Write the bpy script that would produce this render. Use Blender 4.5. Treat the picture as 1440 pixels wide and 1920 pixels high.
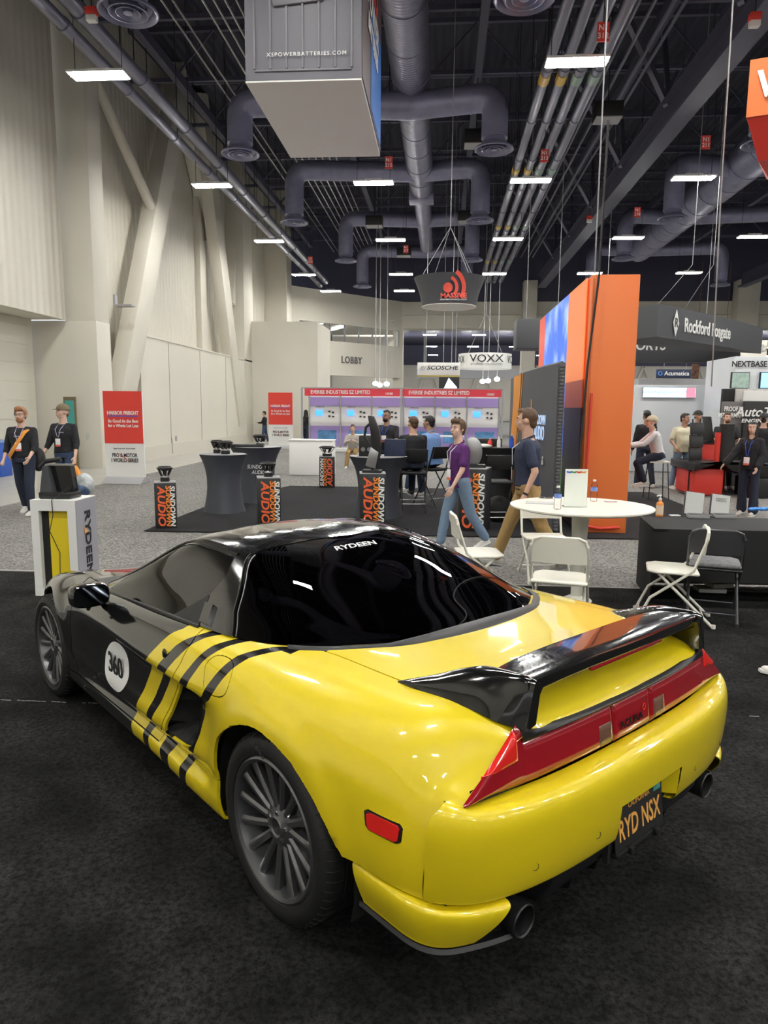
import bpy, bmesh, math, random
import numpy as np
from mathutils import Vector, Matrix
random.seed(7)
for o in list(bpy.data.objects): bpy.data.objects.remove(o)
SC = bpy.context.scene; COL = SC.collection
PI = math.pi
# ------------------------------------------------------------ camera
CH = 1.762287; PITCH = math.radians(8.254689); ROLL = math.radians(0.530481); YAW = math.radians(4.5); FPX = 1337.952
def cam_axes():
    f = Vector((-math.sin(YAW)*math.cos(PITCH), math.cos(YAW)*math.cos(PITCH), -math.sin(PITCH)))
    r = Vector((math.cos(YAW), math.sin(YAW), 0)); u = r.cross(f)
    return math.cos(ROLL)*r+math.sin(ROLL)*u, -math.sin(ROLL)*r+math.cos(ROLL)*u, f
CR, CU, CF = cam_axes()
cd = bpy.data.cameras.new('camera'); cam = bpy.data.objects.new('camera', cd); COL.objects.link(cam)
cam.matrix_world = Matrix(((CR.x, CU.x, -CF.x, 0), (CR.y, CU.y, -CF.y, 0), (CR.z, CU.z, -CF.z, CH), (0, 0, 0, 1)))
cd.sensor_fit = 'VERTICAL'; cd.sensor_height = 24; cd.lens = FPX/1920*24; cd.clip_start = .05; cd.clip_end = 400
SC.camera = cam
# ------------------------------------------------------------ world, exposure, lamp strengths
W = bpy.data.worlds.new('world'); SC.world = W; W.use_nodes = True
W.node_tree.nodes['Background'].inputs[0].default_value = (.80, .82, .86, 1)
W.node_tree.nodes['Background'].inputs[1].default_value = .42
SC.view_settings.view_transform = 'Standard'; SC.view_settings.look = 'None'
SC.view_settings.exposure = 1.42; SC.view_settings.gamma = 1; SC.view_settings.use_curve_mapping = False
LAMP = 62.0          # emission of the hall's ceiling fixtures
# ------------------------------------------------------------ materials
def mat(name, col, rough=.5, metal=0, coat=0, emit=0, emit_col=None, spec=.5, noise=None, bump=None, stripes=None, trans=0, alpha=1, sheen=0):
    """noise=(scale, amount): colour variation; bump=(scale, strength); stripes=(axis, period, strength)"""
    m = bpy.data.materials.new(name); m.use_nodes = True; nt = m.node_tree; b = nt.nodes['Principled BSDF']
    I = b.inputs; c = tuple(col)+(1,)
    I['Base Color'].default_value = c; I['Roughness'].default_value = rough; I['Metallic'].default_value = metal
    I['Coat Weight'].default_value = coat; I['Coat Roughness'].default_value = .03; I['Specular IOR Level'].default_value = spec
    I['Transmission Weight'].default_value = trans; I['Alpha'].default_value = alpha; I['Sheen Weight'].default_value = sheen
    if emit:
        I['Emission Color'].default_value = tuple(emit_col or col)+(1,); I['Emission Strength'].default_value = emit
    tc = None
    if noise or bump or stripes:
        tc = nt.nodes.new('ShaderNodeTexCoord')
    if noise:
        n = nt.nodes.new('ShaderNodeTexNoise'); n.inputs['Scale'].default_value = noise[0]; n.inputs['Detail'].default_value = noise[2] if len(noise) > 2 else 4
        nt.links.new(tc.outputs['Object'], n.inputs['Vector'])
        r = nt.nodes.new('ShaderNodeMapRange'); r.inputs[1].default_value = .3; r.inputs[2].default_value = .7
        r.inputs[3].default_value = 1-noise[1]; r.inputs[4].default_value = 1+noise[1]
        nt.links.new(n.outputs['Fac'], r.inputs[0])
        x = nt.nodes.new('ShaderNodeMix'); x.data_type = 'RGBA'; x.blend_type = 'MULTIPLY'; x.inputs['Factor'].default_value = 1
        x.inputs[6].default_value = c; nt.links.new(r.outputs[0], x.inputs[7]); nt.links.new(x.outputs[2], I['Base Color'])
    h = None
    if bump:
        n = nt.nodes.new('ShaderNodeTexNoise'); n.inputs['Scale'].default_value = bump[0]; n.inputs['Detail'].default_value = 3
        nt.links.new(tc.outputs['Object'], n.inputs['Vector']); h = (n.outputs['Fac'], bump[1])
    if stripes:
        s = nt.nodes.new('ShaderNodeSeparateXYZ'); nt.links.new(tc.outputs['Object'], s.inputs[0])
        k = nt.nodes.new('ShaderNodeMath'); k.operation = 'MULTIPLY'; k.inputs[1].default_value = 2*PI/stripes[1]
        nt.links.new(s.outputs['XYZ'.index(stripes[0])], k.inputs[0])
        q = nt.nodes.new('ShaderNodeMath'); q.operation = 'SINE'; nt.links.new(k.outputs[0], q.inputs[0])
        if len(stripes) > 3:
            g = nt.nodes.new('ShaderNodeMath'); g.operation = 'GREATER_THAN'; g.inputs[1].default_value = stripes[3]; nt.links.new(q.outputs[0], g.inputs[0]); q = g
        h = (q.outputs[0], stripes[2])
    if h:
        bp = nt.nodes.new('ShaderNodeBump'); bp.inputs['Strength'].default_value = h[1]; bp.inputs['Distance'].default_value = .02
        nt.links.new(h[0], bp.inputs['Height']); nt.links.new(bp.outputs[0], I['Normal'])
    return m
def glass_mat(name, tint, refl=1.45, rough=.0, tr=1.0):
    m = bpy.data.materials.new(name); m.use_nodes = True; nt = m.node_tree; nt.nodes.clear()
    out = nt.nodes.new('ShaderNodeOutputMaterial'); mx = nt.nodes.new('ShaderNodeMixShader')
    fr = nt.nodes.new('ShaderNodeFresnel'); fr.inputs[0].default_value = refl
    t = nt.nodes.new('ShaderNodeBsdfTransparent'); t.inputs[0].default_value = tuple(tint)+(1,)
    g = nt.nodes.new('ShaderNodeBsdfGlossy'); g.inputs['Roughness'].default_value = rough; g.inputs[0].default_value = (1, 1, 1, 1)
    nt.links.new(fr.outputs[0], mx.inputs[0]); nt.links.new(t.outputs[0], mx.inputs[1]); nt.links.new(g.outputs[0], mx.inputs[2]); nt.links.new(mx.outputs[0], out.inputs[0])
    return m
def speckle(name, c0, c1, scale, rough=.95, bump=.4, big=None):
    m = bpy.data.materials.new(name); m.use_nodes = True; nt = m.node_tree; b = nt.nodes['Principled BSDF']
    b.inputs['Roughness'].default_value = rough; b.inputs['Specular IOR Level'].default_value = .15
    tc = nt.nodes.new('ShaderNodeTexCoord'); n = nt.nodes.new('ShaderNodeTexNoise'); n.inputs['Scale'].default_value = scale; n.inputs['Detail'].default_value = 5; n.inputs['Roughness'].default_value = .8
    nt.links.new(tc.outputs['Object'], n.inputs['Vector'])
    r = nt.nodes.new('ShaderNodeValToRGB'); r.color_ramp.elements[0].position = .38; r.color_ramp.elements[1].position = .62
    r.color_ramp.elements[0].color = tuple(c0)+(1,); r.color_ramp.elements[1].color = tuple(c1)+(1,)
    nt.links.new(n.outputs['Fac'], r.inputs[0]); src = r.outputs[0]
    if big:
        n2 = nt.nodes.new('ShaderNodeTexNoise'); n2.inputs['Scale'].default_value = big[0]; n2.inputs['Detail'].default_value = 3; nt.links.new(tc.outputs['Object'], n2.inputs['Vector'])
        mr = nt.nodes.new('ShaderNodeMapRange'); mr.inputs[1].default_value = .35; mr.inputs[2].default_value = .65; mr.inputs[3].default_value = 1-big[1]; mr.inputs[4].default_value = 1+big[1]
        nt.links.new(n2.outputs['Fac'], mr.inputs[0])
        x = nt.nodes.new('ShaderNodeMix'); x.data_type = 'RGBA'; x.blend_type = 'MULTIPLY'; x.inputs['Factor'].default_value = 1
        nt.links.new(src, x.inputs[6]); nt.links.new(mr.outputs[0], x.inputs[7]); src = x.outputs[2]
    nt.links.new(src, b.inputs['Base Color'])
    bp = nt.nodes.new('ShaderNodeBump'); bp.inputs['Strength'].default_value = bump; bp.inputs['Distance'].default_value = .01
    nt.links.new(n.outputs['Fac'], bp.inputs['Height']); nt.links.new(bp.outputs[0], b.inputs['Normal'])
    return m
M = {}
def mm(name, *a, **k):
    if name not in M: M[name] = mat(name, *a, **k)
    return M[name]
for n, a, k in [
 ('yellow', ((.755, .59, .008), .34), dict(coat=1)), ('black_gloss', ((.006, .006, .006), .12), dict(coat=1)), ('black_satin', ((.012, .012, .013), .42), {}),
 ('black_matte', ((.010, .010, .010), .8), {}), ('rubber', ((.011, .011, .0115), .6), dict(bump=(60, .1))), ('rim', ((.20, .20, .21), .32), dict(metal=.85)), ('rim_dark', ((.03, .03, .03), .5), dict(metal=.3)),
 ('chrome', ((.75, .75, .76), .12), dict(metal=1)), ('steel', ((.45, .45, .46), .35), dict(metal=1)), ('red_lens', ((.30, .006, .014), .12), dict(coat=1)), ('red_bright', ((.75, .02, .015), .15), dict(coat=1)),
 ('amber_lens', ((.15, .075, .05), .12), dict(coat=1)), ('white', ((.80, .80, .78), .45), {}), ('white_plastic', ((.80, .78, .69), .38), {}), ('orange_txt', ((.85, .42, .10), .5), {}),
 ('teal', ((.06, .33, .30), .5), {}), ('leather', ((.03, .03, .032), .5), {}), ('cream', ((.66, .63, .55), .65), dict(noise=(.5, .03))), ('cream_rib', ((.64, .61, .53), .6), dict(stripes=('Y', .30, .55))),
 ('duct', ((.25, .25, .36), .38), dict(metal=.45, noise=(3, .12))), ('duct_dark', ((.055, .055, .095), .5), dict(metal=.2)), ('pipe', ((.19, .19, .25), .33), dict(metal=.5)), ('beam', ((.085, .085, .13), .55), {}),
 ('deck', ((.03, .03, .055), .7), dict(stripes=('X', .3, .9))), ('red', ((.72, .05, .035), .5), {}), ('black', ((.015, .015, .016), .6), {}), ('orange', ((.80, .19, .045), .5), {}), ('grey', ((.35, .35, .36), .5), {}),
 ('dark_grey', ((.06, .062, .07), .6), {}), ('cloth_black', ((.013, .013, .014), .85), {}), ('lycra', ((.055, .06, .075), .55), {}), ('brown_dark', ((.05, .03, .02), .6), {}),
 ]:
    M[n] = mat(n, *a, **k)
for n, c in dict(skin=(.60, .36, .26), skin_tan=(.42, .24, .16), skin_pale=(.68, .44, .34), hair_brown=(.09, .045, .022), hair_black=(.012, .010, .009), hair_ginger=(.30, .13, .05), hair_grey=(.12, .10, .09),
                 navy=(.022, .030, .065), khaki=(.36, .23, .09), purple=(.09, .015, .13), denim_light=(.17, .25, .36), denim=(.035, .06, .12), denim_dark=(.015, .022, .045), tee_black=(.014, .014, .018),
                 sky_shirt=(.20, .36, .70), shirt_white=(.70, .70, .72), shirt_cream=(.60, .58, .42), shoe_white=(.70, .68, .64), shoe_grey=(.42, .40, .36), olive=(.16, .13, .07), badge=(.85, .83, .86),
                 lanyard=(.55, .52, .72), blue=(.04, .12, .65), strap_orange=(.75, .30, .05), lips=(.40, .14, .11), eye=(.02, .015, .01), red_badge=(.8, .15, .1), green=(.05, .30, .08)).items():
    M[n] = mat(n, c, .55 if 'skin' in n else .8, noise=(25, .06), bump=None if 'skin' in n or 'hair' in n or 'badge' in n else (9, .55))
for n in ('hair_brown', 'hair_black', 'hair_ginger', 'hair_grey'): M[n] = mat(n, M[n].node_tree.nodes['Principled BSDF'].inputs['Base Color'].default_value[:3], .5, noise=(60, .25), bump=(60, .3))
M['glass_side'] = glass_mat('glass_side', (.60, .63, .62), 1.7); M['glass_rear'] = glass_mat('glass_rear', (.10, .10, .105), 1.5)
M['glass_clear'] = glass_mat('glass_clear', (.97, .975, .98), 1.13); M['acrylic'] = glass_mat('acrylic', (.80, .83, .80), 1.5)
M['lamp'] = mat('lamp', (1, 1, 1), emit=LAMP, emit_col=(1, .985, .93))
M['carpet_grey'] = speckle('carpet_grey', (.06, .059, .058), (.36, .35, .33), 38, big=(.5, .06))
M['carpet_black'] = speckle('carpet_black', (.003, .003, .0032), (.027, .0265, .027), 48, big=(2.6, .5), bump=.8)
M['mat_black'] = speckle('mat_black', (.018, .018, .020), (.035, .034, .037), 60, big=(1, .1))
# ------------------------------------------------------------ mesh helpers
class MB:
    def __init__(s): s.v = []; s.f = []; s.m = []
    def add(s, verts, faces, mi=0):
        o = len(s.v); s.v += [tuple(p) for p in verts]; s.f += [tuple(o+i for i in f) for f in faces]; s.m += [mi]*len(faces); return s
    def box(s, c, d, rz=0, mi=0, taper=1.0):
        a, b, h = d[0]/2, d[1]/2, d[2]/2; co, si = math.cos(rz), math.sin(rz); V = []
        for z, k in ((-h, 1), (h, taper)):
            for x, y in ((-a, -b), (a, -b), (a, b), (-a, b)):
                x, y = x*k, y*k; V.append((c[0]+x*co-y*si, c[1]+x*si+y*co, c[2]+z))
        return s.add(V, [(3, 2, 1, 0), (4, 5, 6, 7), (0, 1, 5, 4), (1, 2, 6, 5), (2, 3, 7, 6), (3, 0, 4, 7)], mi)
    def obox(s, c, ax, ay, az, mi=0):
        c = Vector(c); ax, ay, az = Vector(ax)/2, Vector(ay)/2, Vector(az)/2
        V = [c+sx*ax+sy*ay+sz*az for sz in (-1, 1) for sx, sy in ((-1, -1), (1, -1), (1, 1), (-1, 1))]
        return s.add(V, [(3, 2, 1, 0), (4, 5, 6, 7), (0, 1, 5, 4), (1, 2, 6, 5), (2, 3, 7, 6), (3, 0, 4, 7)], mi)
    def bar(s, a, b, w, h=None, mi=0, up=(0, 0, 1)):
        a, b = Vector(a), Vector(b); d = b-a; L = d.length; d.normalize(); u = Vector(up)
        if abs(d.dot(u)) > .95: u = Vector((1, 0, 0))
        x = d.cross(u).normalized(); y = x.cross(d)
        return s.obox((a+b)/2, x*w, d*L, y*(h or w), mi)
    def tube(s, pts, r, n=10, mi=0, closed=False, caps=True, sy=1.0):
        P = [Vector(p) for p in pts]; R = r if hasattr(r, '__len__') else [r]*len(P); V = []; prev = None; N = len(P)
        for i, p in enumerate(P):
            if closed: t = P[(i+1) % N]-P[i-1]
            else: t = P[min(i+1, N-1)]-P[max(i-1, 0)]
            t.normalize()
            if prev is None:
                u = Vector((0, 0, 1)) if abs(t.z) < .9 else Vector((1, 0, 0)); x = t.cross(u).normalized()
            else:
                x = (prev-t*prev.dot(t)).normalized()
            prev = x; y = t.cross(x)
            for k in range(n):
                a = 2*PI*k/n; V.append(p+x*R[i]*math.cos(a)+y*R[i]*sy*math.sin(a))
        F = []
        for i in range(N if closed else N-1):
            for k in range(n):
                F.append((i*n+k, i*n+(k+1) % n, ((i+1) % N)*n+(k+1) % n, ((i+1) % N)*n+k))
        if caps and not closed: F += [tuple(range(n))[::-1], tuple((N-1)*n+k for k in range(n))]
        return s.add(V, F, mi)
    def cyl(s, a, b, r, r2=None, n=16, mi=0, caps=True): return s.tube([a, b], [r, r if r2 is None else r2], n, mi, caps=caps)
    def lathe(s, prof, n=32, c=(0, 0, 0), axis='Z', mi=0):
        V = []; F = []
        for r, h in prof:
            for k in range(n):
                a = 2*PI*k/n; x, y = r*math.cos(a), r*math.sin(a)
                p = {'Z': (x, y, h), 'X': (h, x, y), 'Y': (y, h, x)}[axis]; V.append((c[0]+p[0], c[1]+p[1], c[2]+p[2]))
        for i in range(len(prof)-1):
            for k in range(n): F.append((i*n+k, i*n+(k+1) % n, (i+1)*n+(k+1) % n, (i+1)*n+k))
        return s.add(V, F, mi)
    def ell(s, c, r, n=16, m=10, mi=0, R=None):
        V = []; F = []; R = R or Matrix.Identity(3)
        for i in range(m+1):
            a = PI*i/m
            for k in range(n):
                b = 2*PI*k/n; V.append(Vector(c)+R@Vector((r[0]*math.sin(a)*math.cos(b), r[1]*math.sin(a)*math.sin(b), r[2]*math.cos(a))))
        for i in range(m):
            for k in range(n): F.append((i*n+k, (i+1)*n+k, (i+1)*n+(k+1) % n, i*n+(k+1) % n))
        return s.add(V, F, mi)
    def prism(s, poly, h0, h1, axis='Z', mi=0, c=(0, 0, 0)):
        n = len(poly); mp = {'Z': lambda a, b, h: (a, b, h), 'X': lambda a, b, h: (h, a, b), 'Y': lambda a, b, h: (a, h, b)}[axis]
        V = [Vector(mp(a, b, h))+Vector(c) for h in (h0, h1) for a, b in poly]
        return s.add(V, [tuple(range(n))[::-1], tuple(range(n, 2*n))]+[(i, (i+1) % n, n+(i+1) % n, n+i) for i in range(n)], mi)
    def grid(s, P, mi=0, closed=False, flip=False):
        """P: rows x cols of points"""
        a = len(P); b = len(P[0]); V = [p for r in P for p in r]; F = []
        for i in range(a-1):
            for j in range(b if closed else b-1):
                q = (i*b+j, i*b+(j+1) % b, (i+1)*b+(j+1) % b, (i+1)*b+j); F.append(q[::-1] if flip else q)
        return s.add(V, F, mi)
    def mesh(s, name='mesh'):
        me = bpy.data.meshes.new(name); me.from_pydata([tuple(p) for p in s.v], [], s.f); me.polygons.foreach_set('material_index', s.m); me.update(); return me
    def build(s, name, m, parent=None, loc=None, rz=None, smooth=35, bevel=0, seg=2, fix=True, weld=True, solid=0):
        me = s.mesh(name)
        for x in (m if isinstance(m, (list, tuple)) else [m]): me.materials.append(x)
        bm = bmesh.new(); bm.from_mesh(me)
        if weld: bmesh.ops.remove_doubles(bm, verts=bm.verts, dist=1e-5)
        bmesh.ops.dissolve_degenerate(bm, edges=bm.edges, dist=1e-6)
        if fix: bmesh.ops.recalc_face_normals(bm, faces=bm.faces)
        if bevel:
            es = [e for e in bm.edges if len(e.link_faces) == 2 and e.calc_face_angle(0) > .6]
            bmesh.ops.bevel(bm, geom=es, offset=bevel, segments=seg, affect='EDGES', profile=.5, clamp_overlap=True)
        if solid: bmesh.ops.solidify(bm, geom=bm.faces, thickness=solid)
        bm.to_mesh(me); bm.free()
        o = bpy.data.objects.new(name, me); COL.objects.link(o)
        if parent: o.parent = parent
        if loc is not None: o.location = loc
        if rz is not None: o.rotation_euler[2] = rz
        shade(me, smooth); return o
def shade(me, ang):
    if ang: me.polygons.foreach_set('use_smooth', [True]*len(me.polygons)); me.set_sharp_from_angle(angle=math.radians(ang))
def tag(o, label=None, cat=None, group=None, kind=None):
    for k, v in (('label', label), ('category', cat), ('group', group), ('kind', kind)):
        if v: o[k] = v
    return o
def thing(name, label, cat, loc=(0, 0, 0), rz=0, group=None, kind=None):
    o = bpy.data.objects.new(name, None); COL.objects.link(o); o.empty_display_size = .1
    o.location = loc; o.rotation_euler[2] = rz; return tag(o, label, cat, group, kind)
def struct(name, mb, m, **k): return tag(mb.build(name, m, **k), kind='structure')
def dup(o, loc=None, rz=None, label=None, parent=None):
    c = o.copy(); COL.objects.link(c)
    if parent: c.parent = parent
    if loc is not None: c.location = loc
    if rz is not None: c.rotation_euler[2] = rz
    if label: c['label'] = label
    for ch in list(o.children): dup(ch, parent=c)
    return c
def text(s, size, m, parent, loc, rot=(PI/2, 0, 0), name='lettering', ext=.002, bold=0, shear=0, ax='CENTER', sx=1.0, spacing=1.0, kind=None, ay='CENTER'):
    cu = bpy.data.curves.new(name, 'FONT'); cu.body = s; cu.size = size; cu.extrude = ext; cu.offset = bold; cu.shear = shear; cu.align_x = ax; cu.align_y = ay
    cu.space_character = spacing; cu.resolution_u = 3
    t = bpy.data.objects.new('tmp', cu); COL.objects.link(t)
    me = bpy.data.meshes.new_from_object(t.evaluated_get(bpy.context.evaluated_depsgraph_get())); bpy.data.objects.remove(t); bpy.data.curves.remove(cu)
    me.materials.clear(); me.materials.append(m); me.name = name
    if sx != 1:
        for v in me.vertices: v.co.x *= sx
    o = bpy.data.objects.new(name, me); COL.objects.link(o); o.parent = parent; o.location = loc; o.rotation_euler = rot
    if kind: o['kind'] = kind
    return o
# pixel of the 1440x1920 photograph -> place in the hall
def ray(px, py): return CF+(px-720)/FPX*CR-(py-960)/FPX*CU
def gnd(px, py, z=0): d = ray(px, py); return Vector((0, 0, CH))+d*((z-CH)/d.z)
def atY(px, py, Y): d = ray(px, py); return Vector((0, 0, CH))+d*(Y/d.y)
def atX(px, py, X): d = ray(px, py); return Vector((0, 0, CH))+d*(X/d.x)
# ---------- hall: floor, carpets, walls
struct('floor', MB().box((12, 45, -.06), (90, 180, .10)), M['carpet_grey'])
conc = mat('concrete', (.42, .41, .37), .35, noise=(2, .06))
struct('trim_1', MB().box((-9.5, 28, -.004), (3.6, 46, .012)), conc)
cb_ = MB().box((0, 0, 0), (14, 9.96, .012)); o = cb_.build('carpet', M['carpet_black']); o.location = (1.9, 2.14, .0); o.rotation_euler[2] = 0
tag(o, 'black carpet under the yellow and black car', 'carpet')
struct('trim_2', MB().box((-4.55, 7.13, .006), (1.15, .05, .014)).box((1.9, 7.13, .004), (14, .03, .010)), mat('carpet_edge', (.30, .29, .27), .7))
for k, (a, b) in enumerate((((-3.2, 3.88), (-1.95, 3.90)), ((1.55, 4.10), (5, 4.16)))):
    mb = MB(); n = 40
    for i in range(n):
        if random.random() < .25: continue
        t = i/n; L = (b[0]-a[0])/n; mb.box((a[0]+(b[0]-a[0])*(t+.5/n), a[1]+(b[1]-a[1])*t+random.uniform(-.003, .003), .0075), (L*random.uniform(.5, 1.0), .004, .002))
    o = mb.build('carpet_seam', M['grey']); tag(o, ['pale frayed carpet seam beside the front wheel of the car', 'pale frayed carpet seam right of the rear bumper'][k], 'carpet seam')
mt = MB(); a, b, c, d = gnd(270, 996), gnd(960, 1004), gnd(985, 912), gnd(392, 912)
mt.prism([(a.x, a.y), (4.6, b.y), (4.6, 15.9), (-3.4, 15.9), (-4.15, 12.5)], .0, .010); tag(mt.build('carpet', M['mat_black']), 'dark grey booth carpet behind the car under the speaker displays', 'carpet')
# left wall
XW, XU, XD = -9.6, -10.4, -11.4; CT = 14.0; cr, crr = M['cream'], M['cream_rib']
w = MB(); w.box((XU-.1, 2, (CT+4.1)/2+0), (.2, 35, CT-4.1)); w.box((XU-.1, 34.5, CT/2), (.2, 28.0, CT)); struct('wall_left', w, crr)
w = MB(); w.box((XD-.1, 2, 2.1), (.2, 35, 4.2)); w.box((XU-.53, 2, 4.15), (1.0, 35, .08)); struct('trim_3', w, cr)
d = MB(); d.box((XD+.02, 11.5, 2.05), (.04, 15.5, 4.1))
for k in range(8): d.box((XD+.045, 11.5, .5*k+.4), (.012, 15.5, .012))
struct('door_1', d, mat('door_cream', (.62, .60, .52), .5))
w = MB(); w.box((XW-.4, 35.0, 2.0), (.8, 25, 4.0)); w.box((XW-.42, 35.0, 4.03), (.9, 25, .06)); struct('trim_4', w, cr)
struct('baseboard_left', MB().box((XW+.012, 35, .22), (.05, 25, .44)), mat('baseboard', (.60, .57, .50), .5))
cm = mat('wall_seam', (.30, .29, .25), .7); w = MB()
for y in (24.9, 28.2, 31.6): w.box((XW+.004, y, 2.2), (.012, .03, 3.5))
struct('trim_5', w, cm)
def column(y0, y1, x0, z0=0, z1=CT, xw=XU-.1, lab=''):
    return tag(MB().box(((x0+xw)/2, (y0+y1)/2, (z0+z1)/2), (x0-xw, y1-y0, z1-z0)).build('column', cr, bevel=.02), lab, 'column')
column(19.64, 20.45, XW-.02, z0=4.1, lab='tall cream column nearest the camera on the left wall')
tag(MB().box(((XD+XW)/2-.05, 20.05, 2.05), (XW-XD+.1, .84, 4.1)).build('column_base', cr, bevel=.01), 'wide cream block at the foot of the nearest wall column', 'column base')
column(34.7, 36.3, XW+.03, lab='cream column on the left wall past the second diagonal brace')
column(42.2, 43.6, XW+.5, lab='cream corner column where left wall meets the lobby wall')
column(30.2, 30.9, XU+.25, lab='slim cream column behind the second diagonal brace')
def brace(y0, z0, y1, z1, w, x=XW-.15, lab=''):
    mb = MB().bar((x, y0, z0), (x, y1, z1), w, .5, up=(1, 0, 0)); return tag(mb.build('diagonal_brace', cr, bevel=.02), lab, 'wall brace')
brace(20.9, 1.2, 27.4, 13.8, .95, lab='wide cream diagonal brace rising right from behind the red sign')
brace(29.3, 13.9, 33.9, 1.0, .95, lab='wide cream diagonal brace falling right along the left wall')
brace(27.8, 13.7, 31.6, 9.0, .5, XU+.3, lab='short cream brace high behind the first ceiling light row')
brace(34.2, 6.6, 35.9, 12.5, .5, XU+.25, lab='cream brace meeting the second diagonal in a V')
tag(MB().cyl((XU+.15, 20.9, 11.6), (XW-.05, 24.3, 8.0), .16, n=14).build('pipe_strut', cr), 'round cream strut running down to the first diagonal brace', 'strut')
br = thing('wall_bracket', 'small grey fixture on the near wall column', 'bracket', (XW-.05, 21.0, 4.75)); MB().box((0, 0, .1), (.05, .18, .28)).build('back_plate', M['grey'], br); MB().box((.25, .1, -.05), (.5, .30, .05)).build('shelf_plate', M['grey'], br)
for k, (x, y) in enumerate(((250, 828), (331, 822), (165, 818))):
    p = atX(x, y, XW+.03); tag(MB().box(tuple(p), (.02, .12, .18)).build('wall_outlet', M['grey'], bevel=.005), ['small outlet hidden beside the red sign', 'grey wall outlet on left wall right of the red sign', 'small grey plate on the near wall column base'][k], 'outlet')
p = atX(322, 820, XW+.04); tag(MB().tube([(p.x, p.y, p.z), (p.x, p.y+.1, p.z-.3), (p.x, p.y, .4), (p.x+.02, p.y, .1)], .012, 6).build('cable', M['grey']), 'thin cable hanging down the left wall to the floor', 'cable')
p = atY(160, 820, 19.6); st = thing('notice_stand', 'tall narrow notice board leaning at the near wall column', 'notice board', (-10.25, 19.2, 0)); MB().box((0, 0, 1.0), (.34, .06, 2.0)).build('board', M['olive'], st); MB().box((0, -.035, 1.55), (.26, .01, .7)).build('notice', M['teal'], st)
# far block, lobby wall and the opening to the next hall
struct('wall_block', MB().box((-7.9, 38.0, 3.0), (3.35, 4.0, 6.0)), cr)
Z_ = 9.4; A = atY(545, 535, 44.5); ZT = A.z; B = gnd(757, 566, ZT); dr = (B-A).normalized(); nn = Vector((dr.y, -dr.x, 0))
def lob(px, py): d_ = ray(px, py); c_ = Vector((0, 0, CH)); return c_+d_*((A-c_).dot(nn)/d_.dot(nn))
def quadprism(pts, th, m, name=None, parent=None, mb=None, mi=0):
    mb = mb or MB(); q = [Vector(p) for p in pts]; n_ = (q[1]-q[0]).cross(q[-1]-q[0]).normalized()*th; k = len(q)
    mb.add(q+[p+n_ for p in q], [tuple(range(k)), tuple(range(2*k-1, k-1, -1))]+[(i, k+i, k+(i+1) % k, (i+1) % k) for i in range(k)], mi); return mb
def onlob(x0, y0, x1, y1, th=.3, mb=None):
    a, b = lob(x0, y0), lob(x1, y1); z0, z1 = a.z, b.z; b2 = Vector((b.x, b.y, z0)); return quadprism([(a.x, a.y, z1), (a.x, a.y, z0), (b.x, b.y, z0), (b.x, b.y, z1)], th, None, mb=mb)
wl = MB(); pa, pb = lob(540, 600), lob(759, 600)
def lobbox(t0, t1, z0, z1, mb, off=0, th=.4):
    a = A+dr*t0-nn*off*0; b = A+dr*t1; a = a-nn*off; b = b-nn*off; quadprism([(a.x, a.y, z1), (a.x, a.y, z0), (b.x, b.y, z0), (b.x, b.y, z1)], -th, None, mb=mb)
L_ = (B-A).length; t_of = lambda px, py: (lob(px, py)-A).dot(dr)
zw0, zw1 = lob(700, 646).z, lob(700, 615).z; zl = lob(700, 707).z; tw0, tw1 = t_of(562, 620), t_of(748, 620)
sgn = 1 if nn.y > 0 else -1
wl = MB(); lobbox(0, L_, zw1, ZT, wl); lobbox(0, L_, zl, zw0, wl); lobbox(0, tw0, zw0, zw1, wl); lobbox(tw1, L_, zw0, zw1, wl); struct('wall_lobby', wl, cr)
wg = MB(); lobbox(tw0, tw1, zw0, zw1, wg, th=.02); struct('window_1', wg, M['glass_clear']); wf = MB()
for k in range(8): t = tw0+(tw1-tw0)*k/7; lobbox(t-.04, t+.04, zw0, zw1, wf, th=.1)
struct('window_2', wf, M['grey'])
# lobby room behind the glass and under the lobby wall
back = Vector((0, 1, 0)); lr = MB(); c0 = A+dr*(L_/2)
lx_ = B.x-A.x-.8; lr.box((c0.x-.2, c0.y+7, zw1+.6), (lx_, 9, .1)); lr.box((c0.x-.2, c0.y+12, 5), (lx_, .2, 10)); struct('wall_lobby_back', lr, cr)
lamp2 = mat('lamp_far', (1, 1, 1), emit=7, emit_col=(1, .98, .93))
for k, (dx, dy) in enumerate(((-2.6, 1.5), (-.9, 2.0), (.9, 2.8), (2.4, 3.4), (-1.8, 4.5))):
    tag(MB().box((0, 0, 0), (.16, 2.2, .06)).build('lobby_light', lamp2, loc=(c0.x+dx, c0.y+dy+1.5, zw1+.45), rz=.5), '%s linear light seen through the lobby window band' % ['leftmost', 'second', 'middle', 'rightmost', 'rear'][k], 'ceiling light')
LT = text('LOBBY', .62, mat('sign_grey', (.12, .12, .13), .5), None, (0, 0, 0), name='wall_lettering', bold=.012, ext=.02, spacing=1.15, sx=.85)
lp_ = lob(659, 676); LT.location = lp_+nn*.03; LT.rotation_euler = (PI/2, 0, math.atan2(dr.y, dr.x)); tag(LT, 'dark grey LOBBY lettering on the cream wall above the red booth', 'sign')
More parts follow.
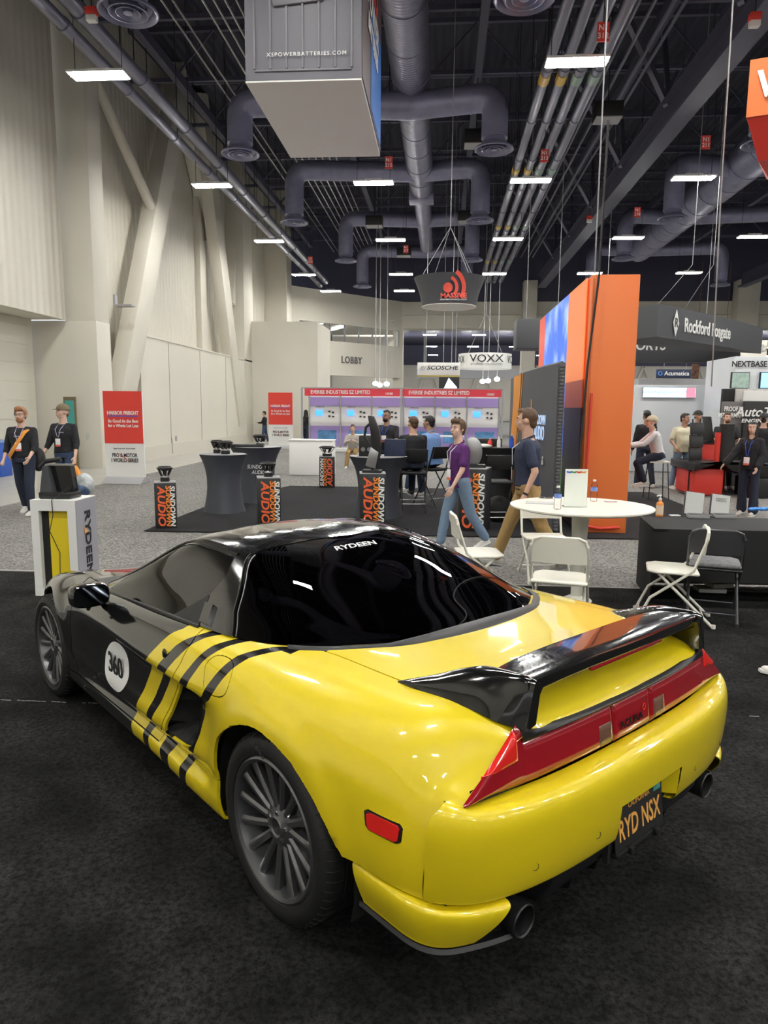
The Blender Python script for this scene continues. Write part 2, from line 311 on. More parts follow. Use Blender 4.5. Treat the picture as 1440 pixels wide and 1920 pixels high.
# frames of the opening
yo = B.y; zb0 = atY(900, 618, yo).z
bw = MB(); bw.box(((B.x+40)/2, yo+.3, (zb0+ZT)/2), (40-B.x, .6, ZT-zb0)); struct('wall_far', bw, cr)
bl = MB(); bl.box((B.x-.35, yo+.3, (ZT)/2), (.7, .8, ZT)); struct('trim_6', bl, cr)
dk = MB(); dk.box((14, yo+.4, (ZT+CT)/2+.02), (66, .5, CT-ZT)); struct('wall_far_upper', dk, M['duct_dark'])
struct('trim_7', MB().box(((B.x+40)/2, yo-.05, zb0+.03), (40-B.x, .1, .06)).box(((B.x+40)/2, yo-.06, ZT-.9), (40-B.x, .08, .05)), mat('edge', (.5, .48, .42), .6))
for k, (x, wd) in enumerate(((990, .9), (1390, 1.4))):
    p = atY(x, 600, yo); tag(MB().box((p.x, yo-.5, 5.2), (wd, 1.0, 10.4)).build('column', cr, bevel=.02), ['cream column on the far wall beside the black hanging sign', 'cream column on the far wall at right above the NH sign'][k], 'column')
NUM = ['one', 'two', 'three', 'four', 'five', 'six', 'seven', 'eight', 'nine', 'ten', 'eleven', 'twelve']
# next hall beyond the opening
struct('ceiling_next', MB().box((20, yo+36, 11.5), (110, 70, .2)), M['duct_dark'])
struct('wall_next', MB().box((20, 112, 4.2), (120, .3, 8.4)), cr); struct('wall_next_upper', MB().box((20, 111.9, 10.0), (120, .3, 3.2)), M['duct_dark'])
for i in range(4):
    for j in range(12):
        x, y = -6+i*0+4.7*j, yo+6+13*i
        o = tag(MB().box((0, 0, 0), (1.25, .35, .05)).build('ceiling_light', M['lamp'], loc=(x, y, 8.8)), 'small ceiling light in the far hall, %s row beyond opening, number %s from left' % (['nearest', 'second', 'third', 'farthest'][i], NUM[j]), 'ceiling light', 'ceiling lights in the far hall')
for k, x in enumerate((-2, 6, 14, 22, 30, 38)):
    mb = MB().bar((x-3.5, 111.5, 0), (x, 111.5, 8.4), .5, .3).bar((x+3.5, 111.5, 0), (x, 111.5, 8.4), .5, .3); tag(mb.build('wall_brace', cr), 'cream inverted V brace on the far hall wall, %s from the left' % ['first', 'second', 'third', 'fourth', 'fifth', 'sixth'][k], 'wall brace')
tag(MB().cyl((-3, yo+9, 9.4), (24, yo+12, 9.4), .8, n=20).build('duct', M['duct'], smooth=60), 'big dark purple duct crossing the hall beyond the opening', 'duct')
tag(MB().bar((-3, 80, 5.6), (16, 80, 5.6), .5, 1.0).bar((-2, 80, 6), (-2, 80, 11.4), .2).bar((15, 80, 6), (15, 80, 11.4), .2).build('soffit', M['grey']), 'pale grey soffit band in the hall beyond the opening', 'soffit')
# side and rear of the hall (the photo shows them only as reflections)
struct('wall_right', MB().box((46, 20, 5), (.3, 110, 10)), cr)
struct('wall_rear', MB().box((14, -30, 5), (66, .3, 10)), cr); struct('wall_rear_upper', MB().box((14, -29.9, 12), (66, .3, 4.5)), M['duct_dark'])
struct('ceiling', MB().box((16, 12, CT+.05), (70, 110, .1)), M['deck'])
# ---------- ceiling: lamps, ducts, pipes, beams
LX = [-7.2, -2.2, 2.5, 7.2, 12.0, 16.7, 21.4]; LY = [-13.8, -6.5, .8, 8.0, 15.35, 22.7, 30.1, 37.55, 42.7]
ORD = ['first', 'second', 'third', 'fourth', 'fifth', 'sixth', 'seventh', 'eighth', 'ninth']
def light_at(x, y, lab, g='linear ceiling lights of the hall'):
    t = thing('ceiling_light', lab, 'ceiling light', (x, y, 8.5), 0, g)
    fr = MB(); fr.box((0, 0, .035), (1.20, .40, .045)); fr.box((0, 0, .005), (1.20, .03, .03)); fr.box((0, 0, .09), (.5, .16, .07)); fr.build('housing', M['white'], t)
    for s in (-1, 1): MB().box((0, s*.10, .004), (1.14, .155, .022)).build('light_panel', M['lamp'], t)
    ro = MB()
    for s in (-1, 1): ro.cyl((s*.5, 0, .1), (s*.5, 0, 4.2), .008, n=5)
    ro.build('hanging_rod', M['black'], t); return t
L0 = None
for j, y in enumerate(LY):
    for i, x in enumerate(LX):
        if y > 42 and i > 1: continue
        lab = 'linear ceiling light, %s, %s from left wall' % ('%s row in view' % ORD[j-4] if j >= 4 else '%s row out of view' % ORD[j], ORD[i])
        if L0 is None: L0 = light_at(x, y, lab); continue
        dup(L0, (x if y < 42 else [-6.6, -2.3][i], y, 8.5), label=lab)
DC = M['duct']
def duct(name, pts, r, lab, m=DC, ribs=True, cat='duct', n=20):
    P = [Vector(p) for p in pts]; path = [P[0]]
    for i in range(1, len(P)-1):                      # rounded elbows
        a, b, c = P[i-1], P[i], P[i+1]; k = min(1.6*r, (b-a).length*.45, (c-b).length*.45); u = (a-b).normalized()*k; v = (c-b).normalized()*k
        for t in np.linspace(0, 1, 6): path.append(b+u*(1-t)**2+v*t**2)
    path.append(P[-1]); mb = MB().tube(path, r, n)
    if ribs:
        for a, b in zip(P, P[1:]):
            d_ = b-a; L = d_.length
            if L < .5: continue
            d_.normalize(); k = 1.6
            while k < L-.6: mb.cyl(a+d_*k, a+d_*(k+.07), r*1.03, n=n); k += 1.6
    return tag(mb.build(name, m, smooth=50), lab, cat)
def diffuser(x, y, lab, z=8.62, R=.52):
    t = thing('air_diffuser', lab, 'air diffuser', (x, y, z), 0, 'round ceiling air diffusers')
    MB().lathe([(R*.55, .30), (R*.62, .12), (R*.98, .04), (R, 0), (R*.96, -.02), (R*.80, .05), (R*.78, .10), (R*.4, .25)], 36).build('outer_cone', DC, t, smooth=50)
    for k, (a, b) in enumerate(((.66, .50), (.42, .26))): MB().lathe([(R*a, -.015), (R*a, .01), (R*b, .09), (R*b*.95, .09), (R*a*.94, -.02), (R*a, -.015)], 32).build('inner_ring', DC, t, smooth=50)
    MB().lathe([(0, -.03), (R*.16, -.01), (R*.15, .03), (0, .05)], 20).build('center_cone', DC, t, smooth=50); return t
ZD = 10.6
mb = MB()
def seg(y0, y1, r0, r1, x=-1.0, z=ZD, mb=mb): mb.cyl((x, y0, z), (x, y1, z), r0, r1, n=28)
seg(-8, 22.6, .52, .52); seg(22.6, 23.2, .52, .48); seg(23.2, 29.6, .48, .48); seg(29.6, 30.4, .48, .46)
for k in range(-5, 13): mb.cyl((-1, 1.75*k+1, ZD), (-1, 1.75*k+1.08, ZD), .535, n=28)
for k in range(0, 4): mb.cyl((-1, 24+1.6*k, ZD), (-1, 24.08+1.6*k, ZD), .495, n=28)
tag(mb.build('main_duct', mat('duct_spiral', (.27, .27, .36), .30, .6, stripes=('Y', .12, .15)), smooth=50), 'huge round spiral air duct running away overhead at the centre', 'duct')
tag(MB().box((-1.0, 30.7, ZD-.1), (1.0, .8, .8)).build('duct_box', DC, bevel=.03), 'square duct section at the end of the huge round duct', 'duct')
tag(MB().cyl((-1, 31.1, ZD-.1), (-1, 40.5, ZD-.1), (.36), .34, n=24).build('duct', DC, smooth=50), 'narrower round duct continuing behind the square duct section', 'duct')
rows = [6.2, 13.3, 20.4, 27.7, 34.75, 41.9]; nr = ['above the camera', 'in the nearest visible row', 'in the second visible row', 'in the third visible row', 'in the fourth visible row', 'in the fifth visible row']
for j, y in enumerate(rows):
    for k, x in enumerate((-5.65, 1.25, 8.15, 15.1)):
        xx = -4.65 if (k == 0 and j >= 4) else x; side = ['left of the central duct', 'right of the central duct', 'right of the long steel beam', 'at the far right'][k]
        diffuser(xx, y, 'round air diffuser %s, %s' % (nr[j], side))
        xm = -1.0 if k < 2 else 10.65; r = .35 if j < 4 else .34; zz = (10.3, 10.3, 9.95, 10.5, 10.55, 10.6)[j]
        duct('branch_duct', [(xm, y+.5 if j > 1 else y, zz), (xx, y, zz), (xx, y, 8.9)], r, 'curved branch duct %s, %s' % (nr[j], side))
duct('main_duct', [(10.65, -6, ZD), (10.65, 42, ZD)], .7, 'second huge round duct, right of the long steel beam')
# pipes
def pipe(x, z, r, lab, y0=-10, y1=46, m=M['pipe'], step=3.0, cuffs=None):
    t = thing('pipe', lab, 'pipe', (x, 0, z)); mb = MB().cyl((0, y0, 0), (0, y1, 0), r, n=14); y = y0+1
    while y < y1: mb.cyl((0, y, 0), (0, y+.14, 0), r*1.14, n=14); y += step
    mb.build('pipe_run', m, t, smooth=50); y = y0+2
    while y < y1: MB().bar((0, y, r), (0, y, CT-z), .02).build('hanger', M['black'], t); y += 3.67
    if cuffs:
        for yy in (18.3, 24.9, 32.2, 39.5): MB().cyl((0, yy, 0), (0, yy+.45, 0), r*1.08, n=14).build('pipe_marker', cuffs, t)
    return t
pipe(-7.42, 9.6, .17, 'thick dark pipe, upper of the pair along the left wall'); pipe(-7.75, 9.35, .13, 'thinner dark pipe, lower of the pair along the left wall'); pipe(-8.6, 10.8, .09, 'thin dark pipe highest along the left wall')
ylw = mat('pipe_yellow', (.62, .40, .04), .4); grn = mat('pipe_green', (.25, .35, .30), .4)
for k, (x, r, c) in enumerate(((2.28, .125, ylw), (2.68, .125, ylw), (3.05, .135, grn), (3.45, .135, grn))): pipe(x, 9.6, r, '%s of four parallel ceiling pipes with %s marker bands' % (ORD[k].capitalize(), 'yellow' if k < 2 else 'green'), cuffs=c)
for k in range(9):
    x = -6.9+.27*k+(.45 if k > 1 else 0); tag(MB().cyl((x, -5, 11.4), (x, 46, 11.4), .028, n=6).build('conduit', M['steel']), 'thin pale conduit high at left, %s from the left wall in the bundle' % ORD[k], 'conduit', 'parallel conduits high at left')
for k, x in enumerate((4.3, 4.65, 5.1, 5.35)): tag(MB().cyl((x, -5, 11.0), (x, 46, 11.0), .045, n=6).build('conduit', M['pipe']), 'dark conduit between the four pipes and the beam, %s from the left' % ORD[k], 'conduit', 'dark conduits beside the beam')
# long steel beam with kicker braces
bt = thing('steel_beam', 'long dark steel beam running from upper right into the distance', 'beam', (6.35, 0, 9.7)); mb = MB(); mb.box((0, 19, 0), (.55, 60, .08)).box((0, 19, .75), (.55, 60, .08)).box((0, 19, .37), (.08, 60, .75)); mb.build('girder', M['beam'], bt)
mb = MB()
for y in np.arange(12.0, 46, 5.2): mb.bar((-.1, y, .7), (-2.6, y-1.6, 3.9), .16); mb.bar((0, y+.2, .7), (.2, y+2.2, 4.2), .14); mb.bar((.1, y, .7), (1.8, y-.6, 4.2), .14)
mb.build('kicker_brace', M['pipe'], bt, loc=(0, 0, 0))
bt2 = MB().box((19.0, 19, 9.7), (.5, 60, .1)).box((19, 19, 10.1), (.08, 60, .8)); tag(bt2.build('steel_beam', M['beam']), 'second dark steel beam at the far right', 'beam')
for k, y in enumerate(np.arange(9.5, 47, 3.68)):
    mb = MB(); z0, z1 = 12.2, 13.7; mb.bar((-10.3, y, z0), (44, y, z0), .12); mb.bar((-10.3, y, z1), (44, y, z1), .14); x = -10.3; s = 0
    while x < 43: mb.bar((x, y, z0 if s else z1), (x+1.4, y, z1 if s else z0), .06); x += 1.4; s = 1-s
    tag(mb.build('roof_truss', M['beam']), 'dark open-web roof truss crossing the ceiling, %s from the camera' % (ORD+['tenth', 'eleventh', 'twelfth'])[k], 'roof truss')
mb = MB()
for k, x in enumerate(np.arange(-8.5, 30, 4.7)): tag(MB().bar((x, -8, 12.0), (x, 47, 12.0), .22, .3).build('roof_purlin', M['beam']), 'dark lengthwise purlin, %s from the left wall' % (ORD+['tenth'])[k], 'purlin', 'lengthwise roof purlins')
# low return ducts and speaker boxes
for k, (x, y, px) in enumerate(((-4.6, 24, 0), (-3.2, 33.6, 0), (.9, 23.8, 0), (.9, 33, 0), (4.5, 22, 0), (-2.2, 40, 0))):
    t = thing('ceiling_speaker', 'small black box with pale underside hung under the roof, %s of six' % ORD[k], 'ceiling box', (x, y, 9.9), 0, 'small hung ceiling boxes'); MB().box((0, 0, .2), (.75, .6, .4)).build('body', M['black'], t, bevel=.01); MB().box((0, 0, -.01), (.72, .57, .03)).build('grille', M['grey'], t); MB().cyl((0, 0, .4), (0, 0, 3.5), .015, n=5).build('rod', M['black'], t)
def tagsign(px, py, s, where, z=8.8):
    p = gnd(px, py, z); t = thing('location_sign', 'red hanging location sign '+where, 'hanging sign', tuple(p)); MB().box((0, 0, 0), (.22, .02, .34)).build('plate', M['red'], t)
    text(s, .14, M['white'], t, (0, -.012, 0), bold=.003); MB().cyl((0, 0, .15), (0, 0, 5.25), .01, n=4).build('cord', M['black'], t)
tagsign(1131, 60, 'N1\n312', 'above the brightest upper right lamp'); tagsign(1021, 292, 'N1\n213', 'between the four ceiling pipes'); tagsign(729, 305, 'N1\n215', 'under the battery box sign'); tagsign(1324, 267, 'N1\n211', 'farthest right, over a curved duct'); tagsign(1195, 398, 'N1\n210', 'right of the long steel beam'); tagsign(761, 467, 'N1\n217', 'above the round drum sign'); tagsign(582, 488, 'N1\n220', 'at the end of the left wall pipes')
for k, (px, py) in enumerate(((172, 30), (1415, 40), (1105, 412))):
    p = gnd(px, py, 9.3); t = thing('alarm_horn', 'small red and white alarm hung under the roof, %s' % ['at upper left', 'at upper right', 'on the long beam'][k], 'alarm', tuple(p)); MB().box((0, 0, .08), (.22, .16, .14)).build('red_cap', M['red'], t, bevel=.02); MB().box((0, 0, -.05), (.20, .14, .12)).build('white_base', M['white'], t, bevel=.02); MB().cyl((0, 0, .1), (0, 0, 4.5), .012, n=4).build('rod', M['black'], t)
# ---------- car body surface: rows of (half width x, height z) at stations y (rear axle = 0, nose = 3.4)
ST = [
(3.42,[(0,.50),(.22,.50),(.40,.49),(.48,.48),(.53,.46),(.56,.43),(.58,.40),(.585,.38),(.59,.34),(.59,.30),(.59,.27),(.59,.25),(.59,.22),(.58,.19),(.50,.18)]),
(3.15,[(0,.60),(.3,.60),(.50,.595),(.60,.585),(.62,.55),(.64,.50),(.64,.46),(.635,.44),(.625,.38),(.62,.33),(.615,.30),(.615,.27),(.615,.23),(.61,.19),(.55,.18)]),
(2.85,[(0,.665),(.32,.67),(.56,.68),(.66,.685),(.740,.650),(.772,.580),(.772,.53),(.766,.50),(.755,.43),(.75,.36),(.745,.33),(.745,.29),(.745,.24),(.74,.19),(.68,.18)]),
(2.53,[(0,.715),(.34,.725),(.60,.745),(.69,.745),(.775,.715),(.835,.645),(.857,.58),(.862,.545),(.866,.46),(.864,.375),(.858,.345),(.852,.31),(.857,.25),(.847,.19),(.75,.18)]),
(2.15,[(0,.745),(.36,.75),(.62,.762),(.71,.762),(.785,.735),(.84,.69),(.862,.63),(.866,.60),(.866,.48),(.862,.375),(.852,.345),(.845,.31),(.855,.25),(.845,.195),(.75,.18)]),
(1.6,[(0,.80),(.4,.80),(.70,.805),(.775,.80),(.825,.775),(.868,.73),(.887,.668),(.868,.642),(.865,.50),(.877,.380),(.862,.350),(.838,.316),(.862,.25),(.852,.195),(.75,.18)]),
(1.0,[(0,.84),(.4,.84),(.70,.84),(.78,.84),(.84,.812),(.883,.745),(.908,.666),(.868,.641),(.868,.50),(.887,.380),(.869,.350),(.838,.316),(.874,.262),(.860,.195),(.76,.18)]),
(.60,[(0,.87),(.4,.87),(.70,.87),(.775,.865),(.845,.825),(.892,.75),(.914,.668),(.878,.642),(.878,.50),(.892,.388),(.876,.355),(.858,.322),(.889,.268),(.878,.20),(.78,.18)]),
(.35,[(0,.88),(.4,.88),(.66,.885),(.755,.872),(.84,.825),(.893,.75),(.910,.675),(.908,.64),(.900,.50),(.893,.40),(.886,.368),(.888,.34),(.895,.27),(.883,.205),(.79,.19)]),
(0,[(0,.905),(.35,.905),(.628,.898),(.735,.880),(.825,.83),(.885,.755),(.908,.68),(.910,.64),(.908,.54),(.898,.43),(.892,.40),(.893,.37),(.892,.30),(.88,.25),(.80,.24)]),
(-.4,[(0,.918),(.35,.915),(.615,.902),(.71,.885),(.79,.835),(.845,.755),(.872,.69),(.880,.645),(.886,.55),(.880,.45),(.876,.425),(.878,.40),(.87,.35),(.86,.30),(.80,.29)]),
(-.60,[(0,.925),(.35,.92),(.59,.905),(.675,.885),(.745,.84),(.805,.765),(.835,.70),(.85,.645),(.863,.55),(.86,.45),(.855,.42),(.85,.40),(.85,.35),(.84,.30),(.80,.29)]),
(-.68,[(0,.905),(.35,.90),(.565,.893),(.64,.872),(.705,.83),(.77,.76),(.805,.70),(.825,.645),(.845,.55),(.845,.45),(.84,.42),(.835,.40),(.83,.35),(.82,.30),(.78,.29)]),
(-.76,[(0,.862),(.35,.862),(.545,.874),(.600,.852),(.66,.80),(.722,.757),(.775,.722),(.805,.66),(.828,.56),(.83,.45),(.82,.42),(.82,.40),(.81,.35),(.80,.30),(.76,.29)]),
(-.81,[(0,.832),(.35,.832),(.535,.848),(.575,.836),(.635,.79),(.70,.745),(.76,.705),(.79,.65),(.81,.56),(.81,.45),(.80,.42),(.80,.40),(.80,.35),(.79,.30),(.75,.29)]),
]
ST = ST[::-1]
SY = np.array([s[0] for s in ST], float)
SP = np.array([[(x, z) for x, z in s[1]] for s in ST], float)      # [station,row,2]
def hermite(knots, vals, q):
    """C1 interpolation along axis 0 with limited slopes"""
    k = np.asarray(knots, float); v = np.asarray(vals, float); q = np.clip(q, k[0], k[-1])
    h = np.diff(k); d = np.diff(v, axis=0) / h.reshape(-1, *([1]*(v.ndim-1)))
    m = np.zeros_like(v); m[0] = d[0]; m[-1] = d[-1]
    for i in range(1, len(k)-1):
        m[i] = (d[i-1]*h[i] + d[i]*h[i-1]) / (h[i]+h[i-1])
    i = np.clip(np.searchsorted(k, q, side='right')-1, 0, len(k)-2)
    t = (q-k[i])/h[i]; sh = (-1,)+(1,)*(v.ndim-1); t = t.reshape(sh); hh = h[i].reshape(sh)
    return (2*t**3-3*t**2+1)*v[i]+(t**3-2*t**2+t)*hh*m[i]+(-2*t**3+3*t**2)*v[i+1]+(t**3-t**2)*hh*m[i+1]
def sstep(a, b, x):
    t = np.clip((x-a)/(b-a), 0, 1); return t*t*(3-2*t)
def S(y, g):
    """body surface, left half (x<0), arrays y,g -> Nx3"""
    y = np.atleast_1d(np.asarray(y, float)); g = np.atleast_1d(np.asarray(g, float))
    prof = hermite(SY, SP, y)                       # N x rows x 2
    n = SP.shape[1]; gi = np.clip(np.floor(g).astype(int), 0, n-2); t = (g-gi)[:, None]
    ar = np.arange(len(y))
    p1 = prof[ar, gi]; p2 = prof[ar, gi+1]
    p0 = np.where((gi > 0)[:, None], prof[ar, np.maximum(gi-1, 0)], np.stack([-prof[ar, 1, 0], prof[ar, 1, 1]], 1))
    p3 = prof[ar, np.minimum(gi+2, n-1)]
    def tan(a, b, c):                                # tangent at b, chord-length aware
        l1 = np.linalg.norm(b-a, axis=1, keepdims=True)+1e-6; l2 = np.linalg.norm(c-b, axis=1, keepdims=True)+1e-6
        return ((b-a)/l1*l2+(c-b)/l2*l1)/(l1+l2)
    L = np.linalg.norm(p2-p1, axis=1, keepdims=True)
    m1 = tan(p0, p1, p2)*L; m2 = tan(p1, p2, p3)*L
    p = (2*t**3-3*t**2+1)*p1+(t**3-2*t**2+t)*m1+(-2*t**3+3*t**2)*p2+(t**3-t**2)*m2
    x, z = p[:, 0], p[:, 1]
    yy = y.copy()
    yy += sstep(-.55, -.81, y)*.045*(x/.8)**2
    yy -= sstep(2.9, 3.42, y)*.40*np.abs(x/.75)**2.6
    # flares round the wheels
    for cy, cz, r0 in ((0, .32, .375), (2.53, .315, .36)):
        r = np.hypot(yy-cy, z-cz)
        x = x + .012*sstep(r0+.10, r0+.02, r)*sstep(.15, .35, z)*(z < .8)
    return np.stack([-x, yy, z], 1)
# rear bumper and skirt: rows (z centre, z side, half width, rear y)
BUMP = [(.697,.738,.800,-.812),(.699,.730,.824,-.845),(.694,.714,.846,-.882),(.672,.682,.864,-.902),(.62,.62,.872,-.910),(.52,.52,.868,-.906),(.445,.445,.860,-.894),(.425,.430,.850,-.880),(.425,.430,.81,-.84)]
SKIRT = [(.416,.418,.83,-.86),(.411,.414,.858,-.892),(.396,.40,.868,-.902),(.36,.36,.866,-.896),(.31,.30,.850,-.875),(.295,.285,.84,-.86),(.293,.283,.78,-.82)]
def ucontour(t, w, r, ys=-.58, n=3.0):
    """t 0..1 from centre rear (x=0) round to the side at y=ys, then t 1..2 straight forward 0.2 m"""
    t = np.asarray(t, float); a = np.clip(t, 0, 1)*np.pi/2
    x = w*np.sin(a)**(2/n); y = ys+(r-ys)*np.cos(a)**(2/n)
    y = y+np.clip(t-1, 0, 1)*.25
    return x, y
def U(tab, t, v):
    tab = np.asarray(tab, float); t = np.atleast_1d(t); v = np.atleast_1d(v)
    p = hermite(np.arange(len(tab)), tab, v)
    x, y = ucontour(t, p[:, 2], p[:, 3])
    s = sstep(.86, 1, x/.83); z = p[:, 0]*(1-s)+p[:, 1]*s
    return np.stack([-x, y, z], 1)
# greenhouse: rows of space curves; (x,y,z) for stations 0..8
GH = np.array([
 # centre            inner             roof edge            mid side           base
 [(0,2.22,.765),(.33,2.19,.765),(.66,2.04,.765),(.70,2.02,.758),(.73,2.02,.75)],
 [(0,1.80,.955),(.31,1.77,.950),(.625,1.63,.925),(.71,1.72,.845),(.757,1.78,.785)],
 [(0,1.42,1.125),(.28,1.40,1.115),(.530,1.29,1.100),(.68,1.33,.965),(.775,1.35,.822)],
 [(0,1.05,1.168),(.27,1.05,1.162),(.517,1.04,1.120),(.672,1.03,.985),(.782,1.0,.845)],
 [(0,.74,1.160),(.27,.745,1.152),(.505,.78,1.105),(.665,.66,.99),(.780,.56,.868)],
 [(0,.50,1.110),(.27,.50,1.102),(.495,.47,1.055),(.65,.42,.965),(.755,.40,.876)],
 [(0,.25,1.035),(.26,.25,1.028),(.455,.22,.995),(.59,.20,.940),(.69,.19,.885)],
 [(0,.02,.962),(.24,.02,.957),(.39,.01,.943),(.49,.02,.922),(.575,.03,.898)],
 [(0,-.135,.918),(.15,-.130,.916),(.26,-.118,.912),(.34,-.105,.909),(.41,-.085,.905)]], float)
def G(s, g):
    s = np.atleast_1d(np.asarray(s, float)); g = np.atleast_1d(np.asarray(g, float))
    a = hermite(np.arange(9), GH, s)                # N x 5 x 3
    ext = np.concatenate([a[:, 1:2]*np.array([-1, 1, 1]), a, a[:, 4:5]*2-a[:, 3:4]], 1)
    gi = np.clip(np.floor(g).astype(int), 0, 3); t = (g-gi)[:, None]; ar = np.arange(len(s))
    p0, p1, p2, p3 = ext[ar, gi], ext[ar, gi+1], ext[ar, gi+2], ext[ar, gi+3]
    p = .5*((2*p1)+(-p0+p2)*t+(2*p0-5*p1+4*p2-p3)*t**2+(-p0+3*p1-3*p2+p3)*t**3)
    p[:, 0] *= -1
    return p
# ---------- the car
CARYAW = math.radians(45.878918)
car = thing('sports_car', 'black and yellow two-door sports car with black rear wing, parked on black carpet', 'car', (0.06374, 2.87109, 0), CARYAW)
BODYP = {}
def lerp(pts, q):
    return float(np.interp(q, [p[0] for p in pts], [p[1] for p in pts]))
class Sheet:
    """flat (y,g) grid that is cut along outlines, then bent to the body surface"""
    def __init__(s, ys, gs):
        s.bm = bmesh.new(); vs = [[s.bm.verts.new((a, b, 0)) for b in gs] for a in ys]
        for i in range(len(ys)-1):
            for j in range(len(gs)-1): s.bm.faces.new((vs[i][j], vs[i+1][j], vs[i+1][j+1], vs[i][j+1]))
    def cut(s, p, q, lo=None, hi=None, ax=None):
        """cut along the line p-q, only faces whose centre[ax] lies in lo..hi and near the segment"""
        p, q = Vector((p[0], p[1], 0)), Vector((q[0], q[1], 0)); d = (q-p)
        if d.length < 1e-7: return
        n = Vector((-d.y, d.x, 0)).normalized()
        fs = []
        for f in s.bm.faces:
            c = f.calc_center_median()
            if lo is not None and not (lo < c[ax] < hi): continue
            sd = [(v.co-p).dot(n) for v in f.verts]
            if min(sd) < -1e-6 and max(sd) > 1e-6: fs.append(f)
        if not fs: return
        ge = set(fs)
        for f in fs: ge.update(f.edges); ge.update(f.verts)
        bmesh.ops.bisect_plane(s.bm, geom=list(ge), dist=1e-6, plane_co=p, plane_no=n)
    def curve_g(s, pts):
        """outline y(g): pts (g,y)"""
        for i in range(len(pts)-1):
            for g in (pts[i][0], pts[i+1][0]):
                a, b = sorted((pts[i][1], pts[i+1][1])); s.cut((0, g), (1, g), min(p[1] for p in pts)-.04, max(p[1] for p in pts)+.04, 0)
        for (g0, y0), (g1, y1) in zip(pts, pts[1:]): s.cut((y0, g0), (y1, g1), g0, g1, 1)
    def curve_y(s, pts):
        for y, g in pts: s.cut((y, 0), (y, 1), min(p[1] for p in pts)-.3, max(p[1] for p in pts)+.3, 1)
        for (y0, g0), (y1, g1) in zip(pts, pts[1:]): s.cut((y0, g0), (y1, g1), y0, y1, 0)
def polycut(P, closed=True):
    P = [tuple(p) for p in P]
    for a, b in zip(P, P[1:]+(P[:1] if closed else [])):
        p, q = Vector((a[0], a[1])), Vector((b[0], b[1]))
        if (q-p).length < 1e-6: continue
        n = Vector((-(q-p).y, (q-p).x, 0)).normalized(); x0, x1 = sorted((a[0], b[0])); y0, y1 = sorted((a[1], b[1])); fs = []
        for f in sh.bm.faces:
            X = [v.co.x for v in f.verts]; Yv = [v.co.y for v in f.verts]
            if max(X) < x0-.001 or min(X) > x1+.001 or max(Yv) < y0-.001 or min(Yv) > y1+.001: continue
            sd = [(v.co-Vector((p.x, p.y, 0))).dot(n) for v in f.verts]
            if min(sd) < -1e-6 and max(sd) > 1e-6: fs.append(f)
        ge = set(fs)
        for f in fs: ge.update(f.edges); ge.update(f.verts)
        if fs: bmesh.ops.bisect_plane(sh.bm, geom=list(ge), dist=1e-6, plane_co=(p.x, p.y, 0), plane_no=n)
def smooth_poly(P, n=4, closed=True):
    o = []; N = len(P)
    for i in range(N if closed else N-1):
        q = [P[(i+k-1) % N] if closed else P[min(max(i+k-1, 0), N-1)] for k in range(4)]
        for k in range(n):
            u = k/n; o.append(tuple(.5*(2*q[1][c]+(-q[0][c]+q[2][c])*u+(2*q[0][c]-5*q[1][c]+4*q[2][c]-q[3][c])*u*u+(-q[0][c]+3*q[1][c]-3*q[2][c]+q[3][c])*u**3) for c in (0, 1)))
    return o if closed else o+[tuple(P[-1])]
def zg(y, z, lo=3.0, hi=13.2):
    g = np.linspace(lo, hi, 800); P = S(np.full(800, y), g); return float(g[np.argmin(abs(P[:, 2]-z))])
sh = Sheet(list(np.linspace(-.81, 3.42, 142)), list(np.linspace(0, 14, 71)))
# wheel openings as g(y)
A1 = [(-.47,.25),(-.45,.31),(-.41,.40),(-.34,.492),(-.27,.567),(-.18,.630),(-.10,.663),(0,.684),(.09,.680),(.17,.652),(.25,.605),(.32,.545),(.355,.475),(.362,.40),(.358,.32),(.340,.22)]
A1 = smooth_poly(A1, 2, False)
A2 = [(2.53+(.345 if math.cos(t) > 0 else .362)*math.cos(t), .315+.355*math.sin(t)) for t in np.linspace(PI*1.08, -PI*.08, 21)]
ARCH = []
for A in (A1, A2):
    top = sorted((y, zg(y, z)) for y, z in A); ARCH.append(A)
def in_poly(P, y, z):
    c = False; j = len(P)-1
    for i in range(len(P)):
        if (P[i][1] > z) != (P[j][1] > z) and y < (P[j][0]-P[i][0])*(z-P[i][1])/(P[j][1]-P[i][1])+P[i][0]: c = not c
        j = i
    return c
AP = []; AG = []
for A in (A1, A2):
    Q = [(A[0][0], .05)]+[tuple(a) for a in A]+[(A[-1][0], .05)]; AP.append(Q)
    pg = [(y, zg(y, z)) for y, z in A]; AG.append([(pg[0][0], 14.1)]+pg+[(pg[-1][0], 14.1)])
    polycut([(pg[0][0], 14)]+pg+[(pg[-1][0], 14)], closed=False)
DF = [(2.8,2.29),(3.16,2.25),(5.0,2.08),(6.2,2.085),(7.6,2.10),(10.1,2.10),(11.7,2.07)]
DR = [(2.8,.665),(4.1,.638),(5.2,.652),(6.49,.706),(7.27,.761),(8.37,.837),(9.6,.90),(11.02,.955),(11.7,.965)]
B1 = [(2.8,.765),(3.57,.776),(4.23,.833),(5.5,.93),(6.7,1.015),(7.1,1.020),(8.5,1.12),(10.68,1.275),(12.9,1.265),(14,1.26)]
B2 = [(2.8,.58),(3.51,.635),(4.53,.74),(5.6,.82),(6.87,.895),(7.07,.897),(8.6,1.01),(10.31,1.125),(12,1.125),(14,1.12)]
B3 = [(2.8,.50),(3.59,.587),(5.05,.697),(6.51,.800),(7.0,.818),(8.4,.93),(9.63,1.030),(11.44,1.065),(14,1.05)]
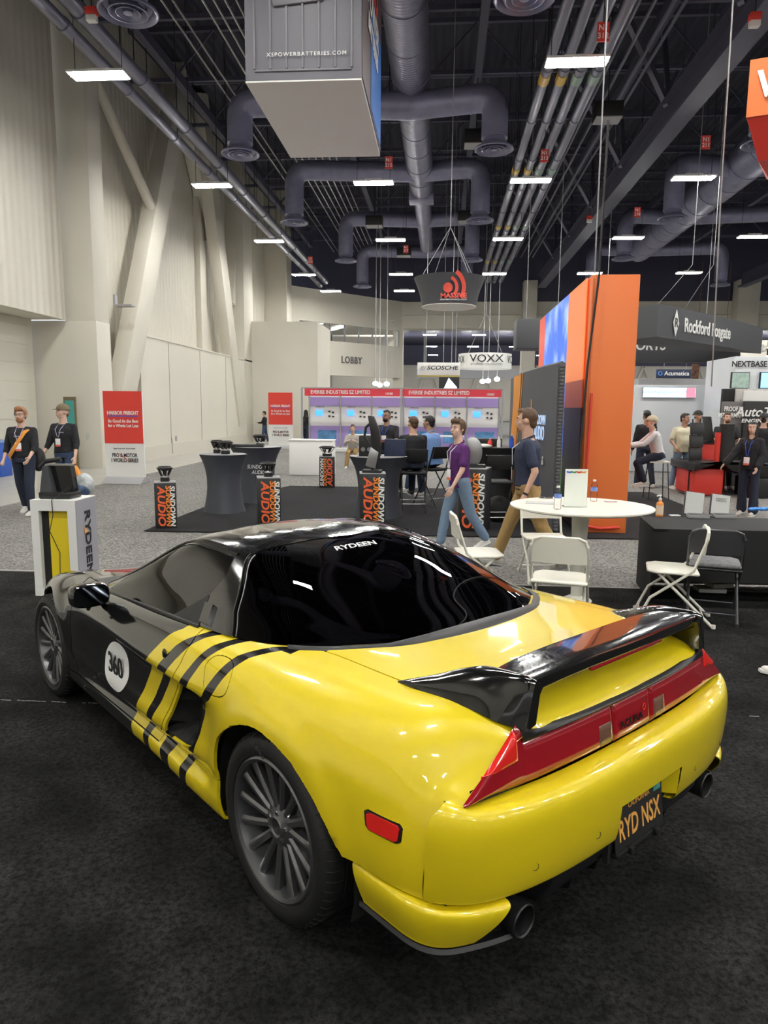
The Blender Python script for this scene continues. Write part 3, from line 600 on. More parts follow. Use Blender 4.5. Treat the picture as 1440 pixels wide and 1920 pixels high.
B5 = [(2.4,.37),(3.12,.442),(3.75,.500),(5.01,.571),(6.09,.634),(7.1,.70),(8.9,.82),(9.6,.87),(11,.93),(14,.925)]
B6 = [(2.4,.31),(3.0,.375),(3.51,.425),(4.57,.498),(6.17,.572),(7,.635),(9,.774),(11.9,.838),(14,.84)]
B8 = [(2.0,.10),(2.66,.219),(3.42,.300),(3.73,.330),(4.65,.375),(5.87,.435),(6.71,.481),(7.5,.525),(8.8,.600),(11,.700),(13,.728),(14,.73)]
B9 = [(2.0,.04),(2.62,.155),(3.61,.265),(4.23,.300),(5.57,.362),(6.7,.425),(7.81,.500),(9,.565),(10.25,.613),(11.24,.638),(13,.662),(14,.662)]
for c in (DF, DR, B1, B2, B3, B5, B6, B8, B9): sh.curve_g(c)
for g, a, b in ((11.7, .3, 2.3), (10.35, .3, .97), (2.0, -.85, .1), (2.0, 2.2, 3.3), (10.35, -.6, -.35)): sh.cut((0, g), (1, g), a, b, 0)
sh.cut((.10, 0), (.10, 1), 0, 2.2, 1); sh.cut((2.28, 0), (2.28, 1), 0, 3.3, 1)
BS = [(6.25,-.763),(6.3,-.762),(6.6,-.748),(7.4,-.742),(8.5,-.735),(10.0,-.722)]          # bumper seam
sh.curve_g(BS); sh.cut((0, 6.25), (1, 6.25), -.82, -.74, 0); sh.cut((0, 10.0), (1, 10.0), -.82, -.30, 0)
IN = [(.476,6.75),(.478,6.45),(.50,6.15),(.535,6.0),(.60,6.12),(.665,6.45),(.712,6.9),(.76,7.6),(.82,8.6),(.835,9.3),(.80,9.35),(.70,9.05),(.60,8.85),(.565,8.6),(.53,7.9),(.49,7.1)]
FU = [(.448,5.11),(.468,4.6),(.445,4.15),(.40,3.97),(.345,3.97),(.305,4.19),(.278,4.79),(.285,5.35),(.33,5.62),(.385,5.65),(.43,5.5)]
IN = smooth_poly(IN, 2); FU = smooth_poly(FU, 3)
MK = [(-.484,7.36),(-.492,7.78),(-.505,7.86),(-.610,7.86),(-.626,7.78),(-.628,7.40),(-.615,7.30),(-.497,7.28)]
for P in (IN, FU, MK):
    polycut(P)
def region(y, g, z):
    if in_poly(AG[0], y, g) or in_poly(AG[1], y, g): return None
    if y < lerp(BS, g) and g > 6.25: return None
    if g > 10.0 and y < -.30: return None
    if g > 13.95: pass
    if g < 2.8 and .55 < y < 2.05: return None
    if g < 1.7 and .02 < y <= .55: return None
    if g < 2 and y <= .10: return 'rear_deck'
    if g < 2 and y > 2.28: return 'hood'
    if in_poly(IN, y, g): return 'intake'
    if in_poly(MK, y, g): return 'marker'
    if in_poly(FU, y, g): return 'fuel_door'
    if 2.8 < g < 11.7 and lerp(DR, g) < y < lerp(DF, g): return 'door'
    if g >= 11.7 and .3 < y < 2.3: return 'side_skirt'
    if g >= 10.35 and .3 < y < lerp(DR, g): return 'side_skirt'
    if y > 1.5: return 'front_fender'
    return 'rear_quarter_panel'
def colour(y, g, reg):
    if reg == 'hood' or reg == 'front_fender': return 1
    if y > lerp(B1, g): return 1
    if y > lerp(B2, g): return 0
    if y > lerp(B3, g): return 1
    if y > lerp(B5, g): return 0
    if y > lerp(B6, g): return 1
    if y > lerp(B8, g): return 0
    if y > lerp(B9, g): return 1
    if g < 2.75 and .12 < y < .75: return 1
    return 0
sh.bm.faces.ensure_lookup_table(); buckets = {}
for f in sh.bm.faces:
    c = f.calc_center_median(); zc = float(S(c.x, c.y)[0, 2]); r = region(c.x, c.y, zc)
    if r and r not in ('intake', 'marker'): buckets.setdefault(r, []).append((f, colour(c.x, c.y, r)))
def normals_fd(y, g, e=1e-3):
    a = S(np.clip(y+e, -.81, 3.42), g)-S(np.clip(y-e, -.81, 3.42), g); b = S(y, np.clip(g+e*8, 0, 14))-S(y, np.clip(g-e*8, 0, 14))
    n = np.cross(a, b); n /= np.linalg.norm(n, axis=1, keepdims=True)+1e-12
    s = np.sign(np.sum(n*np.stack([-np.ones(len(y)), 0*y, np.full(len(y), .3)], 1), 1)); return n*s[:, None]
def make_panel(name, fl, mirror=None, gap=.0022, depth=.012, label=None, both=False):
    """one body panel: edges pulled in a little and folded inward, so real gaps show"""
    vs = {}; 
    for f, c in fl:
        for v in f.verts: vs.setdefault(v, len(vs))
    yg = np.array([(v.co.x, v.co.y) for v in vs]); P = S(yg[:, 0], yg[:, 1]); N = normals_fd(yg[:, 0], yg[:, 1])
    fs = set(f for f, c in fl); ec = {}
    for f in fs:
        L = [l.vert for l in f.loops]
        for a, b in zip(L, L[1:]+L[:1]): ec.setdefault(frozenset((a, b)), []).append((a, b, f))
    bd = [v[0] for k, v in ec.items() if len(v) == 1]
    mv = {}
    Pos = {v: Vector(P[i]) for v, i in vs.items()}
    for a, b, f in bd:
        if abs(Pos[a].x) < 1e-4 and abs(Pos[b].x) < 1e-4: continue
        c = sum((Pos[v] for v in f.verts), Vector())/len(f.verts); e = (Pos[b]-Pos[a]); 
        if e.length < 1e-9: continue
        e.normalize(); d = c-Pos[a]; d = d-e*d.dot(e)
        if d.length < 1e-9: continue
        for v in (a, b): mv.setdefault(v, Vector()); mv[v] += d.normalized()
    V = [None]*len(vs)
    for v, i in vs.items():
        p = Pos[v].copy()
        if v in mv and mv[v].length > 1e-6: p += mv[v].normalized()*gap
        V[i] = p
    F = [tuple(vs[l.vert] for l in f.loops) for f, c in fl]; MI = [c for f, c in fl]; rim = {}; cof = dict((f, c) for f, c in fl)
    for a, b, f in bd:
        if abs(Pos[a].x) < 1e-4 and abs(Pos[b].x) < 1e-4: continue
        for v in (a, b):
            if v not in rim: rim[v] = len(V); V.append(V[vs[v]]-Vector(N[vs[v]])*depth)
        F.append((vs[b], vs[a], rim[a], rim[b])); MI.append(cof[f])
    out = []
    for side in ((1, -1) if not both else (0,)):
        mb = MB()
        if side == 0:
            mb.add(V, F); mb.m = list(MI); o = len(V); mb.add([(-p[0], p[1], p[2]) for p in V], [t[::-1] for t in F]); mb.m = list(MI)*2
        else:
            mb.add([(p[0]*side, p[1], p[2]) for p in V], [t if side == 1 else t[::-1] for t in F]); mb.m = list(MI)
        o = mb.build(name, [M['yellow'], M['black_gloss']], car, smooth=50, weld=True); out.append(o)
    return out
for r, fl in buckets.items():
    BODYP[r] = make_panel(r, fl, both=r in ('hood', 'rear_deck'), depth=.006 if r == 'fuel_door' else .013, gap={'fuel_door': .0014, 'door': .0042, 'rear_quarter_panel': .0032}.get(r, .0024))
for d in BODYP['door']: d['label'] = 'black door with yellow and black stripes at its rear edge'
sh.bm.free()
# dark inner body behind the panel gaps, with a deep pocket behind the side intake
ys = np.linspace(-.79, 3.38, 110); gs = np.linspace(0, 14, 57); YY, GG = np.meshgrid(ys, gs, indexing='ij')
P = S(YY.ravel(), GG.ravel()); N = normals_fd(YY.ravel(), GG.ravel()); pk = np.array([in_poly(IN, a, b) for a, b in zip(YY.ravel(), GG.ravel())])
Q = P-N*(.014+pk[:, None]*.11); mb = MB(); F = []; AQ = [[(cy+(y-cy)*1.10, .32+(z-.32)*(1.10 if z > .3 else 1.3)) for y, z in A] for A, cy in ((AP[0], 0), (AP[1], 2.53))]
for i in range(109):
    for j in range(56):
        y, g = (ys[i]+ys[i+1])/2, (gs[j]+gs[j+1])/2; z = P[i*57+j, 2]
        if in_poly(AQ[0], y, z) or in_poly(AQ[1], y, z) or (g < 2.8 and .55 < y < 2.05): continue
        F.append((i*57+j, (i+1)*57+j, (i+1)*57+j+1, i*57+j+1))
mb.add(Q, F); mb.add([(-p[0], p[1], p[2]) for p in Q], [t[::-1] for t in F])
mb.grid([[(x, y, .19) for x in (-.76, 0, .76)] for y in (-.70, -.45)]); mb.grid([[(x, y, .17) for x in (-.80, 0, .80)] for y in (.33, 1.2, 2.18)]); mb.grid([[(x, y, .17) for x in (-.55, 0, .55)] for y in (-.5, 3.3)])
mb.build('inner_body', M['black_matte'], car, smooth=50, fix=False)
# wheel housings
for cy in (0, 2.53):
    for s in (-1, 1):
        mb = MB(); xo, ry = (.86, .42) if cy == 0 else (.72, .385); mb.grid([[(s*x, cy+ry*math.cos(t), .32+(ry-.01)*math.sin(t)) for x in (.50, xo)] for t in np.linspace(-.3, PI+.3, 20)])
        mb.add([(s*.50, cy+ry*math.cos(t), .32+(ry-.01)*math.sin(t)) for t in np.linspace(-.3, PI+.3, 20)], [tuple(range(20))]); mb.build('wheel_housing', M['black_matte'], car)
# side marker lamp
for s in (1, -1):
    fr = MB(); ln = MB(); n = len(MK); pk_ = np.array(MK); c = pk_.mean(0)
    for mbx, k, d in ((fr, 1.0, .002), (ln, .86, .006)):
        q = c+(pk_-c)*k; Pp = S(q[:, 0], q[:, 1])+normals_fd(q[:, 0], q[:, 1])*d; Pb = S(q[:, 0], q[:, 1])-normals_fd(q[:, 0], q[:, 1])*.02
        V = [(p[0]*s, p[1], p[2]) for p in list(Pp)+list(Pb)]
        mbx.add(V, [tuple(range(n))]+[(i, (i+1) % n, n+(i+1) % n, n+i) for i in range(n)])
    o = fr.build('side_marker', M['black_satin'], car); ln.build('marker_lens', M['red_bright'], o)
# ---- bumper and lower skirts
def ugrid(tab, t0, t1, nt, nv):
    v = np.linspace(0, len(tab)-1, nv); rows = []
    for t in np.linspace(t0, t1, nt): rows.append(U(tab, np.full(nv, t), v))
    return rows
def seam_t(tab, v, lim):
    """t at which the contour meets y=lim"""
    t = np.linspace(0, 2, 600); P = U(tab, t, np.full(600, v)); return float(np.interp(lim, P[:, 1], t))
bm_ = MB(); nv = 49; vv = np.linspace(0, len(BUMP)-1, nv); nt = 90
RX0, RZ = .185, (.40, .548)      # number plate recess: half width, z range
P_ = np.zeros((nt, nv, 3))
for j, v in enumerate(vv):
    z = hermite(np.arange(len(BUMP)), np.array(BUMP), np.array([v]))[0, 1]
    gg = np.interp(z, [.42, .50, .61, .68, .705, .74], [10.0, 8.5, 7.4, 6.6, 6.3, 5.9]); lim = lerp(BS, gg)+sstep(-.55, -.81, lerp(BS, gg))*.045-.006
    te = seam_t(BUMP, v, lim); P_[:, j] = U(BUMP, np.linspace(0, te, nt), np.full(nt, v))
F = []
hole = lambda p: abs(p[0]) < RX0+(.548-p[2])*.02 and RZ[0] < p[2] < RZ[1] and p[1] < -.80
for i in range(nt-1):
    for j in range(nv-1):
        c = (P_[i, j]+P_[i+1, j+1])/2
        if hole(c): continue
        F.append((i*nv+j, (i+1)*nv+j, (i+1)*nv+j+1, i*nv+j+1))
V = [tuple(p) for p in P_.reshape(-1, 3)]
bm_.add(V, F); bm_.add([(-p[0], p[1], p[2]) for p in V], [t[::-1] for t in F])
BUMPO = bm_.build('rear_bumper', M['yellow'], car, smooth=60)
# recess walls
rc = MB(); yo = -.9105; yb = -.858; zt, zb = .548, .425
out_ = [(-.187, yo+.006, zt), (.187, yo+.006, zt), (.190, -.896, .450), (-.190, -.896, .450)]; inn = [(-.155, yb, zt-.03), (.155, yb, zt-.03), (.155, yb+.004, .450), (-.155, yb+.004, .450)]
rc.add(out_+inn, [(0, 1, 5, 4), (1, 2, 6, 5), (3, 0, 4, 7)]); rc.build('plate_recess', M['yellow'], car, fix=False)
rc = MB(); rc.box((0, -.845, .43), (.34, .02, .22)); rc.build('plate_backing', M['black_matte'], car)
for s in (-1, 1):
    nvs = 33; nts = 60; vs_ = np.linspace(0, len(SKIRT)-1, nvs); P_ = np.zeros((nts, nvs, 3)); tt = np.linspace(0, 2, 900)
    for j, v in enumerate(vs_):
        A_ = U(SKIRT, tt, np.full(900, v)); z = A_[0, 2]; t1 = float(np.interp(-.410-(.43-z)*.30, A_[:, 1], tt)); t0 = float(np.interp(.632+max(0, .43-z)*.75, -A_[:, 0], tt))
        P_[:, j] = U(SKIRT, np.linspace(t0, t1, nts), np.full(nts, v))
    sk = MB().grid([[(p[0]*-s, p[1], p[2]) for p in r] for r in P_]); sk.build('rear_skirt', M['yellow'], car, smooth=60, solid=.004)
    lp = MB(); pl = []
    for t in np.linspace(.30, 1.9, 40):
        a = U(SKIRT, np.array([t]), np.array([4.6]))[0]; pl.append((a[0]*-s, a[1], a[2]-.012))
    pl = [p for p in pl if p[1] < -.42 and not (abs(p[0]) < .60 and p[1] < -.7)]
    lp.grid([[(p[0]*.995, p[1]+.003, p[2]+.004), (p[0]*1.004, p[1]-.004, p[2]-.006), (p[0]*1.0, p[1]-.001, p[2]-.012), (p[0]*.93, p[1]+.03, p[2]-.010)] for p in pl]); lp.build('skirt_lip', M['black_satin'], car, smooth=50)
# parking sensor rings on the bumper
for x in (-.575, -.31, .32, .585):
    t = np.linspace(0, 1, 300); q = U(BUMP, t, np.full(300, 5.2)); i = int(np.argmin(abs(-q[:, 0]-abs(x)))); p = q[i]; px = math.copysign(abs(p[0]), x)
    d = Vector((math.copysign(1, x)*.35*abs(x)/.5, -1, -.03)).normalized(); MB().tube([Vector((px, p[1], p[2]))+Vector((d.y*-.011*math.cos(a), d.x*.011*math.cos(a), .011*math.sin(a)))-d*.0004 for a in np.linspace(0, 2*PI, 20)[:-1]], .0009, 5, closed=True).build('parking_sensor', M['black_satin'], car)
# ---- number plate
pl = MB().box((0, 0, 0), (.305, .004, .152)).build('license_plate', M['black'], car, bevel=.001); pl.location = (0, -.862, .432); pl.rotation_euler[0] = math.radians(-7)
text('RYD NSX', .098, M['orange_txt'], pl, (0, -.003, -.016), bold=.0012, sx=.62, spacing=1.05, ext=.001); text('CALIFORNIA', .030, M['orange_txt'], pl, (0, -.003, .056), sx=.8, ext=.001)
MB().box((.118, -.003, .058), (.045, .001, .026)).build('sticker', M['teal'], pl)
pf = MB(); pf.box((0, 0, -.083), (.315, .02, .014)); pf.box((-.08, -.012, -.085), (.02, .02, .022)); pf.box((.08, -.012, -.085), (.02, .02, .022)); o = pf.build('plate_bracket', M['black_satin'], car, bevel=.002); o.location = pl.location; o.rotation_euler = pl.rotation_euler
# ---- rear diffuser and exhausts
df = MB(); pr = [(-.60, .40), (-.50, .395), (-.28, .385), (-.22, .33), (0, .31), (.22, .33), (.28, .385), (.50, .395), (.60, .40)]
df.grid([[(x, -.835+.05*(x/.6)**2, .45) for x, z in pr], [(x, -.84+.05*(x/.6)**2, z+.01) for x, z in pr], [(x, -.79, z-.03) for x, z in pr], [(x, -.60, z-.14) for x, z in pr]]); df.build('diffuser', M['black_gloss'], car, smooth=40)
for x in (-.30, -.15, .15, .30): MB().prism([(-.84, .40), (-.80, .27), (-.60, .20), (-.60, .42)], x-.005, x+.005, 'X').build('diffuser_fin', M['black_gloss'], car)
MB().prism([(-.855, .43), (-.845, .37), (-.80, .29), (-.60, .24), (-.60, .43)], -.46, .46, 'X').build('lower_splitter', M['black_satin'], car, bevel=.02)
for x in (-.54, .54):
    e = MB().lathe([(.030, -.30), (.046, -.28), (.050, 0), (.047, .004), (.043, 0), (.041, -.08), (0, -.09)], 28, axis='Y'); o = e.build('exhaust_tip', M['black_satin'], car); o.location = (x*1.06, -.835, .315); o.rotation_euler[2] = PI
    MB().tube([(x, -.56, .34), (x*.98, -.45, .33)], .09, 16).build('muffler', M['black_satin'], car)
# ---- tail lamps
def lens_y(x, z): return -.798-(.845-z)*.13+.050*(abs(x)/.8)**2.3
def lens_top(x):
    x = abs(x); return float(np.interp(x, [0, .546, .553, .575, .635, .70, .75, .77], [.832, .832, .886, .866, .817, .765, .728, .712]))
def lens_bot(x): return float(np.interp(abs(x), [0, .5, .70, .77], [.703, .706, .712, .706]))
def lens(name, x0, x1, m, out=.012, z0=None, z1=None, parent=car, n=40, mk=8, rnd=.012):
    mb = MB(); G_ = []
    for i in range(n+1):
        x = x0+(x1-x0)*i/n; b, t = (lens_bot(x) if z0 is None else z0), (lens_top(x) if z1 is None else z1); col = []
        for j in range(mk+1):
            k = j/mk; z = b+(t-b)*k; e = min(1, min(k*(t-b), (1-k)*(t-b), abs(x-x0)+1e-4, abs(x1-x)+1e-4)/rnd); col.append((x, lens_y(x, z)-out*math.sqrt(max(0, 1-(1-max(0, e))**2))+.004, z))
        G_.append(col)
    mb.grid(G_)
    o = mb.build(name, m, parent, smooth=70); return o
CL = lens('center_tail_lamp', -.104, .118, M['red_lens'])
for s in (-1, 1):
    TL = lens('tail_lamp', s*.112 if s < 0 else .126, s*.768, M['red_lens'], n=70)
    x0, x1 = (-.118, -.200) if s < 0 else (.136, .222); lens('reversing_lens', x0, x1, M['amber_lens'], .0145, .706, .792, TL, 10, 6, .006)
    lens('turn_lens', s*.563, s*.70, M['red_bright'], .0150, .772, None, TL, 14, 6, .006)
t = text('ACURA', .034, M['black_gloss'], CL, (-.012, lens_y(0, .755)-.0135, .752), ext=.0008, bold=.0006, sx=1.25, rot=(math.radians(83), 0, 0))
MB().tube([(.072+.009*math.cos(a), lens_y(0, .775)-.0115, .775+.011*math.sin(a)) for a in np.linspace(0, 2*PI, 14)[:-1]], .002, 5, closed=True).build('lamp_lock', M['red_bright'], CL)
ts = MB(); ts.grid([[(x, lens_y(x, .845)-.008, .828), (x, lens_y(x, .845)-.016, .838), (x, lens_y(x, .845)-.010, .841+.019*(x/.535)**4), (x, lens_y(x, .85)+.006, .842+.022*(x/.535)**4)] for x in np.linspace(-.553, .553, 30)]); ts.build('lamp_trim_strip', M['black_satin'], car, smooth=60)
tb = MB(); tb.grid([[(x, lens_y(x, z)+.012, z) for z in (.70, .74, lens_top(x)-.012)] for x in np.linspace(-.735, .735, 60)]); tb.build('lamp_housing', M['black_matte'], car, smooth=60)
# ---- greenhouse
def gpatch(name, m, cells, off=0.0, parent=car, solid=.004, both=True, res=(10, 8), sides=None):
    if sides is None and name in ('side_window', 'quarter_window', 'pillar', 'window_corner_trim', 'pillar_vent'):
        return [gpatch(name, m, cells, off, parent, solid, both, res, (s,)) for s in (1, -1)][0]
    """cells: list of (s0,s1,g0,g1) corner functions -> grid P(u,v) = (s,g)"""
    mb = MB()
    for fn in cells:
        a, b = res; uv = [(i/a, j/b) for i in range(a+1) for j in range(b+1)]; sg = np.array([fn(u, v) for u, v in uv]); P = G(sg[:, 0], sg[:, 1])
        if off:
            e = 1e-3; d1 = G(sg[:, 0]+e, sg[:, 1])-G(sg[:, 0]-e, sg[:, 1]); d2 = G(sg[:, 0], np.clip(sg[:, 1]+e, 0, 4))-G(sg[:, 0], np.clip(sg[:, 1]-e, 0, 4)); N = np.cross(d1, d2); N /= np.linalg.norm(N, axis=1, keepdims=True)+1e-9
            N *= np.sign(np.sum(N*(np.array([-.6, 0, 1])), 1))[:, None]; P = P+N*off
        P = P.reshape(a+1, b+1, 3); F0 = len(mb.v)
        for s in (sides or (1, -1)):
            mb.grid([[(p[0]*s, p[1], p[2]) for p in r] for r in P], flip=s < 0)
    return mb.build(name, m, parent, smooth=50, solid=solid)
Q = lambda s0, s1, g0, g1: (lambda u, v: (s0+(s1-s0)*u, g0+(g1-g0)*v))
# boundary between side pillar and rear glass: s as a function of g
rgs = lambda g: float(np.interp(g, [0, 1.74, 2.02, 2.54, 3.4, 4.0], [4.12, 4.0, 4.06, 4.21, 4.33, 4.62]))
sws = lambda g: float(np.interp(g, [2, 2.2, 2.57, 3.32, 4.0], [3.72, 3.80, 3.82, 3.60, 3.50]))      # rear edge of side glass
gpatch('roof_panel', M['black_gloss'], [lambda u, v: (2.0+(rgs(v*2.0)-2.0)*u, v*2.0)], res=(30, 14))
gpatch('windshield', M['glass_side'], [Q(.10, 1.94, 0, 1.93)], solid=.003, res=(16, 12))
gpatch('windshield_trim', M['black_satin'], [Q(1.94, 2.0, 0, 2.0), Q(0, .10, 0, 2.0)], res=(2, 12))
PIL = gpatch('pillar', M['black_gloss'], [lambda u, v: (sws(2.1+1.9*v)+(rgs(2.1+1.9*v)-.03-sws(2.1+1.9*v))*u, 2.1+1.9*v), lambda u, v: (.1+3.9*u, 1.93+.24*v)], res=(30, 12), off=.003)
gpatch('side_window', M['glass_side'], [lambda u, v: (.85+(sws(2.18+1.82*v)-.85)*u, 2.18+1.82*v)], solid=.003, res=(30, 14))
gpatch('quarter_window', M['black_gloss'], [lambda u, v: (.25+.60*u, 2.18+1.82*v)], solid=.003, res=(8, 14))
RG = gpatch('rear_window', M['glass_rear'], [lambda u, v: (rgs(4*v)+.05+(7.93-rgs(4*v)-.05)*u, 4*v)], solid=.003, res=(40, 30))
gpatch('rear_window_band', M['black_gloss'], [lambda u, v: (rgs(4*v)+.05+(.55-.25*v)*u, 4*v), lambda u, v: (rgs(3.3)+(7.93-rgs(3.3))*u, 3.62+.38*v)], off=-.004, res=(24, 20), solid=.002)
gpatch('window_corner_trim', M['black_satin'], [lambda u, v: (3.64-.52*v*(1-u), 3.22+.78*v)], off=.006, solid=.006, res=(8, 10))
gpatch('pillar_vent', M['black_gloss'], [lambda u, v: (3.66+.16*u, 3.42+.50*v)], off=.018, solid=.016, res=(4, 8))
# bright and black mouldings
def gcurve(fn, n=30, side=-1, off=.004):
    sg = np.array([fn(i/n) for i in range(n+1)]); P = G(sg[:, 0], sg[:, 1]); return [(p[0]*(-side), p[1], p[2]+off*.3) for p in P]
for s in (-1, 1):
    MB().tube(gcurve(lambda u: (rgs(1.9+2.1*u)-.02, 1.9+2.1*u), 24, s), .006, 8).build('window_moulding', M['black_gloss'], car)
    MB().tube([(p[0]-s*-.006*-1, p[1]-.010, p[2]+.002) for p in gcurve(lambda u: (rgs(1.9+2.1*u)+.02, 1.9+2.1*u), 24, s)], .0022, 6).build('bright_moulding', M['steel'], car)
    MB().tube(gcurve(lambda u: (.3+3.5*u, 2.06), 40, s), [.010]*41, 8).build('roof_rail', M['black_gloss'], car)
    MB().tube([(p[0]+s*.004, p[1], p[2]-.004) for p in gcurve(lambda u: (.05+3.6*u, 4.0), 30, s)], .010, 8).build('belt_moulding', M['black_satin'], car)
    # rear corner trim fin of the side window and the quarter intake
    MB().bar((s*.60, 1.90, .80), (s*.74, 1.77, .80), .010).build('window_divider', M['black_satin'], car)
if True:
    a = gcurve(lambda u: (7.93, 4*u), 24, -1); b = gcurve(lambda u: (7.93, 4*(1-u)), 24, 1); side = gcurve(lambda u: (7.93-1.9*u, 4.0), 12, -1); side2 = gcurve(lambda u: (7.93-1.9*u, 4.0), 12, 1)
    path = side[::-1]+a[::-1][1:]+b[::-1][1:]+side2[1:]; path2 = []
    n = len(path)
    cw = MB(); rows = []
    for i, p in enumerate(path):
        p = Vector(p); q = Vector(path[min(i+1, n-1)])-Vector(path[max(i-1, 0)]); q.z = 0; q.normalize(); o = Vector((q.y, -q.x, 0))
        if o.y > 0 and abs(o.y) > .3: o = -o
        if abs(o.y) <= .3 and o.x*p.x < 0: o = -o
        k = math.sin(PI*min(1, max(0, i/(n-1))))**.5; w = .012+.055*k
        rows.append([p+Vector((0, 0, .006)), p+o*w*.25+Vector((0, 0, .010)), p+o*w*.7+Vector((0, 0, .004)), p+o*w+Vector((0, 0, -.012))])
    cw.grid(rows); cw.build('rear_cowl_trim', M['black_satin'], car, smooth=60, solid=.004)
# lettering on the rear glass
pp = G(np.array([4.75]), np.array([.55]))[0]
t1 = text('RYDEEN', .055, M['white'], RG, (0, 0, 0), rot=(0, 0, 0), shear=.25, bold=.0012, sx=1.2, ext=.0)
ss_, gg_ = np.meshgrid(np.linspace(4.05, 5.3, 260), np.linspace(0, 1.3, 260), indexing='ij'); GP = G(ss_.ravel(), gg_.ravel())
for v in t1.data.vertices:
    x, y = v.co.x-.055, v.co.y+.575; k_ = int(np.argmin((np.abs(GP[:, 0])-abs(x))**2+(GP[:, 1]-y)**2)); v.co = (x, y, GP[k_, 2]+.004)
# engine bay and cabin
eb = MB(); eb.box((0, .20, .80), (1.25, .62, .02)); eb.box((0, .22, .845), (.62, .40, .06), taper=.85); eb.box((-.42, .22, .83), (.16, .36, .03)); eb.box((.42, .22, .83), (.16, .36, .03)); eb.build('engine_cover', M['black_satin'], car, bevel=.01)
for k in range(9): MB().box((0, .07+k*.035, .88), (.40, .012, .008)).build('cover_rib', M['black_satin'], car)
MB().tube([(-.60, .42, .90), (0, .36, .93), (.60, .42, .90)], .012, 8).build('strut_bar', M['steel'], car)
cb = MB(); cb.box((0, .56, .72), (1.44, .03, .34)); cb.box((0, 1.25, .28), (1.44, 1.5, .02)); cb.box((0, 1.1, .42), (.22, 1.2, .26), taper=.8); cb.build('cabin_tub', M['black_matte'], car, bevel=.01)
for s in (-.36, .36):
    se = MB(); se.box((s, 1.10, .42), (.48, .50, .14), taper=.92); se.obox((s, .80, .72), (.46, 0, 0), (0, .10, -.03), (0, -.16, .56)); se.obox((s, .735, 1.0), (.22, 0, 0), (0, .07, -.02), (0, -.05, .14)); se.build('seat', M['leather'], car, bevel=.04, seg=3)
MB().grid([[(x, y, z) for x in (-.70, 0, .70)] for y, z in ((1.60, .55), (1.62, .70), (1.75, .775), (2.15, .775))]).build('dashboard', M['leather'], car, solid=.02, smooth=60)
sw = MB().tube([(-.36+.18*math.cos(a), 1.50+.08*math.sin(a), .73+.165*math.sin(a)) for a in np.linspace(0, 2*PI, 28)[:-1]], .014, 8, closed=True); sw.bar((-.52, 1.50, .73), (-.20, 1.50, .73), .03, .012); sw.cyl((-.36, 1.50, .73), (-.36, 1.60, .70), .05); sw.build('steering_wheel', M['leather'], car)
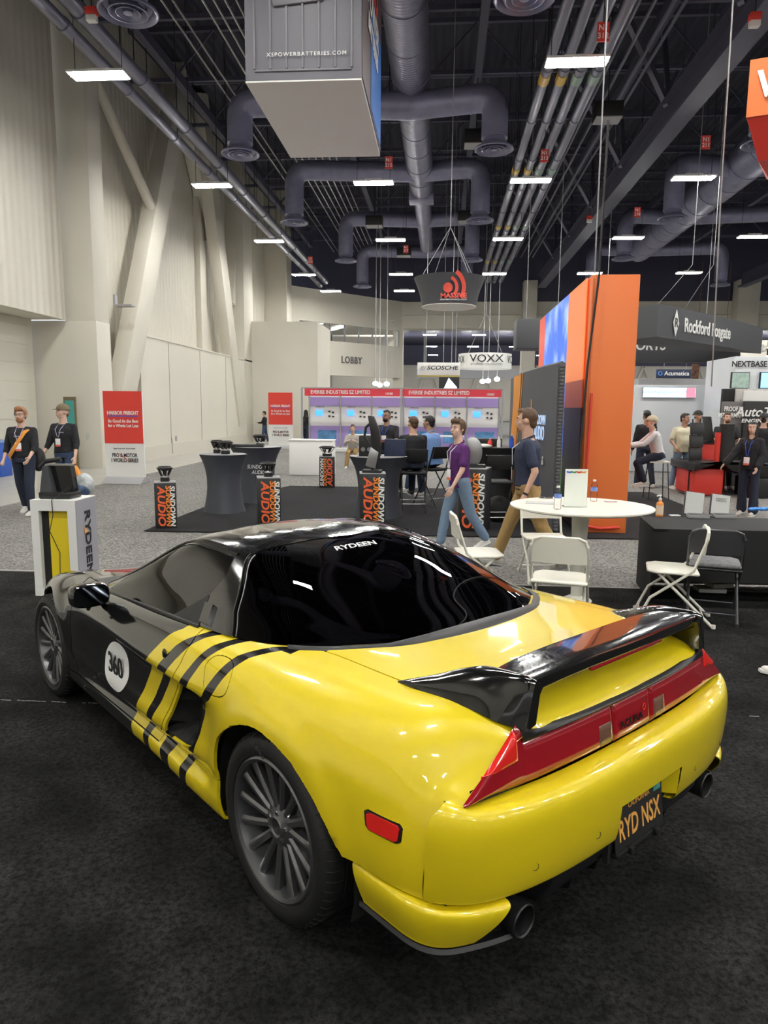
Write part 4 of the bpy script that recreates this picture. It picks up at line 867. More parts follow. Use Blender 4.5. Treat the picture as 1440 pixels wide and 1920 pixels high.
# ---- wing
def wing():
    z0 = 1.0; root = None
    bl = MB(); rows = []
    for x in np.linspace(-.530, .530, 33):
        k = abs(x)/.53; yf = -.590-.055*(1-k**2)*0+(-.02)*k**3; yr = -.775-.022*(1-k*k*.6); th = .030+.01*k**4; zz = z0-.006*k**4
        yf = -.610+.05*(1-k**2)*0-.03*k**4; c = (yf+yr)/2; h = (yf-yr)/2
        sec = [(yf, zz-.012), (yf-.006, zz-.003), (c+h*.4, zz+.004), (c-h*.2, zz+.006), (yr+.012, zz+.010), (yr, zz+.006), (yr-.002, zz-.010), (yr+.008, zz-th), (c, zz-th+.004), (yf-.01, zz-.020)]
        rows.append([(x, y, z) for y, z in sec])
    bl.grid(rows, closed=True); BL = bl.build('rear_wing', M['black_gloss'], car, smooth=40)
    bl2 = MB().box((0, -.786, .968), (.44, .012, .012)); bl2.build('brake_light', M['red_lens'], BL, bevel=.003)
    for s in (-1, 1):
        m = MB()
        # sections along y: outer foot, outer shoulder, ridge, inner top, inner foot
        secs = [(-.355, .634, .899, .632, .902, .630, .903, .628, .903, .626, .899),
                (-.40, .634, .896, .632, .912, .612, .920, .590, .916, .575, .896),
                (-.47, .630, .896, .620, .925, .590, .945, .560, .940, .535, .896),
                (-.54, .622, .900, .603, .945, .562, .975, .520, .970, .500, .930),
                (-.60, .612, .900, .590, .955, .550, .994, .500, .992, .490, .960),
                (-.66, .600, .892, .578, .955, .538, 1.003, .495, 1.000, .490, .972),
                (-.72, .585, .880, .560, .945, .528, 1.006, .495, 1.003, .494, .972),
                (-.765, .562, .872, .548, .935, .522, 1.007, .497, 1.004, .497, .970),
                (-.798, .544, .870, .534, .925, .514, 1.000, .500, .998, .500, .968)]
        R_ = []
        for q in secs:
            y = q[0]; pts = [(q[1+2*i], q[2+2*i]) for i in range(5)]; fine = []
            for i in range(4):
                for k in range(4):
                    u = k/4; p0 = pts[max(i-1, 0)]; p1 = pts[i]; p2 = pts[i+1]; p3 = pts[min(i+2, 4)]
                    fine.append(tuple(.5*(2*p1[c]+(-p0[c]+p2[c])*u+(2*p0[c]-5*p1[c]+4*p2[c]-p3[c])*u*u+(-p0[c]+3*p1[c]-3*p2[c]+p3[c])*u**3) for c in (0, 1)))
            fine.append(pts[4]); R_.append([(s*x, y, z) for x, z in fine])
        R2_ = [np.array(r) for r in R_]; RR = np.array(R2_); ky = np.array([q[0] for q in secs])[::-1]; RR = RR[::-1]
        out = hermite(ky, RR, np.linspace(ky[0], ky[-1], 40)); m.grid([[tuple(p) for p in r] for r in out], flip=s > 0)
        m.add([tuple(p) for p in out[0]], [tuple(range(len(out[0])))])
        # leg down to the lamp
        m.prism([(s*.470, .985), (s*.516, .998), (s*.546, .880), (s*.530, .868), (s*.502, .874), (s*.488, .960)], -.797, -.762, 'Y')
        m.build('wing_stay', M['black_gloss'], BL, smooth=42, solid=0)
        f = MB().add([(s*.500, -.60, .975), (s*.500, -.60, .905), (s*.520, -.77, .870), (s*.500, -.77, .975)], [(0, 1, 2, 3)]); f.build('stay_inner_face', M['black_gloss'], BL, solid=.003)
wing()
# ---- mirrors
for s in (-1, 1):
    mb = MB(); rows = []
    for t, k in ((0, .90), (.02, .98), (.05, 1), (.09, .90), (.125, .66), (.14, .30)):
        rows.append([(s*(.915+.097*k*math.copysign(abs(math.cos(a))**.55, math.cos(a))), 1.585+t*1.0, .826+.060*k*math.copysign(abs(math.sin(a))**.6, math.sin(a))) for a in np.linspace(0, 2*PI, 29)[:-1]])
    mb.grid(rows, closed=True); mb.add([rows[-1][i] for i in range(28)], [tuple(range(28))])
    o = mb.build('side_mirror', M['black_gloss'], car, smooth=50)
    g = MB(); rr = [[(s*(.915+.086*k*math.copysign(abs(math.cos(a))**.55, math.cos(a))), 1.5865, .826+.050*k*math.copysign(abs(math.sin(a))**.6, math.sin(a))) for a in np.linspace(0, 2*PI, 29)[:-1]] for k in (1, .5, .01)]; g.grid(rr, closed=True); g.build('mirror_glass', mm('mirror_dark', (.07, .08, .10), .06, 1), o)
    MB().tube([(s*.90, 1.63, .785), (s*.85, 1.66, .770), (s*.80, 1.70, .765)], [.022, .03, .035], 12, sy=.6).build('mirror_arm', M['black_gloss'], o)
    MB().tube([(s*.925, 1.61, .770), (s*.925, 1.615, .752)], [.014, .008], 10).build('mirror_camera', M['black_satin'], o)
# ---- door handle, roundel
for s in (-1, 1):
    P = S(np.array([.80]), np.array([5.15]))[0]; MB().ell((s*(-P[0]+.001), .80, P[2]), (.006, .022, .026), 16, 10).build('door_handle', M['black_gloss'], BODYP['door'][0 if s < 0 else 1])
def decal(pts_yz, m, parent, off=.0015, side=-1, name='roundel'):
    V = []; 
    for y, z in pts_yz:
        p = S(np.array([y]), np.array([zg(y, z, 6.8, 9.2)]))[0]; V.append((p[0]*(-side)-0*.1+side*off, y, z))
    return V
rv = [[(1.425+.152*k*math.cos(a), .498+.118*k*math.sin(a)) for a in np.linspace(0, 2*PI, 41)[:-1]] for k in (1, .75, .5, .25, .02)]
for s, dn in ((-1, 0), (1, 1)):
    mb = MB(); mb.grid([decal(r, None, None, side=s) for r in rv], closed=True); ro = mb.build('roundel', M['white'], BODYP['door'][dn])
    t = text('360', .150, M['black'], ro, (s*.8745, 1.425, .498), rot=(PI/2, 0, s*PI/2), bold=.003, sx=.86, ext=.001, spacing=.95)
# ---- wheels
def wheel(r, w, rr):
    root = MB(); T = []
    h = w/2; Wp = [(rr+.004, -h*.80), (rr+.016, -h*.97), (rr+.03, -h*1.0), (r-.045, -h*1.03), (r-.016, -h*.94), (r-.004, -h*.80), (r, -h*.62), (r, -h*.36)]
    for q in (-.34, 0): Wp += [(r, h*q-.004), (r-.007, h*q-.002), (r-.007, h*q+.004), (r, h*q+.006)]
    Wp += [(r, h*.34), (r-.007, h*.345), (r-.007, h*.38), (r, h*.385), (r, h*.62), (r-.004, h*.80), (r-.016, h*.94), (rr+.03, h), (rr+.004, h*.8)]
    rim = MB(); rim.lathe([(rr+.004, -h*.84), (rr+.012, -h*.93), (rr+.004, -h*.98), (rr-.008, -h*.92), (rr-.012, -h*.70), (rr-.020, -h*.3), (rr-.035, h*.2), (rr-.02, h*.8)], 72, axis='X')
    ns = 15
    for i in range(ns):
        a = 2*PI*i/ns; c, s_ = math.cos(a), math.sin(a); V = []
        for rad, hw, x0, th in ((.045, .017, -h*.66, .05), (.085, .0135, -h*.70, .040), (rr*.62, .0145, -h*.76, .030), (rr-.030, .0175, -h*.82, .028), (rr-.008, .020, -h*.84, .025)):
            for t_, xx in ((-hw, x0+.008), (-hw*.35, x0), (hw*.35, x0), (hw, x0+.008), (hw*.8, x0+th), (-hw*.8, x0+th)):
                V.append((xx, rad*c-t_*s_, rad*s_+t_*c))
        F = [(i_*6+j, i_*6+(j+1) % 6, (i_+1)*6+(j+1) % 6, (i_+1)*6+j) for i_ in range(4) for j in range(6)]; rim.add(V, F)
    rim.lathe([(0, -h*.50), (.026, -h*.50), (.028, -h*.74), (.034, -h*.78), (.040, -h*.73), (.066, -h*.68), (.080, -h*.62), (.076, -h*.1), (0, -h*.1)], 40, axis='X')
    return Wp, rim, h
for cx, cy, r, w, rr in ((-.780, 0, .327, .235, .238), (.780, 0, .327, .235, .238), (-.770, 2.53, .312, .195, .232), (.770, 2.53, .312, .195, .232)):
    Wp, rim, h = wheel(r, w, rr)
    R_ = rim.build('wheel', M['rim'], car, smooth=35); R_.location = (cx, cy, r); R_.rotation_euler = (random.random()*.4, 0, 0)
    if cx > 0: R_.rotation_euler = (0, 0, PI)
    ty = MB().lathe(Wp, 96, axis='X')
    for k in range(56):      # sipes on the tread shoulders
        a = 2*PI*k/56
        for sd in (-1, 1):
            pts = [(sd*h*q, (r+.0006)*math.cos(a+b), (r+.0006)*math.sin(a+b)) for q, b in ((.42, .035), (.60, .015), (.78, .0))]+[(sd*h*.93, (r-.012)*math.cos(a-.012), (r-.012)*math.sin(a-.012))]
            ty.tube(pts, .0022, 4, mi=1)
    tyre = ty.build('tire', [M['rubber'], M['black_matte']], R_, smooth=40)
    for k in range(5):
        a = 2*PI*k/5+.3; MB().cyl((-h*.76, .052*math.cos(a), .052*math.sin(a)), (-h*.40, .052*math.cos(a), .052*math.sin(a)), .009, n=6).build('lug_nut', M['chrome'], R_)
    MB().lathe([(.02, -h*.02), (.155, -h*.02), (.155, h*.15), (.02, h*.15)], 40, axis='X').build('brake_disc', M['steel'], R_)
    MB().box((0, .14, .02), (.05, .06, .13)).build('brake_caliper', M['rim_dark'], R_, bevel=.01)
    if cx < 0 and cy == 0:
        tt = text('S.drive', .030, M['dark_grey'], tyre, (-h*1.035, .085, .266), rot=(PI/2, 0, -PI/2), shear=.3, ext=.0006)
        a = math.radians(-17)*-1; tt.rotation_euler = (PI/2, math.radians(18), -PI/2); R_.rotation_euler[0] = 0.1
# ---------- signs, booths, displays
def txt_on(parent, s, size, m, x, z, y=-.012, **k): return text(s, size, m, parent, (x, y, z), **k)
RED = M['red']; WH = M['white']
def freight(x0, x1, y, z1, lab, rz=0):
    w = x1-x0; t = thing('pylon_sign', lab, 'sign', ((x0+x1)/2, y, 0), rz, 'red and white pylon signs'); s = w/.94
    MB().box((0, 0, .12+1.0*s+.0), (w, .06, 2.0*s), taper=.98).build('panel', WH, t); MB().box((0, -.034, .12+(2-.6)*s), (w*.985, .01, 1.2*s)).build('red_field', RED, t)
    MB().prism([(-.30, 0), (.30, 0), (.04, .14), (-.04, .14)], -w/2, w/2, 'X').build('foot', M['grey'], t)
    z = .12+1.33*s; txt_on(t, 'HARBOR FREIGHT', .118*s, WH, 0, z+.17*s, -.045, bold=.003, sx=.78); txt_on(t, 'As Good As the Best\nfor a Whole Lot Less', .105*s, WH, 0, z-.07*s, -.045, bold=.002, sx=.80)
    MB().box((0, -.043, z+.10*s), (.72*s, .006, .02)).build('blue_rule', M['blue'], t)
    txt_on(t, 'Upper South Hall - Booth #36081', .045*s, M['black'], 0, .12+.68*s, -.036, sx=.85); txt_on(t, 'PRO & MOTOR\nI WORLD SERIES', .12*s, M['black'], 0, .12+.46*s, -.036, bold=.003, sx=.75)
    MB().bar((-.12*s, -.037, .12+.56*s), (.10*s, -.037, .12+.38*s), .03, .006).build('red_slash', RED, t)
    return t
freight(-7.74, -6.81, 16.0, 2.1, 'red and white HARBOR FREIGHT pylon sign near the two men in black')
freight(-7.45, -6.38, 30.6, 2.5, 'distant red and white HARBOR FREIGHT pylon sign beside the red booth')
# hanging battery company box
bx = thing('hanging_sign', 'large grey box sign hung from the roof with white underside', 'hanging sign', (-2.13, 12.75, 6.53)); wx, wy, hz = 1.72, 3.2, 2.6
MB().box((0, 0, hz/2), (wx, wy, hz)).build('box_body', mat('sign_slate', (.16, .155, .18), .55), bx, bevel=.01)
MB().box((0, 0, -.012), (wx, wy, .02)).build('underside', mat('fabric_white', (.82, .81, .78), .8), bx)
mb = MB(); sg = mat('sign_relief', (.19, .185, .21), .5)
for k in range(7): mb.box((-wx/2+.14+(wx-.28)*k/6, -wy/2-.012, 1.45), (.035, .03, 2.6))
mb.box((0, -wy/2-.01, .13), (wx-.28, .03, .03)); mb.box((0, -wy/2-.01, 1.40), (wx-.2, .03, .03)); mb.box((0, -wy/2-.01, 1.50), (wx-.2, .03, .03)); mb.build('relief_rib', sg, bx, bevel=.008)
MB().prism([(-.42, .98), (.30, 1.04), (.46, 1.32), (.62, 1.55), (.30, 1.70), (-.30, 1.70), (-.62, 1.50), (-.52, 1.30)], -wy/2-.05, -wy/2-.01, 'Y').build('emblem_plate', sg, bx, bevel=.015)
txt_on(bx, 'POWER', .20, M['grey'], 0, 1.14, -wy/2-.06, bold=.008, sx=1.1); txt_on(bx, 'XS', .62, M['sign_relief'] if 'sign_relief' in M else sg, 0, 1.55, -wy/2-.06, shear=.3, bold=.02, ext=.02, sx=1.4); txt_on(bx, 'XSPOWERBATTERIES.COM', .075, WH, .06, .33, -wy/2-.045, sx=1.1, spacing=1.25)
sd = mat('sign_side', (.10, .07, .08), .5); MB().box((wx/2+.006, 0, hz/2), (.012, wy-.1, hz-.1)).build('side_panel', sd, bx)
MB().box((wx/2+.016, .55, .95), (.01, 1.8, 1.7)).build('blue_field', mat('blue_print', (.02, .16, .55), .5), bx)
for s_, sz, z, c in (('XS', 1.25, 2.2, M['red']), ('POWER', .52, 1.55, WH), ('BATTERIES', .34, 1.15, WH)): text(s_, sz, c, bx, (wx/2+.03, -.1, z), (PI/2, 0, PI/2), bold=.015, shear=.15)
mb = MB()
for a in (-.7, .7):
    for b in (-1.2, 1.2): mb.cyl((a, b, hz), (a, b, CT-6.75), .012, n=5)
mb.build('hanging_cable', M['black'], bx)
# drum sign
dm = thing('hanging_sign', 'black round drum sign with red MASSIVE speaker logo hung from the roof', 'hanging sign', (.13, 18.9, 4.35))
MB().lathe([(.90, .70), (.86, .60), (.80, .45), (.735, .25), (.70, 0), (.66, 0), (.66, .02)], 64).build('drum_skin', M['dark_grey'], dm, smooth=60)
MB().lathe([(0, -.012), (.70, -.012), (.70, .004), (0, .004)], 64).build('underside', mat('fabric_white2', (.85, .84, .80), .8), dm); MB().lathe([(0, .66), (.86, .66), (.90, .70)], 48).build('top_rim', M['grey'], dm)
ml = MB(); rr_ = lambda z: .70+.03+.17*(z/.7)**1.6
def arc_print(cx, cz, r0, r1, a0, a1, n=20):
    o = []
    for rad in (r0, r1):
        o.append([(lambda X, Z: (X, -math.sqrt(max(.01, (rr_(Z)+.01)**2-X*X)), Z))(cx+rad*math.cos(a), cz+rad*math.sin(a)) for a in np.linspace(a0, a1, n)])
    ml.grid(o)
arc_print(-.04, .35, .001, .115, 0, 2*PI, 30); arc_print(-.06, .36, .20, .275, -.75, 1.15); arc_print(-.06, .36, .36, .46, -.60, 1.02); ml.build('logo', mat('logo_red', (.75, .10, .07), .5), dm, fix=False, solid=.004)
txt_on(dm, 'MASSIVE', .15, mat('logo_red2', (.75, .10, .07), .5), .10, .165, -.755, bold=.005, sx=1.15); txt_on(dm, 'HIGH PERFORMANCE AUDIO', .05, WH, .10, .075, -.748)
mb = MB()
for a in range(4): mb.cyl((.82*math.cos(a*PI/2+.6), .82*math.sin(a*PI/2+.6), .70), (0, 0, 1.95), .008, n=5)
mb.cyl((0, 0, 1.95), (0, 0, 9.5), .010, n=5); mb.build('hanging_cable', M['grey'], dm)
# small far hanging signs
def plainsign(name, lab, x, y, z, w, h, m, th=.3, cat='hanging sign'):
    t = thing(name, lab, cat, (x, y, z)); MB().box((0, 0, 0), (w, th, h)).build('sign_body', m, t, bevel=.01); MB().cyl((-w*.3, 0, h/2), (-w*.3, 0, 13.9-z), .012, n=4).cyl((w*.3, 0, h/2), (w*.3, 0, 13.9-z), .012, n=4).build('hanging_cable', M['grey'], t); return t
p0 = atY(783, 680, 31); p1 = atY(862, 704, 31); t = plainsign('hanging_sign', 'flat white SCOSCHE sign hung above the red booth', (p0.x+p1.x)/2, 31, (p0.z+p1.z)/2, p1.x-p0.x, p0.z-p1.z, WH); txt_on(t, 'SCOSCHE', .22, M['black'], .15, .04, -.17, sx=1.35, shear=.2, bold=.004)
MB().box((0, 0, -(p0.z-p1.z)/2-.03), (1.8, .25, .06)).build('gold_edge', mat('gold', (.55, .45, .10), .5), t)
for k in range(3): MB().bar((-.80+.08*k, -.165, -.06), (-.70+.08*k, -.165, .12), .035, .01).build('logo_bar', M['black'], t)
vx = thing('hanging_sign', 'white ring sign with black VOXX lettering hung beyond the red booth', 'hanging sign', (1.95, 34, 3.95)); MB().lathe([(1.22, -.33), (1.22, .33), (1.19, .33), (1.19, -.33), (1.22, -.33)], 64).build('ring', WH, vx, smooth=60)
txt_on(vx, 'VOXX', .46, M['black'], 0, .06, -1.235, sx=1.15, bold=.002); txt_on(vx, 'BY GENTEX CORPORATION', .11, M['black'], 0, -.19, -1.235); text('VO', .46, M['black'], vx, (1.10, -.58, .05), (PI/2, 0, 1.05), sx=.8); text('XX', .46, M['black'], vx, (-1.10, -.58, .05), (PI/2, 0, -1.05), sx=.8)
MB().cyl((-.8, 0, .33), (0, 0, 2.2), .01, n=4).cyl((.8, 0, .33), (0, 0, 2.2), .01, n=4).cyl((0, 0, 2.2), (0, 0, 5), .01, n=4).build('hanging_cable', M['grey'], vx)
p = atY(842, 717, 33); t = plainsign('hanging_sign', 'black square sign with white triangle logo above the red booth', p.x, 33, p.z-.1, .92, .95, M['black'], .2)
MB().prism([(-.36, -.46), (-.02, .30), (.36, -.12), (.36, -.46)], -.13, -.11, 'Y').build('triangle_logo', mat('screen_white', (.85, .88, .95), .4, emit=.5), t); MB().bar((-.25, -.14, -.40), (.0, -.14, .18), .07, .01).build('logo_bar', M['black'], t)
# black sign behind the LED wall
p0 = atY(967, 602, 26); t = plainsign('hanging_sign', 'plain black hanging sign behind the top of the orange and blue wall', p0.x+.9, 26, p0.z-.48, 1.8, 1.0, M['dark_grey'], 1.2)
# orange structure with LED wall
ow = thing('display_wall', 'tall orange booth wall whose left side is a colourful screen', 'booth wall', (0, 0, 0)); H_ = 3.62; X0, X1, Y0, Y1 = 2.02, 2.69, 10.43, 15.5
MB().box(((X0+X1)/2+.01, (Y0+Y1)/2, H_/2), (X1-X0-.02, Y1-Y0, H_)).build('wall_body', M['orange'], ow, bevel=.008)
MB().box((X0+.045, Y0-.006, H_/2), (.02, .006, H_-.1)).build('wall_joint', mat('orange_dark', (.55, .12, .03), .6), ow)
def screen(y0, y1, z0, z1, m, nm): MB().box((X0-.008, (y0+y1)/2, (z0+z1)/2), (.014, y1-y0, z1-z0)).build(nm, m, ow)
em = lambda n, c, s=1.0: mat(n, c, .4, emit=s)
sky = bpy.data.materials.new('screen_sky'); sky.use_nodes = True; nt = sky.node_tree; b_ = nt.nodes['Principled BSDF']; tcn = nt.nodes.new('ShaderNodeTexCoord'); nz = nt.nodes.new('ShaderNodeTexNoise'); nz.inputs['Scale'].default_value = 1.6; nz.inputs['Detail'].default_value = 9
rp = nt.nodes.new('ShaderNodeValToRGB'); rp.color_ramp.elements[0].position = .45; rp.color_ramp.elements[1].position = .72; rp.color_ramp.elements[0].color = (.03, .16, .80, 1); rp.color_ramp.elements[1].color = (.55, .75, 1, 1)
nt.links.new(tcn.outputs['Object'], nz.inputs['Vector']); nt.links.new(nz.outputs['Fac'], rp.inputs[0]); nt.links.new(rp.outputs[0], b_.inputs['Emission Color']); b_.inputs['Emission Strength'].default_value = .42; b_.inputs['Base Color'].default_value = (.02, .02, .02, 1)
screen(12.05, 14.67, 1.0, H_-.01, sky, 'sky_picture'); screen(12.05, 14.67, .02, 1.0, mat('screen_green', (.02, .05, .01), .4, emit=.35, emit_col=(.06, .35, .03), noise=(8, .4)), 'grass_picture')
screen(14.67, 15.48, .02, H_-.01, em('screen_red', (.62, .06, .03), .25), 'red_band'); screen(10.62, 12.05, 2.2, H_-.01, em('screen_orange', (.75, .20, .05), .25), 'orange_band'); screen(10.62, 12.05, 1.8, 2.2, em('screen_rust', (.38, .07, .03), .12), 'rust_band'); screen(10.62, 12.05, .02, 1.8, em('screen_dark', (.03, .012, .015), .05), 'dark_band')
MB().tube([(2.10, 10.38, 2.0), (2.08, 10.37, .95), (2.06, 10.36, .2)], .018, 8).tube([(2.06, 10.36, .12), (2.3, 10.36, .08), (2.58, 10.36, .10)], .022, 8).build('red_tube', RED, ow)
tag(MB().tube([(X0+.12, Y0-.05, 5.6), (X0+.10, Y0-.05, 3.6), (2.02, Y0-.08, 2.4), (1.96, Y0-.15, 1.2), (1.93, Y0-.2, .02)], .016, 6).build('cable', M['black']), 'black cable running down the front edge of the orange wall', 'cable')
tag(MB().tube([tuple(atY(1137, -30, 9.6))[:2]+(13.9,), tuple(atY(1125, 300, 9.7)), tuple(atY(1115, 512, 10.2))], .010, 6).build('hanging_cable', M['grey']), 'long thin cable hanging in front of the ceiling pipes above the orange wall', 'cable')
tag(MB().tube([tuple(atY(1358, 60, 10.5))[:2]+(13.9,), tuple(atY(1350, 400, 10.5)), tuple(atY(1334, 724, 11.5))], .010, 6).build('hanging_cable', M['grey']), 'long thin cable hanging in front of the black ROCKFORD sign', 'cable')
tvp = thing('television', 'black flat television on the right side of the orange wall', 'television', (2.78, 12.6, 2.05)); MB().box((.04, 0, 0), (.07, 1.4, .82)).build('tv_body', M['black_gloss'], tvp, bevel=.01); MB().box((-.04, 0, 0), (.10, .3, .3)).build('tv_mount', M['black'], tvp)
# speaker brand pop-up wall
sb = thing('banner_wall', 'dark grey stretched fabric banner wall with orange stripe and SUNDOWN AUDIO logo', 'banner', (0, 0, 0)); pr_ = []
p_n, p_f = Vector((1.66, 10.3, 0)), Vector((1.32, 13.6, 0))
def sbp(u, z, o=0):
    p = p_n.lerp(p_f, u); d_ = (p_f-p_n).normalized(); n_ = Vector((-d_.y, d_.x, 0)); return Vector((p.x, p.y, z*(1-.035*u)))+n_*(.10*math.sin(PI*u)+o)
HB = 2.44
gm = mat('banner_grey', (.115, .115, .125), .7); rows = [[sbp(u, z, .05) for z in (.04, 1.0, HB-.03)]+[sbp(u, HB, 0)]+[sbp(u, z, -.05) for z in (HB-.03, .04)] for u in np.linspace(0, 1, 16)]; MB().grid(rows, closed=True).add(rows[0], [tuple(range(6))]).add(rows[-1], [tuple(range(6))]).build('fabric', gm, sb, smooth=50)
of = mat('banner_orange', (.85, .32, .03), .6)
st = MB(); st.grid([[sbp(.64+.05*math.sin(z*2), z, .056), sbp(.72+.05*math.sin(z*2), z, .056), sbp(.80+.05*math.sin(z*2.2), z, .056), sbp(.87+.04*math.sin(z*2.2), z, .056)] for z in np.linspace(.08, HB-.04, 20)]); st.build('orange_stripe', of, sb, fix=False, solid=.003)
st = MB(); st.grid([[sbp(.60+.05*math.sin(z*2), z, .056), sbp(.615+.05*math.sin(z*2), z, .056)] for z in np.linspace(.08, HB-.04, 20)]); st.grid([[sbp(.30+.06*(z-1.2), z, .056), sbp(.315+.06*(z-1.2), z, .056)] for z in np.linspace(1.2, 1.95, 8)]); st.build('thin_stripe', of, sb, fix=False, solid=.003)
MB().tube([sbp(0, z, .0)+Vector((.0, -.03, 0)) for z in (.05, 1.2, HB-.05)], .036, 10).build('braided_edge', mat('braid', (.08, .08, .085), .6, stripes=('Z', .05, .25)), sb)
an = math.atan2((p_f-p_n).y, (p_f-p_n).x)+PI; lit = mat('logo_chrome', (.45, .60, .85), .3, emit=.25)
for s_, z, sz in (('SUNDOWN', 1.62, .15), ('AUDIO', 1.42, .22)): q = sbp(.20, z, .07); text(s_, sz*1.3, lit, sb, tuple(q), (PI/2, 0, an), bold=.004, sx=.7)
for s_, u, z in (('EXTREME', .50, 1.10), ('BASS', .16, 1.02)): q = sbp(u, z, .07); text(s_, .17, lit if u > .4 else WH, sb, tuple(q), (PI/2, 0, an), bold=.003, sx=.8)
# ---- speaker display boxes
hz_m = mat('box_black', (.02, .02, .022), .5, noise=(14, .3))
def woofer(parent_z, x, y, lab, r=.11, g='speaker drivers on display', two=False):
    t = thing('speaker_driver', lab, 'speaker', (x, y, parent_z), 0, g)
    MB().lathe([(0, 0), (r*.62, 0), (r*.62, .055), (r*.56, .06), (0, .06)], 32).build('magnet', M['black_satin'], t, bevel=0)
    MB().lathe([(r*.50, .06), (r*.45, .09), (r*.50, .095), (0, .095)], 28).build('coil_cover', M['chrome'] if two else M['steel'], t)
    bs = MB(); bs.lathe([(r*1.0, .185), (r*1.08, .185), (r*1.08, .200), (r*.94, .205), (r*.86, .185), (r*.3, .15), (0, .15)], 36)
    for k in range(6): a = k*PI/3; bs.bar((r*.52*math.cos(a), r*.52*math.sin(a), .085), (r*.98*math.cos(a), r*.98*math.sin(a), .188), .030, .012)
    bs.build('basket', M['black_satin'], t, smooth=40); MB().lathe([(r*.93, .204), (r*.84, .218), (r*.74, .204)], 32).build('surround', M['rubber'], t, smooth=60); return t
def sbox(px, ytop, Y, w, d, rz, lab, flip=False, drv=None, side=1):
    p = atY(px, ytop, Y); h = p.z; t = thing('display_pedestal', lab, 'pedestal', (p.x, Y+d/2, .01), rz, 'black SUNDOWN AUDIO display pedestals'); h -= .01
    MB().box((0, 0, h/2), (w, d, h)).build('box_body', hz_m, t, bevel=.006); MB().box((0, 0, h+.006), (w*1.0, d*1.0, .012)).build('top_plate', M['grey'], t)
    for s_, x, m_, wd, yy in (('SUNDOWN', .115, WH, .085, .006), ('SUNDOWN', .045, M['txt_orange'], .085, .008), ('AUDIO', -.07, M['txt_red'], .13, .008)):
        o = text(s_, .2, m_, t, (0, 0, 0), (PI/2, 0, 0), bold=.006, shear=.15); k = w/.36; L = max(v.co.x for v in o.data.vertices)-min(v.co.x for v in o.data.vertices); hh_ = max(v.co.y for v in o.data.vertices)-min(v.co.y for v in o.data.vertices)
        o.location = (x*k*(-1 if flip else 1), -d/2-yy, h*.5); o.scale = (h*.90/L, wd*k/hh_, 1); o.rotation_euler = (PI/2, (-PI/2 if flip else PI/2), 0)
    for r_ in (-1, 1): text('AUDIO SUNDOWN', .05, M['dark_grey'], t, (r_*(w/2+.004), 0, h*.5), (PI/2, PI/2, r_*PI/2), ext=.0005)
    if drv: woofer(h+.012+.01, p.x, Y+d/2, *drv)
    return t, h
M['txt_orange'] = mat('txt_orange', (.85, .25, .03), .5); M['txt_red'] = mat('txt_red', (.82, .13, .04), .5)
sbox(302, 906, 9.92, .30, .30, .35, 'leftmost black SUNDOWN AUDIO pedestal with orange lettering on the carpet corner', drv=('upright speaker driver on the leftmost black pedestal', .105))
sbox(498, 897, 10.3, .34, .34, .30, 'second black SUNDOWN AUDIO pedestal from left, in front of the dark covered tables', drv=('chrome-banded speaker driver on the second black pedestal from left', .11, 'speaker drivers on display', True))
sbox(611, 857, 15.6, .34, .34, .15, 'farthest black SUNDOWN AUDIO pedestal beside the white counter', True, ('large speaker driver on the farthest black pedestal', .17))
sbox(696, 889, 10.3, .38, .38, .12, 'black SUNDOWN AUDIO pedestal in front of the seated men', drv=None)
sbox(893, 880, 10.25, .40, .40, -.25, 'rightmost black SUNDOWN AUDIO pedestal behind the man in purple', drv=None)
p = atY(696, 889, 10.3); cw_ = thing('cutaway_speaker', 'sliced speaker half standing upright on the pedestal before the seated men', 'speaker', (p.x, 10.47, p.z+.012)); MB().box((0, 0, .02), (.28, .24, .04)).build('base_plate', M['black_satin'], cw_, bevel=.005)
MB().prism([(-.02, .04), (.09, .06), (.13, .35), (.11, .60), (.02, .82), (-.07, .83), (-.03, .6), (-.02, .4)], -.05, .05, 'Y').build('frame_slice', M['black_satin'], cw_, bevel=.012); MB().prism([(-.10, .10), (.05, .05), (.10, .30), (-.02, .38)], -.052, .056, 'Y').build('metal_section', M['steel'], cw_, bevel=.01); MB().tube([(-.04, 0, .42), (-.12, 0, .52), (-.10, 0, .66), (-.03, 0, .72)], .02, 8).build('basket_arm', M['black_satin'], cw_)
p = atY(893, 880, 10.25); cw2 = thing('cutaway_speaker', 'grey half-disc speaker slice on the pedestal behind the man in purple', 'speaker', (p.x, 10.47, p.z+.012)); MB().box((0, 0, .02), (.28, .22, .04)).build('base_plate', M['black_satin'], cw2); MB().prism([(-.09, .04)]+[(-.05+.14*math.cos(a), .22+.22*math.sin(a)) for a in np.linspace(-.9, 1.9, 12)]+[(-.14, .40)], -.05, .05, 'Y').build('metal_section', M['steel'], cw2, bevel=.01)
